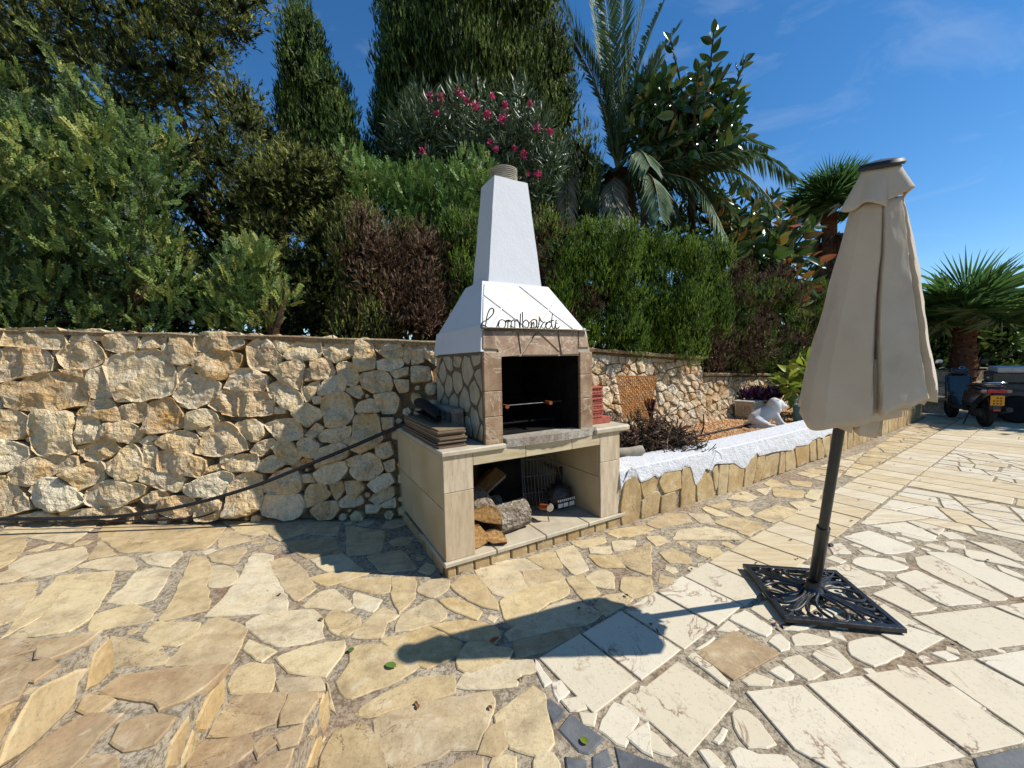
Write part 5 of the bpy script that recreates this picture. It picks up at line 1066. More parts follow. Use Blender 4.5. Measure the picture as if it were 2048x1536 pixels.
m_fan = mk_leafmat('fan_palm_leaf', [(0, G_(0.038, 0.090, 0.027)), (.6, G_(0.083, 0.173, 0.042)), (1, G_(0.180, 0.285, 0.068))], .4, .3, .45)
m_yel = mk_leafmat('yellow_green_leaf', [(0, G_(.10, .16, .02)), (.5, G_(.24, .30, .03)), (1, G_(.42, .42, .06))], .45, .35)
m_purple = mk_leafmat('purple_leaf', [(0, G_(.018, .004, .016)), (.7, G_(.055, .012, .045)), (1, G_(.16, .06, .12))], .5, .2)
m_trunk = mk_simple('tree_bark', srgb(104, 84, 62), .95, .1, var=.25, scale=14, bump=1.0, bd=.02)
n = N('palm_trunk_bark'); h_ = n.noise(6, 5, .7, vec=n.scl(1, 1, 3)); m_ptrunk = n.done(n.ramp(h_, [(.3, srgb(74, 48, 34)), (.6, srgb(124, 84, 60)), (.8, srgb(150, 110, 82))]), .95, n.bump(h_, 1.0, .03), spec=.1)
def px_points(poly, y0, y1, n_, seed=0, gap=0):
    """points inside a pixel outline, spread through a real depth range"""
    r = np.random.default_rng(seed); q = np.array(poly); out = np.zeros((0, 3)); miss = 0
    while len(out) < n_ and miss < 400:
        p = r.uniform(q.min(0), q.max(0), (64, 2)); p = p[inside2(p, poly)]; miss += 1
        for u, v in p:
            c = D(u, v, r.uniform(y0, y1))
            if gap and len(out) and np.min(np.linalg.norm(out - c, axis=1)) < gap: continue
            out = np.vstack([out, c])
    return out[:n_]
def bushy(name, part, cen, rc, per, tmpl, size, m, parent, up=.6, core=True, seed=0, outbias=.6, squash=1.0, spread=1.0):
    """foliage from clumps: each clump has a heart painted dark as inner shade, and a random tint"""
    r = np.random.default_rng(seed); parts = []; ncl = len(cen); rc = np.broadcast_to(rc, (ncl,)) * r.uniform(.7, 1.3, ncl)
    d = unit(r.normal(size=(ncl, per, 3))); rad = rc[:, None] * r.uniform(.35, 1.0, (ncl, per)) ** .6
    pos = cen[:, None] + d * rad[..., None] * np.array([1, 1, squash]) * spread; dr = d * outbias + np.array([0, 0, up]) + r.normal(size=d.shape) * .25
    pos, dr = pos.reshape(-1, 3), dr.reshape(-1, 3); nT = len(tmpl); ct = r.uniform(.1, .75, ncl)
    tin = np.clip(np.repeat(ct, per) + r.uniform(-.4, .45, ncl * per), 0, 1); sz = size * r.uniform(.6, 1.3, ncl * per)
    w = r.integers(0, nT, ncl * per)
    for k, (tv, tf) in enumerate(tmpl):
        s = w == k; V, T = scatter(tv, tf, pos[s], dr[s], sz[s]); parts.append((V, T, np.repeat(tin[s], len(tv))))
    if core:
        tv, tf = BULK; tv = tv * np.array([1, 1, squash]); V, T = scatter(tv, tf, cen, np.tile([0, 0, 1.0], (ncl, 1)) + r.normal(size=(ncl, 3)) * .3, rc * .8); parts.append((V, T, np.full(len(V), .05)))  # heart blades fixed near the darkest tint, a painted inner shade
    V, T, ti_ = cat(parts); b = np.array(parent.location) if parent is not None else 0
    return npmesh(part, V - b, T, m, parent, ti_)
def t_bulk():
    r = random.Random(5); V, T = [], []
    for i in range(26):
        d = Vector((r.gauss(0, 1), r.gauss(0, 1), r.gauss(0, 1))).normalized(); s = d.cross(Vector((r.gauss(0, 1), r.gauss(0, 1), r.gauss(0, 1)))).normalized() * .2; o = len(V); V += [s - d * .15, -s - d * .15, d * r.uniform(.55, 1.0)]; T.append((o, o + 1, o + 2))
    return np.array(V), np.array(T)
BULK = t_bulk()
SP = [t_spray(9, .46, .06, i) for i in range(4)]; SPf = [t_spray(9, .28, .042, i + 9) for i in range(4)]; PI_ = [t_pinnate(9, .19, .05, i) for i in range(4)]
def trunk(parent, pts, rad, name='trunk', m=None):
    b = np.array(parent.location); P = catmull([np.array(p) - b for p in pts], 5); k = len(P); R = np.interp(np.linspace(0, 1, k), np.linspace(0, 1, len(rad)), rad)
    return MB().tube(P, list(R * np.array([rng.uniform(.9, 1.1) for _ in range(k)])), 9).build(name, m or m_trunk, parent, True)
def tree(name, label, cat_, base, group=None): return thing(name, label, cat_, tuple(base), 0, group)
def limbs(t, base, cen, k, r0, seed):
    r = random.Random(seed)
    for i in range(k):
        c = cen[r.randrange(len(cen))]; b = np.array(base); mid = (b * .55 + c * .45) + np.array([r.uniform(-.2, .2), r.uniform(-.2, .2), r.uniform(-.1, .2)])
        trunk(t, [b + np.array([0, 0, r.uniform(.1, .6)]), mid, c], [r0 * .6, r0 * .35, r0 * .12], 'limb')

# large dark juniper on the left
poly = [(-160, -160), (525, -160), (520, 10), (490, 70), (462, 110), (450, 150), (500, 190), (505, 240), (590, 300), (610, 380), (560, 450), (520, 560), (480, 645), (-160, 650)]
cen = px_points(poly, 5.4, 7.6, 420, 1, .42); t = tree('juniper_tree', 'huge dark olive juniper filling the upper left', 'tree', (-3.9, 6.4, 1.55)); trunk(t, [(-3.9, 6.4, 1.4), (-3.8, 6.4, 3), (-3.7, 6.5, 5)], [.22, .17, .1]); limbs(t, (-3.8, 6.4, 2.2), cen, 10, .12, 3)
bushy('j', 'crown', cen, .30, 120, SP, .125, m_jun, t, .7, True, 1, .7, 1.1)
# low juniper boughs between the big tree and the dead hedge
poly = [(490, 320), (610, 295), (690, 330), (735, 380), (740, 470), (700, 560), (690, 650), (560, 655), (500, 560), (450, 450)]
cen = px_points(poly, 5.0, 5.9, 150, 2); t = tree('juniper_bush', 'olive juniper bush between the tall cypress and the stone wall', 'bush', (-2.6, 5.4, 1.5)); trunk(t, [(-2.6, 5.4, 1.4), (-2.5, 5.4, 2.4)], [.1, .06])
bushy('j', 'crown', cen, .22, 80, SP, .10, m_jun, t, .6, True, 2)
# slim cypress
poly = [(596, -5), (608, 30), (632, 90), (668, 155), (700, 235), (735, 325), (730, 430), (690, 500), (590, 470), (570, 380), (564, 290), (568, 200), (574, 110), (586, 40)]
cen = px_points(poly, 7.2, 8.4, 330, 3); t = tree('cypress_tree', 'pointed dark cypress left of the big paired cypresses', 'tree', (-3.9, 7.8, 1.55)); trunk(t, [(-3.9, 7.8, 1.4), (-3.9, 7.8, 4), (-4.2, 7.8, 7.4)], [.16, .12, .04])
bushy('c', 'crown', cen, .24, 95, SPf, .15, m_cyp, t, 1.5, True, 3, .5, 1.5)
# two broad cypresses behind the chimney
poly = [(778, -170), (905, -170), (915, 40), (905, 200), (910, 420), (780, 400), (760, 300), (772, 230), (768, 120), (778, 20)]
cen = px_points(poly, 7.6, 9.0, 330, 4); t = tree('cypress_tree', 'broad dark cypress behind the oleander, left of its twin', 'tree', (-1.9, 8.4, 1.5)); trunk(t, [(-1.9, 8.4, 1.4), (-1.9, 8.4, 5), (-1.9, 8.4, 9)], [.2, .15, .08])
bushy('c', 'crown', cen, .34, 130, SPf, .17, m_cyp, t, 1.7, True, 4, .45, 1.7)
poly = [(895, -170), (1060, -170), (1092, -40), (1108, 60), (1128, 130), (1150, 220), (1172, 300), (1182, 380), (1150, 480), (1060, 470), (905, 420), (900, 200), (905, 0)]
cen = px_points(poly, 7.2, 8.6, 400, 5); t = tree('cypress_tree', 'broad green cypress right behind the chimney top', 'tree', (0.1, 8.0, 1.4)); trunk(t, [(0.1, 8.0, 1.3), (0.1, 8.0, 5), (0.0, 8.0, 9)], [.2, .15, .08])
bushy('c', 'crown', cen, .32, 130, SPf, .16, m_cyp2, t, 1.8, True, 5, .45, 1.8)
# feathery shrub, left foreground
poly = [(-200, 250), (0, 185), (60, 210), (160, 235), (250, 260), (330, 290), (372, 340), (345, 400), (330, 450), (372, 520), (380, 590), (340, 655), (-200, 660)]
cen = px_points(poly, 4.1, 5.4, 190, 6, .26); t = tree('feathery_shrub', 'light green feathery shrub spilling over the wall at far left', 'shrub', (-4.6, 4.7, 1.6)); trunk(t, [(-4.6, 4.7, 1.5), (-4.5, 4.7, 2.2), (-4.3, 4.7, 3.2)], [.06, .05, .02]); limbs(t, (-4.6, 4.7, 1.7), cen, 12, .04, 4)
bushy('f', 'foliage', cen, .20, 40, PI_, .17, m_feather, t, .8, False, 6, .6); 
cen2 = px_points(poly, 4.9, 5.5, 60, 61); bushy('f', 'inner_foliage', cen2, .30, 10, PI_, .2, m_feather, t, .7, True, 61)
# its long bare-tipped shoots
tips = [[(180, 330), (150, 200), (110, 120), (45, 35)], [(220, 320), (180, 210), (130, 150)], [(240, 330), (215, 220), (185, 140)], [(10, 330), (5, 200), (0, 140)], [(60, 300), (55, 210), (35, 145)], [(340, 330), (345, 290), (338, 235)]]
mbs = MB(); pp, dd = [], []
for tp in tips:
    L = catmull([D(u, v, 4.75) for u, v in tp], 8); mbs.tube([np.array(a) - np.array(t.location) for a in L], [.012 - .010 * i / (len(L) - 1) for i in range(len(L))], 5)
    for i in range(4, len(L) - 1):
        for _ in range(3): pp.append(np.array(L[i]) + nr.normal(size=3) * .02); dd.append(np.array(L[i + 1] - L[i]) / np.linalg.norm(L[i + 1] - L[i]) + nr.normal(size=3) * .45)
mbs.build('shoot', m_trunk, t, True); V, T = scatter(*PI_[0], np.array(pp), np.array(dd), nr.uniform(.12, .2, len(pp))); npmesh('shoot_leaves', V - np.array(t.location), T, m_feather, t, np.repeat(nr.uniform(.4, .9, len(pp)), len(PI_[0][0])))
poly = [(395, 655), (415, 590), (450, 540), (480, 490), (520, 500), (545, 560), (575, 600), (540, 655)]
cen = px_points(poly, 3.95, 4.4, 42, 7); t = tree('feathery_shrub', 'small grey-green feathery shrub at the wall edge beside the dead branch', 'shrub', (-2.6, 4.15, 1.5)); trunk(t, [(-2.6, 4.15, 1.45), (-2.55, 4.15, 2.2)], [.03, .015]); bushy('f', 'foliage', cen, .15, 26, PI_, .15, m_feather, t, .9, False, 7, .5)
# broken dead branch
t = tree('dead_branch', 'broken dead branch sticking up behind the wall', 'branch', tuple(D(548, 668, 4.0)))
trunk(t, [D(548, 675, 4.0), D(560, 630, 4.0), D(572, 585, 4.02), D(568, 560, 4.05)], [.035, .03, .028, .012], 'stem'); trunk(t, [D(552, 655, 4.0), D(535, 635, 3.97), D(522, 620, 3.95)], [.022, .018, .012], 'side_stub')
# pale green scrambling shrub above the dead hedge
poly = [(690, 300), (745, 350), (860, 350), (965, 315), (990, 370), (940, 430), (885, 470), (850, 490), (835, 540), (800, 470), (735, 430)]
cen = px_points(poly, 5.3, 5.9, 110, 8); t = tree('scrambling_shrub', 'fresh green scrambling shrub below the pink oleander', 'shrub', (-1.2, 5.6, 1.45)); trunk(t, [(-1.2, 5.6, 1.4), (-1.1, 5.6, 2.4), (-.9, 5.6, 3.2)], [.05, .04, .02]); limbs(t, (-1.2, 5.6, 1.7), cen, 8, .03, 9)
bushy('f', 'foliage', cen, .21, 30, PI_, .16, m_fresh, t, .6, False, 8, .6); bushy('f', 'inner_foliage', cen[:40] + np.array([0, .35, -.1]), .25, 8, PI_, .2, m_feather, t, .6, True, 81)
# oleander
poly = [(785, 260), (815, 200), (880, 185), (960, 180), (1050, 180), (1085, 235), (1115, 280), (1118, 360), (1085, 435), (1060, 440), (960, 330), (880, 350), (800, 330)]
cen = px_points(poly, 6.3, 7.0, 170, 9); t = tree('oleander_bush', 'oleander bush with pink flower clusters behind the chimney', 'bush', (-.3, 6.7, 1.4)); limbs(t, (-.3, 6.7, 1.4), cen, 16, .035, 10)
LF = [t_leaf(1, .075, .3, .2, 2)]
bushy('o', 'foliage', cen, .2, 40, LF, .17, m_ole, t, .55, False, 9, .8); bushy('o', 'inner_foliage', cen[:70] + np.array([0, .4, -.1]), .3, 10, LF, .2, m_ole, t, .5, True, 91)
PT = [t_leaf(1, .38, .2, .3, 2)]
for k_, (u, v, s) in enumerate([(920, 187, 1.3), (880, 196, 1.2), (860, 194, .8), (952, 214, 1.2), (973, 230, 1.2), (1005, 238, 1.4), (984, 193, .7), (1010, 211, .8), (873, 227, .6), (933, 203, .8), (1047, 310, 1.0), (1074, 256, .8), (1100, 263, .9), (845, 303, .9), (980, 285, .6), (990, 300, .7), (1053, 350, .7), (1075, 350, .9), (1028, 297, .6), (785, 367, .7), (1062, 208, .5)]):
    c = D(u, v, 6.25); n_ = int(30 * s) + 6; p = c + np.clip(nr.normal(size=(n_, 3)), -1.3, 1.3) * .028 * s; V, T = scatter(*PT[0], p, nr.normal(size=(n_, 3)) + np.array([0, -.4, .3]), nr.uniform(.032, .06, n_)); npmesh('flower_cluster', V - np.array(t.location), T, m_pink, t, np.repeat(nr.random(n_), len(PT[0][0])))
# clipped hedge: one cypress after another along the wall
def hedge(label, u0, u1, vt, vb, y, dep, ncl, mat, dead, seed, name='hedge_cypress', rc=.17, lean=0):
    """one clipped shrub: rounded column between pixel limits at a distance"""
    a, b = D(u0, (vt + vb) / 2, y), D(u1, (vt + vb) / 2, y); cx, w = (a[0] + b[0]) / 2, (b[0] - a[0]) / 2; zt_, zb_ = D((u0 + u1) / 2, vt, y)[2], D((u0 + u1) / 2, vb, y)[2]
    t = tree(name, label, 'hedge', (cx, y, zb_), 'clipped hedge along the wall'); r = np.random.default_rng(seed); P = []
    while len(P) < ncl:
        q = r.uniform(-1, 1, 3); hh = (q[2] + 1) / 2
        rad = 1.0 if hh < .8 else 1 - .55 * ((hh - .8) / .2) ** 2
        if q[0] ** 4 + q[1] ** 4 > rad ** 4: continue
        if q[0] ** 2 + q[1] ** 2 < .35 and hh < .85: continue
        P.append((cx + q[0] * w * .92, y + q[1] * dep, zb_ + hh * (zt_ - zb_ - .08)))
    P = np.array(P); rr_ = r.random(ncl); isd = rr_ < dead if np.isscalar(dead) else np.array([dead((p - np.array([cx, y, zb_])) / np.array([w, dep, zt_ - zb_]), x) for p, x in zip(P, rr_)])
    trunk(t, [(cx, y, zb_ - .2), (cx, y, zb_ + (zt_ - zb_) * .7)], [.05, .02])
    if (~isd).any(): bushy('h', 'foliage', P[~isd], rc, 125, SPf, .078, mat, t, 1.6, True, seed, .55, 1.3)
    if isd.any(): bushy('h', 'dead_foliage', P[isd], rc, 60, SPf, .085, m_dead, t, .9, True, seed + 50, .7, 1.2)
    return t
hedge('half-dead brown hedge cypress nearest the wall left of the barbecue', 690, 790, 425, 670, 4.55, .35, 110, m_jun, lambda p, x: p[2] > .15 and p[0] > -.35 and x < .75, 31)
hedge('dead brown hedge cypress just left of the chimney', 770, 885, 455, 672, 4.75, .4, 130, m_jun, lambda p, x: x < .93, 32)
hedge('shaded green hedge cypress directly left of the chimney', 890, 975, 420, 670, 5.0, .35, 100, m_hedge, lambda p, x: x < .22, 33)
hedge('hedge cypress behind the hood with a brown flank', 1060, 1150, 440, 690, 5.35, .35, 100, m_hedge, lambda p, x: (p[0] < 0 and x < .7) or x < .15, 34)
hedge('large green hedge cypress right of the chimney with brown lower middle', 1120, 1275, 452, 693, 5.55, .5, 170, m_hedge, lambda p, x: (abs(p[0] + .35) < .35 and .1 < p[2] < .45 and x < .6) or (p[2] > .9 and abs(p[0] - .0) < .4 and x < .6), 35)
hedge('brightest green hedge cypress in the middle of the hedge', 1262, 1398, 468, 712, 6.15, .55, 180, m_hedge, .02, 36)
hedge('narrow green hedge cypress with browned foot', 1385, 1445, 487, 735, 6.55, .4, 90, m_hedge, lambda p, x: p[2] < .35 and x < .8, 37)
hedge('brown hedge cypress with green patches beside the narrow one', 1435, 1520, 520, 745, 7.0, .5, 120, m_hedge, lambda p, x: x < .72, 38)
hedge('brown hedge cypress behind the planter box', 1505, 1590, 548, 748, 7.8, .5, 120, m_hedge, lambda p, x: x < .7 if p[2] > .35 else x < .25, 39)
hedge('green and brown hedge cypress behind the parasol', 1575, 1680, 560, 748, 8.8, .6, 120, m_hedge, lambda p, x: x < .5, 40)
# date palm
def curve3(p, d, L, droop, k=14, side=0.0):
    P = [np.array(p, float)]; d = np.array(d, float) / np.linalg.norm(d)
    for i in range(k): d = d + np.array([side, 0, -droop]) / k; d /= np.linalg.norm(d); P.append(P[-1] + d * L / k)
    return np.array(P)
def frond(t, P, leaf, m, npairs=46, vee=.5, fwd=.75, seed=0, rr0=.018, hang=0.0, wl=.018):
    """pinnate palm leaf along a curve"""
    r = np.random.default_rng(seed); k = len(P); s = np.linspace(.10, 1, npairs) * (k - 1); V, T, ti_ = [], [], []; o = 0
    for q in s:
        i = min(int(q), k - 2); f_ = q - i; p = P[i] * (1 - f_) + P[i + 1] * f_; tg = P[i + 1] - P[i]; tg = tg / np.linalg.norm(tg); sd = np.cross(tg, [0, 0, 1.0]); nl_ = np.linalg.norm(sd); sd = sd / nl_ if nl_ > .1 else np.array([1.0, 0, 0]); up = np.cross(sd, tg)
        u = q / (k - 1); L = leaf * (math.sin(math.pi * (.12 + .80 * u)) ** .6) * r.uniform(.85, 1.1)
        for g in (-1, 1):
            d = sd * g + tg * fwd * r.uniform(.8, 1.3) + up * vee * r.uniform(.5, 1.2) + np.array([0, 0, -hang]) + r.normal(size=3) * .07; d = d / np.linalg.norm(d); w_ = np.cross(d, up); w_ = w_ / (np.linalg.norm(w_) + 1e-6) * wl; m1 = p + d * L * .5 + np.array([0, 0, -.02 * L]); e = p + d * L + np.array([0, 0, -(.08 + hang * .2) * L])
            V += [p, m1 + w_, e, m1 - w_]; T += [(o, o + 1, o + 2), (o, o + 2, o + 3)]; o += 4; ti_ += [r.random() * .7 + .15] * 4
    fo = npmesh('frond', np.array(V) - np.array(t.location), np.array(T), m, t, ti_)
    b = np.array(t.location); MB().tube([x - b for x in P], list(np.linspace(rr0, .004, k)), 6).build('rachis', m_rach, fo, True)
m_rach = mk_simple('palm_rachis', srgb(150, 142, 100), .6, .3)
PY = 8.0; hub = D(1235, 345, PY); t = tree('date_palm', 'date palm with tall upright fronds behind the hedge', 'palm', (hub[0], hub[1], 1.35)); trunk(t, [(hub[0], hub[1], 1.2), (hub[0], hub[1], hub[2] - 1), tuple(hub)], [.28, .24, .26], 'trunk', m_ptrunk)
for k_, (u, v, dy, c) in enumerate([(1100, -30, .2, .1), (1150, 85, -.1, .1), (1205, -40, -.3, .05), (1290, 0, -.2, .35), (1325, 10, .2, .3), (1320, 118, -.5, .35), (1250, -60, .5, .05), (1180, -20, .6, .1), (1352, 60, .7, .3)]):
    tip = D(u, v, PY + dy); mid = (hub + tip) / 2 + np.array([(tip[0] - hub[0]) * -.12, 0, .15]); P = np.array(catmull([hub, mid, tip], 9)); frond(t, P, .58, m_frond, 90, .35, 1.35, k_, wl=.022)
for k_, (u, v, mu, mv, dy, dry) in enumerate([(1588, 350, 1480, 300, -.5, 0), (1535, 290, 1420, 270, .3, 0), (1560, 420, 1450, 330, -1.0, 0), (1455, 480, 1380, 360, -1.2, 0), (1320, 430, 1300, 350, -1.4, 0), (1262, 475, 1225, 380, -1.3, 1), (1132, 440, 1145, 300, -1.0, 1), (1400, 440, 1340, 350, -.6, 0), (1490, 470, 1400, 350, .2, 0), (1170, 400, 1190, 330, -.6, 0), (1300, 330, 1275, 300, -1.3, 0), (1500, 300, 1390, 310, -.9, 0), (1440, 400, 1350, 340, .6, 0), (1200, 440, 1205, 370, .2, 0), (1280, 440, 1270, 365, .6, 1), (1360, 450, 1320, 370, .1, 0)]):
    P = np.array(catmull([hub, D(mu, mv, PY + dy * .6), D(u, v, PY + dy)], 9)); frond(t, P, .5, m_fdry if dry else m_frond, 64, .05, .8, 40 + k_, hang=.7, wl=.022)
# rubber plants
FL = [t_leaf(1, .24, .35, .18, 5)]
def ficus(name, label, base, stems, m, size, inner, seed, leafn=13, gap=.5, core_rc=.3, loaf=.6):
    t = tree(name, label, 'tree', base); r = np.random.default_rng(seed); pp, dd, ss = [], [], []
    for S in stems:
        P = catmull(S, 8); trunk(t, S, [.035, .02, .012], 'stem'); P = np.array(P); L = len(P); i0 = int(L * gap)
        for j in range(leafn):
            q = i0 + (L - 1 - i0) * (j + r.random()) / leafn; i = min(int(q), L - 2); p = P[i] + (P[i + 1] - P[i]) * (q - i); tg = unit(P[i + 1] - P[i]); a = j * 2.4 + r.uniform(-.4, .4); sd = unit(np.cross(tg, [.3, .9, .1])); s2 = np.cross(tg, sd); u = (q - i0) / (L - i0)
            d = (sd * math.cos(a) + s2 * math.sin(a)) * (1.15 - .75 * u ** 3) + tg * (.35 + .9 * u ** 2); pp.append(p); dd.append(d); ss.append(size * r.uniform(.75, 1.15) * (1 - .25 * u))
    if len(inner):
        k = len(inner) * 16; c = np.repeat(inner, 16, 0); d = unit(r.normal(size=(k, 3))); pp += list(c + d * core_rc * r.uniform(.3, 1, (k, 1))); dd += list(d + np.array([0, 0, .15])); ss += list(size * r.uniform(.6, 1.0, k))
    pp, dd, ss = np.array(pp), np.array(dd), np.array(ss); V, T = scatter(*FL[0], pp, dd, ss); npmesh('foliage', V - np.array(t.location), T, m, t, np.repeat(r.random(len(pp)) * (.94 if m is m_fic else .9), len(FL[0][0])), smooth=True)
    if len(inner): tv, tf = t_blob(3); V, T = scatter(tv, tf, inner + np.array([0, .25, -.05]), np.tile([0, 0, 1.0], (len(inner), 1)), np.full(len(inner), core_rc * .6)); npmesh('inner_foliage', V - np.array(t.location), T, m_fic, t, np.full(len(V), .1))
    return t
FY = 7.7; fb = D(1390, 420, FY)
st = lambda *q: [D(u, v, FY + dy) for u, v, dy in q]
stems = [st((1380, 330, 0), (1365, 190, -.1), (1340, 75, -.2)), st((1385, 330, 0), (1415, 170, .1), (1428, 60, 0)), st((1390, 330, 0), (1455, 210, 0), (1490, 120, -.1)), st((1385, 330, 0), (1440, 250, -.3), (1480, 215, -.4)), st((1370, 340, 0), (1320, 230, -.3), (1285, 190, -.4)), st((1360, 340, 0), (1300, 270, -.2), (1262, 250, -.3)), st((1380, 330, 0), (1390, 220, -.5), (1395, 140, -.6)), st((1380, 350, 0), (1440, 300, -.4), (1470, 290, -.5)), st((1375, 330, 0), (1350, 230, -.5), (1330, 150, -.5)), st((1380, 330, .1), (1400, 230, .5), (1450, 150, .5))]
inner = px_points([(1275, 200), (1340, 170), (1400, 175), (1460, 200), (1475, 290), (1440, 320), (1350, 330), (1280, 290)], FY - .3, FY + .8, 80, 12)
ficus('rubber_tree', 'glossy dark rubber plant standing tall against the sky', (fb[0], FY, 1.3), stems, m_fic, .30, inner, 5)
trunk(bpy.data.objects['rubber_tree'], [(fb[0], FY, 1.2), D(1385, 500, FY), D(1380, 330, FY)], [.10, .08, .05])
FY2 = 8.4; st = lambda *q: [D(u, v, FY2 + dy) for u, v, dy in q]; fb = D(1530, 560, FY2)
stems = [st((1500, 600, 0), (1500, 500, -.1), (1505, 410, -.2)), st((1510, 600, 0), (1560, 480, -.1), (1590, 420, -.2)), st((1520, 600, 0), (1580, 520, -.3), (1640, 520, -.3)), st((1520, 600, 0), (1590, 560, -.5), (1625, 570, -.6)), st((1500, 600, 0), (1450, 500, -.3), (1430, 420, -.4)), st((1510, 600, 0), (1540, 520, -.5), (1560, 470, -.6)), st((1520, 620, 0), (1570, 600, -.5), (1600, 620, -.5)), st((1500, 590, 0), (1470, 520, -.5), (1480, 450, -.5)), st((1530, 590, 0), (1600, 480, .2), (1630, 450, .2)), st((1520, 600, 0), (1540, 450, .2), (1545, 390, .3))]
inner = px_points([(1390, 430), (1450, 400), (1540, 420), (1590, 470), (1620, 560), (1580, 640), (1480, 640), (1420, 540)], FY2 - .2, FY2 + .6, 40, 13)
t = ficus('rubber_tree', 'rubber plant with rusty orange leaves above the brown hedge', (fb[0], FY2, 1.1), stems, m_fic2, .34, inner, 6); trunk(t, [(fb[0], FY2, 1.0), D(1515, 600, FY2)], [.07, .05])
# dark understory filling behind the hedge and palm
poly = [(1060, 400), (1200, 370), (1320, 360), (1420, 380), (1540, 440), (1560, 540), (1400, 560), (1060, 560)]
cen = px_points(poly, 9.4, 10.6, 160, 14); t = tree('dark_thicket', 'shadowed thicket under the date palm fronds', 'thicket', (2.8, 10, 1.3)); trunk(t, [(2.8, 10, 1.2), (2.8, 10, 2.4)], [.08, .05]); bushy('u', 'foliage', cen, .34, 26, [t_leaf(1, .2, .3, .2, 2)], .2, m_cyp, t, .2, True, 14)
# fan palms
def fanleaf(t, base, d, L, R, m, seed, nseg=46, pet=True, droop=.25, spread=2.35):
    r = np.random.default_rng(seed); d = unit(np.array(d, float)); P = curve3(base, d, L, droop * .6, 6); c = P[-1]; tg = unit(P[-1] - P[-2]); sd = np.cross(tg, [0, 0, 1.0]); sd = sd / (np.linalg.norm(sd) + 1e-6); up = np.cross(sd, tg); V, T, ti_ = [], [], []; o = 0
    for i in range(nseg):
        a = -spread + 2 * spread * i / (nseg - 1); l = R * (1 - .18 * abs(a / spread) ** 2) * r.uniform(.92, 1.06); e = tg * math.cos(a) + sd * math.sin(a); e = unit(e + up * .10 * r.normal()); w_ = np.cross(e, up) * R * .020
        m1 = c + e * l * .5 + up * .02; tp = c + e * l + np.array([0, 0, -droop * l * .35 * r.uniform(.5, 1.6)])
        V += [c, m1 + w_ + up * .012, tp, m1 - w_ - up * .012]; T += [(o, o + 1, o + 2), (o, o + 2, o + 3)]; o += 4; ti_ += [r.uniform(.15, .9)] * 4
    f_ = npmesh('fan_leaf', np.array(V) - np.array(t.location), np.array(T), m, t, ti_); b = np.array(t.location); MB().tube([x - b for x in P], [.02, .018, .016, .014, .012, .011, .01], 6).build('petiole', m_rach, f_, True)
def fanpalm(label, top, zb, nl, L, R, seed, skirt=0, tr=.18, face=()):
    t = tree('fan_palm', label, 'palm', (top[0], top[1], zb)); r = random.Random(seed)
    trunk(t, [(top[0], top[1], zb - .15), (top[0], top[1], (zb + top[2]) / 2), tuple(top)], [tr * 1.15, tr, tr * .95], 'trunk', m_ptrunk)
    b = np.array(t.location); mbk = MB()
    for i in range(46):      # old leaf bases
        z_ = zb + (top[2] - zb) * (i + r.random()) / 46; a = i * 2.4; q = np.array([top[0] + math.cos(a) * tr * .95, top[1] + math.sin(a) * tr * .95, z_]) - b; mbk.tube([q, q + np.array([math.cos(a) * .07, math.sin(a) * .07, .10])], [.045, .012], 5)
    tag(mbk.build('leaf_bases', m_ptrunk, t), kind='stuff')
    for i in range(nl):
        a = i * 2.4 + r.uniform(-.2, .2); e = 1.4 - 1.3 * (i / nl) ** .9; fanleaf(t, np.array(top) + np.array([0, 0, .05]), (math.cos(a) * math.cos(e), math.sin(a) * math.cos(e), math.sin(e)), L * r.uniform(.8, 1.1), R * r.uniform(.85, 1.1), m_fan, seed * 100 + i, droop=.3 + .3 * (i / nl))
    for i, (a, e, l_, r_) in enumerate(face): fanleaf(t, np.array(top) + np.array([0, 0, .05]), (math.cos(a) * math.cos(e), math.sin(a) * math.cos(e), math.sin(e)), l_, r_, m_fan, seed * 300 + i, 52, droop=.18, spread=2.3)
    for i in range(skirt):
        a = r.uniform(0, 6.28); fanleaf(t, np.array(top) + np.array([0, 0, -.1 - (i / max(skirt, 1)) * (top[2] - zb) * .6]), (math.cos(a) * .55, math.sin(a) * .55, -.8), L * .5, R * .85, m_fdry if r.random() < .35 else m_dead, seed * 100 + 60 + i, 24, droop=.6, spread=1.2)
    return t
tp = D(1930, 655, 11.0); fanpalm('fan palm with round green fans at the right edge', tuple(tp), .55, 12, .8, 1.1, 3, 0, .26, [(math.radians(a), math.radians(e), l, r) for a, e, l, r in ((221, 68, .85, 1.45), (245, 50, .9, 1.2), (195, 42, .9, 1.2), (300, 35, 1.0, 1.1), (150, 35, 1.0, 1.1), (221, 25, .9, 1.0), (330, 15, 1.1, 1.1), (120, 15, 1.1, 1.1))])
tp = D(1660, 430, 13.0); fanpalm('fan palm with dry skirt behind the parasol top', tuple(tp), .9, 16, .8, 1.0, 4, 26, .2, [(math.radians(a), math.radians(e), .8, 1.1) for a, e in ((230, 65), (260, 45), (200, 45), (290, 30), (170, 30), (230, 20))])
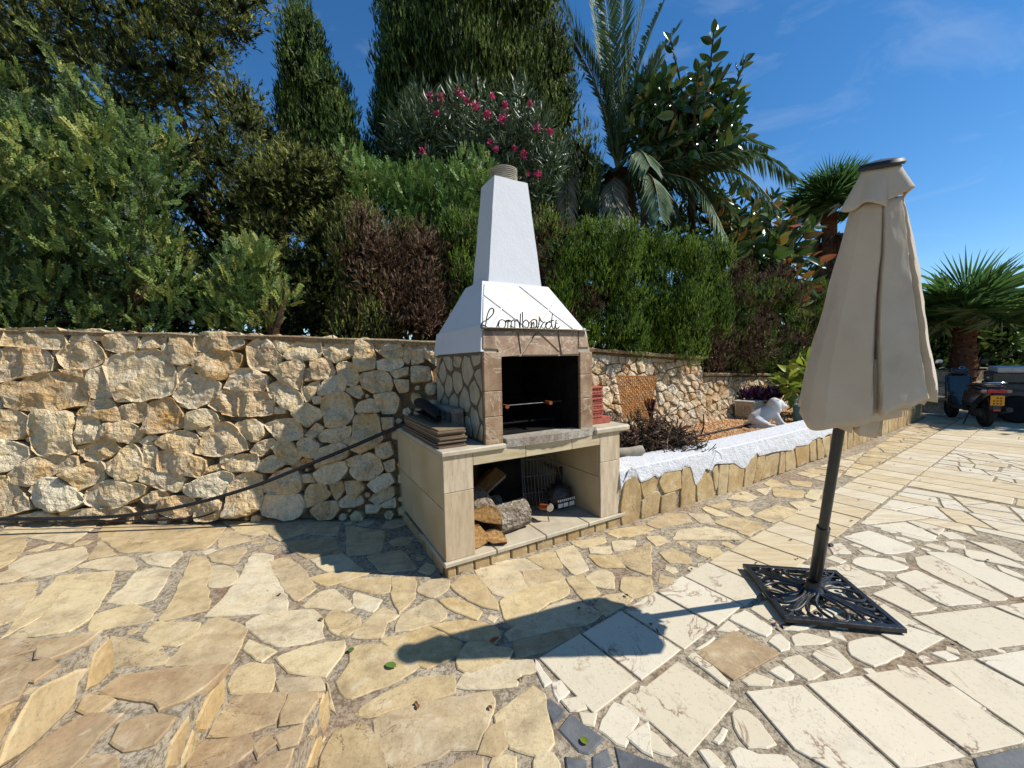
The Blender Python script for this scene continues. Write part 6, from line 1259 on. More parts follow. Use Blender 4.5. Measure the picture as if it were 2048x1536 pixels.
# far dark hedge on the right
for k_, (u0, u1, vt, lab) in enumerate([(1560, 1690, 640, 'dark leafy hedge far behind the brown hedge cypresses'), (1680, 1800, 650, 'dark leafy hedge beyond the far end of the low wall'), (1790, 1880, 640, 'dark leafy hedge left of the right-hand palm trunk'), (1870, 1960, 622, 'dark leafy hedge right behind the palm trunk'), (1950, 2060, 610, 'dark leafy hedge at the right picture edge'), (2050, 2200, 600, 'dark leafy hedge beyond the parked car')]):
    cen = px_points([(u0, vt + 20), ((u0 + u1) / 2, vt), (u1, vt + 10), (u1, 748), (u0, 748)], 13.2, 14.6, 70, 70 + k_); t = tree('leafy_hedge', lab, 'hedge', (float(cen[:, 0].mean()), 14.0, .5)); trunk(t, [(float(cen[:, 0].mean()), 14.0, .4), (float(cen[:, 0].mean()), 14.0, 1.4)], [.06, .04]); bushy('l', 'foliage', cen, .4, 40, [t_leaf(1, .26, .3, .15, 2)], .2, m_cyp, t, .3, True, 70 + k_)

# undergrowth closing the view under the trees
r_ = np.random.default_rng(90); cu = np.stack([r_.uniform(-9, .6, 380), r_.uniform(6.2, 9.0, 380), r_.uniform(1.45, 3.4, 380)], 1); cu2 = np.stack([r_.uniform(.6, 9, 380), np.zeros(380), r_.uniform(.9, 3.0, 380)], 1); cu2[:, 1] = 7.0 + cu2[:, 0] * .72 + r_.uniform(0, 1.8, 380)
ug = bushy('u', 'undergrowth', np.vstack([cu, cu2]), .34, 26, [t_leaf(1, .2, .3, .2, 2)], .17, m_cyp, None, .3, True, 90); tag(ug, 'dark undergrowth on the ground beneath the trees', 'undergrowth', kind='stuff')
# tree outside the picture on the right: its shade falls on the scooter
t = tree('shade_tree', 'leafy tree standing right of the view, shading the scooter', 'tree', (16.2, 6.4, 0)); trunk(t, [(16.2, 6.4, -.05), (16.1, 6.5, 2.5), (15.9, 6.7, 4.6)], [.2, .16, .1]); cs2 = np.array([15.9, 6.9, 5.9]) + unit(r_.normal(size=(130, 3))) * r_.uniform(.3, 1, (130, 1)) * np.array([2.1, 2.0, 1.4]); limbs(t, (16.1, 6.5, 2.6), cs2, 9, .12, 4)
bushy('s', 'crown', cs2, .45, 34, [t_leaf(1, .26, .3, .15, 2)], .2, m_cyp, t, .3, True, 91)
# ------------------------------------------------------------------ parasol
n = N('cream_canvas'); wv = n.noise(3, 4, .6); c = n.mix(n.ramp(wv, [(.35, 0), (.7, 1)]), srgb(228, 212, 188), srgb(238, 226, 206)); c = n.mix(n.math('MULTIPLY', n.ramp(n.noise(2.1, 5, .7), [(.56, 0), (.72, 1)]), .3), c, srgb(176, 150, 110))
m_canvas = n.done(c, .9, n.bump(n.math('ADD', n.noise(5, 5, .6, vec=n.scl(2, 2, .7)), n.math('MULTIPLY', n.noise(240, 2), .12)), .35, .02), spec=.1, transl=.22)
UB = np.array([1.72, 2.155, 0.0]); UT = D(1763, 330, 1.53)
par = thing('parasol', 'folded cream parasol leaning on a black iron base', 'parasol', tuple(UB))
U0 = G(1628, 1172, .055); UA = unit(UT - U0); UL = np.linalg.norm(UT - U0); E1 = unit(np.array([1.0, 0, 0]) - UA * UA[0]); E2 = np.cross(UA, E1)     # E2 points away from the eye
def pix(p):
    d = np.array(p) - ORG; c, s = math.cos(PITCH), math.sin(PITCH); f_ = c * d[1] - s * d[2]; zr = s * d[1] + c * d[2]; c, s = math.cos(ROLL), math.sin(ROLL); return CX + F * (c * d[0] - s * zr) / f_, CY - F * (s * d[0] + c * zr) / f_
def ax(v):   # distance along the pole whose picture row is v
    lo, hi = 0.0, UL * 1.05
    for _ in range(40):
        m_ = (lo + hi) / 2; lo, hi = (m_, hi) if pix(U0 + UA * m_)[1] > v else (lo, m_)
    return lo
L_ = lambda p: np.array(p) - UB
MB().tube([L_(U0 + UA * s) for s in (0.03, UL * .5, UL * .99)], .0235, 18).build('pole', m_pole, par, True)
MB().tube([L_(U0 + UA * s) for s in (-.01, ax(1054))], .031, 18).build('sleeve', m_black, par, True)
for v_ in (1093, 1150):
    p = U0 + UA * ax(v_); mbk = MB(); mbk.tube([L_(p + E1 * .028), L_(p + E1 * .05)], .005, 8); mbk.tube([L_(p + E1 * .048), L_(p + E1 * .066)], [.011, .009], 8); mbk.build('clamp_screw', m_black, par, True)
MB().lathe([(.015, -.012), (.066, -.010), (.070, .0), (.062, .012), (.02, .02)], 24, Matrix.Translation(L_(UT)) @ Vector(UA).to_track_quat('Z', 'Y').to_matrix().to_4x4()).build('cap', m_pole, par, True)
# folded canopy
VV_ = [408, 430, 500, 600, 700, 770, 850]; pxm = [F / (U0 + UA * ax(v))[1] for v in VV_]
OFF = [3, 5, 14, 22, 31, 38, 40]; RX = [37, 44, 55, 70, 88, 101, 106]
FOLD = [(-180, .97), (-160, 1.0), (-121, .97), (-116, .66), (-113, .97), (-66, .95), (-60, .58), (-56, 1.0), (-22, 1.02), (-12, .72), (-7, 1.0), (30, .98), (40, .62), (46, .98), (88, .95), (95, .6), (100, .97), (140, 1.0), (150, .66), (156, .96), (180, .97)]
_fx, _fy = [math.cos(math.radians(a)) * r for a, r in FOLD], [math.sin(math.radians(a)) * r for a, r in FOLD]
def fold_r(th):
    """radius of the pleated outline: straight panels between sharp folds"""
    a = (math.degrees(th) + 180) % 360 - 180
    for i in range(len(FOLD) - 1):
        if FOLD[i][0] <= a <= FOLD[i + 1][0]:
            c, s = math.cos(math.radians(a)), math.sin(math.radians(a)); dx, dy = _fx[i + 1] - _fx[i], _fy[i + 1] - _fy[i]; den = c * dy - s * dx
            return (_fx[i] * dy - _fy[i] * dx) / den if abs(den) > 1e-6 else FOLD[i][1]
    return 1.0
def canopy(name, v_top, hem, rmul, folds, ph, amp, nt, nth, pw=.55, wob=.012, seed=0, offmul=1.0):
    V, Fc = [], []
    for i in range(nt + 1):
        for j in range(nth):
            th = 2 * math.pi * j / nth; vb = hem(th); v = v_top + (vb - v_top) * (i / nt); u = (v - 408) / (850 - 408)
            k = np.interp(v, VV_, pxm); off = np.interp(v, VV_, OFF) / k * offmul; rx = np.interp(v, VV_, RX) / k * rmul
            fo0 = fold_r(th + .10 * math.sin(3 * u + seed) + ph); fo = 1 - amp * 3.0 * (1 - fo0) * (.45 + .55 * min(1, u * 1.6))
            w = mnoise.noise(Vector((math.cos(th) * 1.3 + seed, math.sin(th) * 1.3, v * .008))) * wob + mnoise.noise(Vector((math.cos(th) * 5 + seed, math.sin(th) * 5, v * .045))) * wob * .12 + mnoise.noise(Vector((math.cos(th) * 2 + seed, math.sin(th) * 2 + v * .03, v * .02 - th * .5))) * wob * .35
            c_ = U0 + UA * ax_l(v); r1, r2 = rx * fo + w, rx * 1.0 * fo + w
            V.append(L_(c_ + E1 * (off + r1 * math.cos(th)) + E2 * (r2 * math.sin(th))))
    for i in range(nt):
        for j in range(nth): a, b = i * nth + j, i * nth + (j + 1) % nth; Fc.append((a, b, b + nth, a + nth))
    o = meshobj(name, V, Fc, m_canvas, par, smooth=True); md = o.modifiers.new('thick', 'SOLIDIFY'); md.thickness = .0015; o.data.set_sharp_from_angle(angle=math.radians(32)); return o
_tv = np.linspace(300, 900, 61); _ts = np.array([ax(v) for v in _tv]); ax_l = lambda v: float(np.interp(v, _tv, _ts))
def hem1(th):   # th=0 right, pi left, -pi/2 towards the eye
    a = math.cos(th); b = -math.sin(th); return 806 - 26 * max(0, a) + 38 * max(0, -a) ** 1.5 - 26 * max(0, b) ** 2 * (1 if a < .35 else .3) + 6 * math.sin(8 * th + 1) * .6
canopy('canopy', 400, hem1, 1.0, 8, 0, .33, 34, 300, .5, .009)
canopy('inner_fold', 690, lambda th: 846 + 12 * math.sin(th + 2.0), .52, 7, .9, .40, 10, 160, .6, .012, 4, .35)
canopy('inner_fold', 700, lambda th: 806 + 8 * math.sin(2 * th), .78, 9, 2.1, .36, 8, 200, .6, .012, 9, .9)
# top vent flap
V, Fc = [], []; nt, nth = 10, 140
for i in range(nt + 1):
    u = i / nt
    for j in range(nth):
        th = 2 * math.pi * j / nth; b = -math.sin(th); v = 336 + (408 + 8 * math.sin(4 * th + 2.2) - 10 * max(0, math.cos(th)) - 16 * max(0, b) ** 3 * (math.cos(th) > -.3) - 336) * u; r = .05 + (.038 + .012 * math.sin(5 * th + .6)) * u ** 1.1
        V.append(L_(U0 + UA * ax_l(v) + E1 * (r * 1.12 * math.cos(th) + .004 * u) + E2 * r * math.sin(th)))
for i in range(nt):
    for j in range(nth): a, b = i * nth + j, i * nth + (j + 1) % nth; Fc.append((a, b, b + nth, a + nth))
o = meshobj('vent_flap', V, Fc, m_canvas, par, smooth=True); o.modifiers.new('thick', 'SOLIDIFY').thickness = .003
MB().tube([L_(U0 + UA * ax_l(440)), L_(U0 + UA * ax_l(375))], .034, 16).build('runner_hub', m_plastic, par, True)
for k_ in range(8):
    a = k_ * math.pi / 4 + .2; d = E1 * math.cos(a) + E2 * math.sin(a); MB().tube([L_(U0 + UA * ax_l(412) + d * .05), L_(U0 + UA * ax_l(760) + d * .12 + E1 * .05)], .007, 6).build('rib', m_plastic, par, True)
# cast iron base
ib = bpy.data.objects.new('iron_base', None); link(ib, par); ib.rotation_euler = (0, 0, math.radians(-10.5)); HF = .258
tag(ib); fr = MB()
def bar(a, b, w, h, z): 
    a, b = np.array(a), np.array(b); d = unit(b - a); s = np.array([-d[1], d[0]]) * w; P_ = [a + s, b + s, b - s, a - s]; V = [(*p, z) for p in P_] + [(*p, z + h) for p in P_]; return V, [(0, 3, 2, 1), (4, 5, 6, 7), (0, 1, 5, 4), (1, 2, 6, 5), (2, 3, 7, 6), (3, 0, 4, 7)]
cs = [(-HF, -HF), (HF, -HF), (HF, HF), (-HF, HF)]; w_ = .016
for i in range(4):
    a, b = np.array(cs[i]), np.array(cs[(i + 1) % 4]); d = unit(b - a); fr.add(bar(a - d * w_ * (i % 2 == 0), b + d * w_ * (i % 2 == 0) , w_, .026 + .001 * i, .012))
o = meshobj('frame', fr.V, fr.F, m_black, ib); bv = o.modifiers.new('b', 'BEVEL'); bv.width = .003
for x_, y_ in cs: MB().lathe([(.02, 0), (.02, .013)], 12, Matrix.Translation((x_ * .95, y_ * .95, 0))).build('foot', m_rubber, ib)
MB().lathe([(.075, .02), (.075, .034), (.05, .05), (.036, .075), (.034, .10)], 24).build('socket', m_black, ib, True)
def z_of(r): return .030 + .028 * max(0, 1 - r / .26)
def scroll(pts, rad=.0085):
    P = catmull([(x, y, 0) for x, y in pts], 6); P = [(p.x, p.y, z_of(math.hypot(p.x, p.y))) for p in P]; return tube(P, rad, 8)
for q in range(4):
    R2 = lambda p: (p[0] * math.cos(q * math.pi / 2) - p[1] * math.sin(q * math.pi / 2), p[0] * math.sin(q * math.pi / 2) + p[1] * math.cos(q * math.pi / 2))
    pet = [(.0, -.05), (-.05, -.12), (-.06, -.19), (-.03, -.245), (0, -.252), (.03, -.245), (.06, -.19), (.05, -.12), (0, -.05)]
    mb = MB(); mb.add(scroll([R2(p) for p in pet])); mb.build('petal', m_black, ib, True)
    for sg in (-1, 1):
        sp = [(.02, -.05), (.07, -.09), (.115, -.16), (.125, -.215), (.10, -.24), (.078, -.222), (.085, -.198), (.10, -.205)]
        MB().add(scroll([R2((p[0] * sg, p[1])) for p in sp])).build('scroll', m_black, ib, True)
        cn = [(.045, -.05), (.11, -.09), (.17, -.155), (.195, -.205), (.185, -.235), (.16, -.228), (.158, -.205)]
        MB().add(scroll([R2((p[0] * sg, p[1])) for p in cn], .0075)).build('scroll', m_black, ib, True)
    MB().add(scroll([R2(p) for p in ((.04, -.04), (.13, -.13), (.245, -.245))], .007)).build('diagonal_rib', m_black, ib, True)

# ------------------------------------------------------------------ garden bed things
# trough with relief, purple plant
m_cast = mk_simple('cast_cream_stone', srgb(206, 186, 150), .8, .2, var=.1, scale=14, bump=.3)
tc_ = G(1507, 838, .4); tro = thing('planter_box', 'cream relief planter box with a purple plant against the low wall', 'planter', (tc_[0], tc_[1], .387), math.radians(36))
box('body', (.012, .012, .03), (.78, .30, .27), m_cast, tro, .006); box('rim', (-.008, -.008, .27), (.80, .32, .295), mk_simple('white_rim', srgb(220, 214, 200), .8, .2), tro, .006)
box('foot', (.02, .02, 0), (.10, .29, .03), m_cast, tro, .003); box('foot', (.68, .02, 0), (.76, .29, .03), m_cast, tro, .003)
m_relief = mk_simple('relief_shadow_stone', srgb(150, 122, 84), .9, .1)
for a, b in (((.0, .02, .035), (.012, .05, .265)), ((.0, .26, .035), (.012, .29, .265)), ((.0, .05, .035), (.012, .26, .065)), ((.0, .05, .24), (.012, .26, .265))): box('panel_border', a, b, m_cast, tro, .003)
mb = MB()
for s_ in (-1, 1):
    mb.tube([(.006, .155, .075), (.003, .155 + s_ * .03, .12), (.003, .155 + s_ * .07, .17), (.004, .155 + s_ * .05, .21), (.006, .155 + s_ * .02, .17)], [.008, .012, .014, .012, .006], 8); mb.tube([(.006, .155, .075), (.004, .155 + s_ * .05, .085), (.005, .155 + s_ * .085, .105)], [.008, .012, .005], 8)
mb.tube([(.006, .155, .07), (.004, .155, .15), (.004, .155, .22)], [.01, .013, .004], 8); mb.build('leaf_relief', m_cast, tro, True)
for k_ in range(6): MB().tube(catmull([(.08 + k_ * .12, .013, .09), (.12 + k_ * .12, .003, .17), (.08 + k_ * .12, .005, .22), (.05 + k_ * .12, .009, .17), (.09 + k_ * .12, .012, .13)], 4), .009, 6).build('scroll_relief', mk_simple('whitened_relief', srgb(216, 212, 202), .8, .2) if k_ == 0 else bpy.data.materials['whitened_relief'], tro, True)
pc = G(1525, 800, .68); pc = np.array([tc_[0] + .33, tc_[1] + .38, .66]); t = tree('purple_plant', 'dark purple leafy plant growing in the planter box', 'plant', (pc[0], pc[1], .65))
cen = pc + nr.uniform(-1, 1, (26, 3)) * np.array([.24, .16, .05]) + np.array([0, 0, .07]); bushy('p', 'foliage', cen, .08, 22, [t_leaf(1, .2, .3, .2, 2)], .10, m_purple, t, .9, False, 21); trunk(t, [(pc[0], pc[1], .63), (pc[0], pc[1], .74)], [.02, .01], 'stem')
# white lion-like statue: blended body
stt = G(1540, 853, .4); m_stat = mk_simple('white_painted_statue', srgb(222, 220, 214), .7, .3, var=.06, scale=10, bump=.2)
bm = bmesh.new()
def blob(c, r, s=(1, 1, 1)):
    v = bmesh.ops.create_icosphere(bm, subdivisions=3, radius=r)['verts']
    for q in v: q.co = Vector((q.co.x * s[0] + c[0], q.co.y * s[1] + c[1], q.co.z * s[2] + c[2]))
def limb(pts, rads):
    for i in range(len(pts) - 1):
        a, b = Vector(pts[i]), Vector(pts[i + 1]); k = 7
        for j in range(k): t_ = j / (k - 1); blob(a.lerp(b, t_), rads[i] + (rads[i + 1] - rads[i]) * t_)
limb([(-.13, 0, .11), (-.02, 0, .19), (.06, 0, .25)], [.105, .10, .085]); blob((-.13, .05, .09), .085); blob((-.13, -.05, .09), .085)
for sy in (-.045, .045):
    limb([(.05, sy, .20), (.10, sy * 1.1, .10), (.15, sy * 1.15, .03)], [.042, .034, .028]); limb([(.15, sy * 1.15, .024), (.22, sy * 1.2, .02)], [.028, .024]); limb([(-.09, sy * 2.0, .03), (.03, sy * 2.1, .022)], [.034, .026]); limb([(-.15, sy * 1.9, .09), (-.07, sy * 2.0, .05)], [.06, .045])
blob((.10, 0, .31), .078, (1, .9, 1)); blob((.165, 0, .29), .042, (1.1, .85, .8)); blob((.19, 0, .283), .022); blob((.06, 0, .30), .105, (.75, .95, 1.05)); blob((.08, .055, .372), .022); blob((.08, -.055, .372), .022); limb([(-.22, 0, .06), (-.25, .06, .03), (-.19, .13, .025)], [.022, .02, .024]); bm_box(bm, (-.24, -.12, -.012), (.25, .12, .01))
o = bmobj('lion_statue', bm, m_stat, smooth=True); o.location = (stt[0] - .02, stt[1], .40); o.rotation_euler = (0, 0, math.radians(-14)); o.scale = (1.12, 1.0, 1.02)
md = o.modifiers.new('blend', 'REMESH'); md.mode = 'VOXEL'; md.voxel_size = .008; md.use_smooth_shade = True; sm = o.modifiers.new('soft', 'SMOOTH'); sm.iterations = 2; tag(o, 'white crouching lion statue on the gravel bed', 'statue')
# teal watering can and yellow-green plant
wc = G(1604, 842, .4); can = thing('watering_can', 'teal watering can behind the white bed wall', 'can', (wc[0], wc[1], .388), math.radians(20)); m_teal = mk_simple('teal_plastic', srgb(84, 134, 134), .4, .5, var=.08)
MB().lathe([(.105, 0), (.115, .01), (.12, .24), (.11, .26), (.07, .27), (.065, .255)], 24).build('body', m_teal, can, True); MB().tube(catmull([(0, -.09, .25), (0, -.07, .36), (0, .0, .40), (0, .09, .34), (0, .115, .22)], 6), .012, 8).build('handle', mk_simple('pale_teal_plastic', srgb(150, 190, 190), .4, .5), can, True); MB().tube([(.10, 0, .06), (.2, 0, .2), (.26, 0, .29)], [.028, .02, .016], 10).build('spout', m_teal, can, True)
pp_ = D(1608, 795, 6.5); t = tree('leafy_plant', 'yellow-green leafy plant behind the watering can', 'plant', (pp_[0], pp_[1], .39)); trunk(t, [(pp_[0], pp_[1], .38), (pp_[0], pp_[1], .8), (pp_[0], pp_[1], 1.05)], [.02, .016, .01], 'stem')
cen = px_points([(1560, 770), (1585, 735), (1630, 715), (1660, 700), (1670, 790), (1610, 800)], 6.2, 6.8, 26, 22); bushy('y', 'foliage', cen, .13, 12, [t_leaf(1, .22, .3, .35, 3)], .2, m_yel, t, .1, False, 22, .9)
for c in cen[::4]: trunk(t, [(pp_[0], pp_[1], .85), (np.array([pp_[0], pp_[1], .95]) + c) / 2, c], [.01, .008, .005], 'twig')
# woven lattice leaning on the wall
m_rat = mk_simple('orange_rattan', srgb(176, 112, 44), .7, .3, var=.18, scale=30)
def on_lat(a, b): 
    q = [D(1231, 751, 4.72), D(1314, 753, 5.06), D(1296, 842, 4.92), D(1246, 836, 4.66)]; return (q[0] * (1 - a) + q[1] * a) * (1 - b) + (q[3] * (1 - a) + q[2] * a) * b
lat = thing('lattice_panel', 'broken orange rattan lattice panel leaning on the wall', 'panel', tuple(on_lat(.5, 1))); lb = np.array(lat.location); nl_ = unit(np.cross(on_lat(1, 0) - on_lat(0, 0), on_lat(0, 1) - on_lat(0, 0))); nl_ = nl_ if nl_[1] < 0 else -nl_
mb = MB()
def strip(a, b, w, off):
    P_ = [on_lat(a[0] + (b[0] - a[0]) * i / 10, a[1] + (b[1] - a[1]) * i / 10) - lb + nl_ * (off + .0015 * (-1) ** i) for i in range(11)]; d = unit(P_[-1] - P_[0]); s = np.cross(d, nl_) * w; V = [p + s for p in P_] + [p - s for p in P_]; mb.add((V, [(i, i + 1, 12 + i, 11 + i) for i in range(10)]))
nS = 19
for i in range(nS): strip(((i + .5) / nS, 0), ((i + .5) / nS, 1), .0085, .0)
for i in range(nS): strip((0, (i + .5) / nS), (1, (i + .5) / nS), .0085, .003)
for i in range(-nS, nS, 2):
    k = i / nS; a = (max(0, k), max(0, -k)); L2 = 1 - abs(k)
    if L2 > .06: strip(a, (a[0] + L2, a[1] + L2), .0055, .006)
mb.build('weave', m_rat, lat)
MB().tube([on_lat(0, 0) - lb, on_lat(1, 0) - lb, on_lat(1, .6) - lb], .006, 6).build('border', m_rat, lat, True)
# brush head beside it
bh = D(1302, 852, 4.8); br_ = thing('broom', 'dark red broom head upside down by the lattice', 'broom', tuple(bh)); mb = MB(); m_red = mk_simple('dark_red_bristle', (.10, .022, .018), .8, .2)
for i in range(40): a = rng.uniform(-1, 1); b = rng.uniform(-.4, .4); mb.tube([(a * .02, b * .03, .12), (a * .05, b * .05, .22), (a * .085, b * .07, .33 + rng.uniform(-.02, .02))], .004, 4)
mb.build('bristles', m_red, br_); MB().tube([(0, 0, 0), (0, 0, .14)], [.016, .026], 10).build('ferrule', m_red, br_, True)
# brushwood heap beside the barbecue
m_twig = mk_simple('grey_twig', srgb(116, 98, 82), .9, .1, var=.3); m_twig2 = mk_simple('pale_twig', srgb(170, 154, 136), .9, .1, var=.2)
def heap(name, label, k, m, seed, rr0, rr1, lo, hi):
    r = np.random.default_rng(seed); mb = MB()
    for i in range(k):
        c = r.uniform(lo, hi); c[2] = .40 + (c[2] - .4) * r.random() * (1 - .5 * abs(r.normal())); c[2] = max(.405, c[2]); d = unit(r.normal(size=3) * np.array([1, 1, .55])); L = r.uniform(.12, .38); s = r.normal(size=3) * .05; P_ = [c - d * L / 2, c + s, c + d * L / 2]; P_ = [np.array([p[0], p[1], max(.4, p[2])]) for p in P_]; mb.tube(catmull(P_, 3), float(r.uniform(rr0, rr1)), 4)
    return mb
hp = thing('brushwood_heap', 'tangled heap of dry dark brushwood right of the barbecue', 'brushwood', (1.55, 4.1, .39)); hb = np.array(hp.location)
for nm, k, m, sd, a, b in (('twigs', 330, m_twig, 1, .003, .009), ('pale_twigs', 46, m_twig2, 2, .003, .006), ('dark_twigs', 240, mk_simple('dark_twig', (.05, .038, .03), .9, .1, var=.3), 3, .004, .012)):
    mb = heap('', '', k, m, sd, a * .75, b * .6, np.array([1.2, 3.85, .4]), np.array([2.0, 4.6, .9])); mb.V = [v - Vector(hb) for v in mb.V]; tag(mb.build(nm, m, hp), kind='stuff')
cenh = np.array([1.45, 4.25, .45]) + nr.uniform(-1, 1, (60, 3)) * np.array([.32, .26, .12]) + np.array([0, 0, .06]); bushy('h', 'dry_leaves', cenh, .11, 16, [t_leaf(1, .14, .4, .3, 2)], .09, m_dead, hp, .0, True, 77, 1.0)
lg = [D(1225, 908, 3.75), D(1262, 906, 3.72), D(1288, 898, 3.70)]; mb = MB(); mb.tube(catmull(lg, 4), [.050, .056, .058, .058, .057, .055, .052, .046, .036], 14); o = mb.build('pale_log', mk_simple('bleached_wood', srgb(196, 184, 162), .9, .1, var=.15, bump=.5), None, True); tag(o, 'pale barkless log behind the white bed wall by the barbecue', 'log')
hz = [G(1325, 893, .41), G(1380, 876, .41), G(1440, 862, .41), G(1500, 850, .41), G(1560, 848, .41)]
o = MB().tube(catmull(hz, 6), .012, 8).build('hose', m_plastic, None, True); tag(o, 'thin dark irrigation hose across the gravel bed', 'hose')
o = MB().tube([G(1304, 850, .62), G(1350, 905, .47)], .011, 8).build('dark_stick', m_twig, None, True); tag(o, 'straight grey stick leaning out of the brushwood heap', 'stick')

# ------------------------------------------------------------------ scooter
SR, SF = np.array([8.93, 7.22, 0]), np.array([9.62, 8.40, 0]); hd = math.atan2(*(SF - SR)[1::-1]); sco = thing('scooter', 'dark motor scooter parked with its yellow plate towards the camera', 'scooter', tuple(SR), hd)
m_spaint = mk_simple('dark_scooter_paint', (.012, .013, .016), .25, .5, coat=.6, var=.1); m_sgrey = mk_simple('dark_grey_plastic', (.03, .03, .032), .5, .4); m_chrome = mk_simple('chrome', (.55, .56, .58), .18, .5, 1.0)
def wheel(x, r=.235, w=.05):
    wt = bpy.data.objects.new('wheel', None); link(wt, sco); wt.location = (x, 0, r); A_ = Matrix.Rotation(math.pi / 2, 4, 'X')
    MB().lathe([(r * .62, -w * .8), (r * .9, -w), (r, -w * .5), (r, w * .5), (r * .9, w), (r * .62, w * .8), (r * .62, -w * .8)], 28, A_, False).build('tyre', m_rubber, wt, True); mb = MB(); mb.lathe([(r * .55, -w * .6), (r * .64, -w * .6), (r * .64, w * .6), (r * .55, w * .6), (r * .55, -w * .6)], 24, A_, False); mb.lathe([(.04, -w), (.04, w)], 14, A_)
    for k in range(5): a = k * 1.2566; mb.tube([(.03 * math.cos(a), 0, .03 * math.sin(a)), (r * .6 * math.cos(a), 0, r * .6 * math.sin(a))], .016, 6)
    mb.build('rim', m_sgrey, wt, True)
wheel(0); wheel(1.33)
def prof(name, pts, halfw, m, bev=.03, par_=None):
    """side outline extruded across with rounded edges"""
    bm = bmesh.new(); vs = [bm.verts.new((x, -halfw, z)) for x, z in pts]; f = bm.faces.new(vs); r_ = bmesh.ops.extrude_face_region(bm, geom=[f]); bmesh.ops.translate(bm, vec=(0, 2 * halfw, 0), verts=[v for v in r_['geom'] if isinstance(v, bmesh.types.BMVert)])
    bmesh.ops.recalc_face_normals(bm, faces=bm.faces); es = [e for e in bm.edges if len(e.link_faces) == 2 and e.calc_face_angle(0) > .9]; bmesh.ops.bevel(bm, geom=es, offset=bev, segments=3, affect='EDGES'); return bmobj(name, bm, m, par_ or sco, smooth=True, sharp=60)
prof('rear_body', [(-.32, .62), (-.30, .74), (.1, .76), (.42, .70), (.55, .42), (.45, .30), (.1, .34), (-.1, .50)], .15, m_spaint, .05)
prof('seat', [(-.30, .755), (-.28, .80), (.0, .83), (.3, .81), (.46, .77), (.44, .72), (.0, .765)], .135, mk_simple('tan_grey_seat', srgb(96, 84, 74), .6, .3), .03)
prof('floorboard', [(.42, .26), (.42, .33), (.95, .33), (.98, .26)], .14, m_sgrey, .02)
prof('leg_shield', [(.92, .26), (.98, .62), (1.06, .96), (1.14, .98), (1.16, .7), (1.05, .3)], .19, m_spaint, .04)
prof('front_fender', [(1.10, .40), (1.16, .50), (1.33, .52), (1.52, .44), (1.53, .38), (1.33, .46), (1.16, .42)], .06, m_spaint, .02)
prof('rear_fender', [(-.34, .36), (-.36, .46), (-.22, .62), (-.16, .60), (-.26, .46), (-.28, .36)], .07, m_sgrey, .015)
for s_ in (-1, 1): MB().tube([(1.14, s_ * .055, .72), (1.33, s_ * .055, .24)], [.022, .02], 10).build('fork_leg', m_sgrey, sco, True)
prof('handlebar_cowl', [(.98, .98), (1.0, 1.08), (1.12, 1.10), (1.20, 1.02), (1.12, .96)], .13, m_spaint, .03)
MB().tube(catmull([(.98, -.34, 1.06), (1.02, -.2, 1.05), (1.08, 0, 1.03), (1.02, .2, 1.05), (.98, .34, 1.06)], 5), .014, 8).build('handlebar', m_sgrey, sco, True)
for s_ in (-1, 1):
    MB().tube([(.98, s_ * .24, 1.06), (.97, s_ * .35, 1.06)], .019, 8).build('grip', m_rubber, sco, True); mr = MB(); mr.tube([(1.0, s_ * .2, 1.06), (1.0, s_ * .30, 1.20)], .007, 6).build('mirror_stem', m_sgrey, sco, True)
    MB().lathe([(.01, -.012), (.055, -.01), (.06, 0), (.052, .006), (.0, .007)], 18, Matrix.Translation((.99, s_ * .33, 1.22)) @ Matrix.Rotation(-math.pi / 2 - .2, 4, 'Y')).build('mirror', m_chrome if s_ > 0 else m_sgrey, sco, True)
MB().tube(catmull([(.94, -.05, 1.09), (.97, 0, 1.115), (.94, .05, 1.09), (.93, .0, 1.07), (.94, -.05, 1.09)], 5), .006, 6).build('instrument_ring', m_chrome, sco, True)
MB().tube(catmull([(.0, -.15, .80), (-.26, -.15, .84), (-.34, 0, .85), (-.26, .15, .84), (.0, .15, .80)], 5), .011, 8).build('grab_rail', m_chrome, sco, True)
m_tail = mk_simple('red_tail_lens', (.40, .012, .016), .2, .5, coat=.5); box('tail_light', (-.345, -.11, .655), (-.30, .11, .73), m_tail, sco, .014)
for s_ in (-1, 1): box('indicator', (-.34, s_ * .15 - .035, .665), (-.28, s_ * .15 + .035, .72), mk_simple('smoky_lens', (.3, .2, .17), .25, .5) if s_ < 0 else bpy.data.materials['smoky_lens'], sco, .012)
m_plate = mk_simple('yellow_plate', srgb(226, 156, 20), .5, .4, var=.04); pl = box('number_plate', (-.372, -.085, .44), (-.364, .085, .62), m_plate, sco, .002)
m_ink = mk_simple('plate_ink', (.16, .09, .01), .6, .3)
for i_, z_ in enumerate((.575, .525, .475)):      # three rows of worn characters
    for k_ in range(3 if i_ else 2): y0 = -.055 + k_ * .042; box('plate_character', (-.3745, y0, z_ - .017), (-.3725, y0 + .026, z_ + .012), m_ink, sco, 0)
box('reflector', (-.375, -.045, .335), (-.362, .045, .375), m_tail, sco, .006)
prof('plate_bracket', [(-.36, .36), (-.365, .64), (-.33, .66), (-.32, .40)], .05, m_sgrey, .006)
MB().tube([(.35, -.17, .25), (.0, -.18, .30), (-.28, -.19, .36)], [.03, .05, .045], 12).build('exhaust', m_sgrey, sco, True); prof('engine', [(-.08, .2), (-.05, .34), (.3, .36), (.42, .26), (.3, .16)], .09, m_sgrey, .02); MB().tube([(.3, .1, .26), (.22, .2, .01)], .012, 8).build('side_stand', m_sgrey, sco, True)
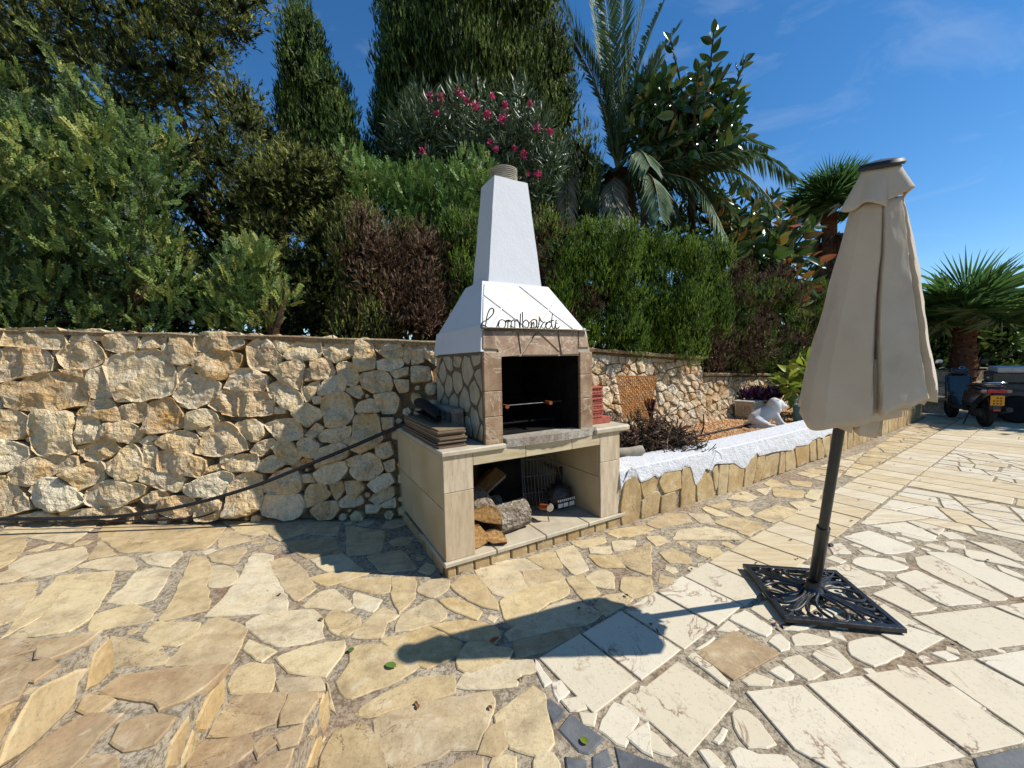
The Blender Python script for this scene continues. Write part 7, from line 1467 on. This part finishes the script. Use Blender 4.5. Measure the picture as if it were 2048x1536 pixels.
# ------------------------------------------------------------------ dark trailer at the right edge
trl = thing('trailer', 'low dark trailer with a white lid at the right edge', 'trailer', (9.80, 7.75, 0), math.radians(-46)); m_tdark = mk_simple('dark_grey_panel', (.035, .038, .042), .45, .5, var=.15)
box('chassis', (-.05, .0, .34), (2.2, 1.25, .42), m_sgrey, trl, .01); box('tub', (-.1, -.05, .42), (2.25, 1.3, .78), m_tdark, trl, .02); box('side_rail', (-.115, -.062, .62), (2.26, -.05, .65), m_sgrey, trl, .003); box('upper_frame', (-.08, -.03, .78), (2.22, 1.28, .99), mk_simple('smoked_panel', (.05, .046, .045), .3, .5), trl, .02); box('white_lid', (-.02, -.04, .99), (2.26, 1.29, 1.10), m_white, trl, .02)
for x_, y_ in ((.25, -.09), (1.9, -.09), (.25, 1.16), (1.9, 1.16)):
    o_ = MB().lathe([(.10, -.02), (.24, -.02), (.27, .03), (.27, .13), (.24, .18), (.10, .18)], 26, Matrix.Translation((x_, y_, .27)) @ Matrix.Rotation(-math.pi / 2, 4, 'X')).build('wheel', m_rubber, trl, True)
box('bumper', (-.16, -.02, .38), (-.10, .55, .46), m_white, trl, .008); box('bumper', (-.16, .7, .38), (-.10, 1.27, .46), m_white, trl, .008); box('marker_lamp', (-.112, .03, .55), (-.10, .14, .60), mk_simple('orange_lens', (.45, .08, .02), .3, .5), trl, .004); box('latch', (-.12, .2, .86), (-.08, .36, .9), m_chrome, trl, .005)
# ------------------------------------------------------------------ stepped stone border behind the scooter
m_ledge = mk_rock('weathered_ledge_stone', [(0, srgb(150, 128, 100)), (1, srgb(178, 154, 122))])
bd = thing('stepped_border', 'stepped low stone border behind the scooter', 'wall', (9.7, 9.2, 0))
for lv, (yy, z0, z1) in enumerate(((0.0, -.05, .30), (.55, .05, .58), (1.1, .2, .92))):
    x_ = -.2 + lv * .35
    while x_ < 7:
        w = rng.uniform(.5, .95); y_ = yy + x_ * .32; box('border_stone', (x_, y_ + rng.uniform(-.02, .02), z0), (x_ + w - .015, y_ + .5, z1 - .04), m_ledge, bd, .02); box('ledge_stone', (x_ - .01, y_ - .05 + rng.uniform(-.02, .02), z1 - .039), (x_ + w - .01, y_ + .52, z1 + rng.uniform(-.012, .012)), m_wcap, bd, .012); x_ += w

# ------------------------------------------------------------------ fallen leaves
m_dry = mk_leafmat('dry_fallen_leaf', [(0, G_(.05, .03, .02)), (.6, G_(.12, .06, .03)), (1, G_(.25, .10, .04))], .7, .1); m_redleaf = mk_leafmat('red_fallen_leaf', [(0, G_(.3, .06, .02)), (1, G_(.4, .09, .03))], .6, .2)
def leaf(u, v, L, w, m, rz, label, tint=.5, curl=.5, group=None, z=.006):
    p = G(u, v, z); V, T = t_leaf(L, w, .5, .05, 6); V = np.stack([V[:, 0], V[:, 2] - L / 2, np.abs(V[:, 0]) * curl + .35 * curl * (V[:, 2] - L / 2) ** 2 / L], -1); o = npmesh('fallen_leaf', V, T, m, None, np.full(len(V), tint)); o.location = p; o.rotation_euler = (rng.uniform(-.2, .2), rng.uniform(-.2, .2), rz); tag(o, label, 'leaf', group); return o
leaf(781, 1332, .062, .017, m_fresh, 1.2, 'green fallen leaf on the flagstones at the front', .6)
leaf(989, 1280, .06, .012, m_redleaf, -.9, 'slim red fallen leaf on the flagstones near the parasol shadow', .5)
leaf(702, 1300, .03, .014, m_fresh, .3, 'tiny green leaf in the mortar joint left of the larger green leaf', .2)
leaf(1168, 1482, .035, .012, m_yel, .8, 'small yellow-green leaf on the blue slate', .4)
pts = [(1553, 1248), (1560, 1256), (1548, 1240), (1420, 1117), (1452, 1092), (1470, 1085), (1510, 1128), (1592, 1117), (1155, 1218), (1040, 1360), (830, 1408), (835, 1415), (880, 1150), (925, 1145), (905, 1138), (1480, 990), (1500, 985), (1540, 1015), (1680, 905), (1760, 925), (1790, 930), (1820, 915), (1715, 1000), (1860, 1000), (1900, 1060), (1985, 1085), (1910, 1283), (1300, 1250), (1315, 1262), (1740, 975), (1700, 1040), (1840, 960), (1940, 940), (1975, 1120), (1580, 1080), (1380, 1140), (1250, 1190), (1330, 1140), (645, 1240), (560, 1190), (980, 1415)]
for i, (u, v) in enumerate(pts): leaf(u + rng.uniform(-3, 3), v + rng.uniform(-2, 2), rng.uniform(.014, .035), rng.uniform(.005, .010), m_dry, rng.uniform(0, 6.28), 'small dry brown leaf scrap lying on the paving', rng.random(), .9, 'dry leaf scraps on the paving')
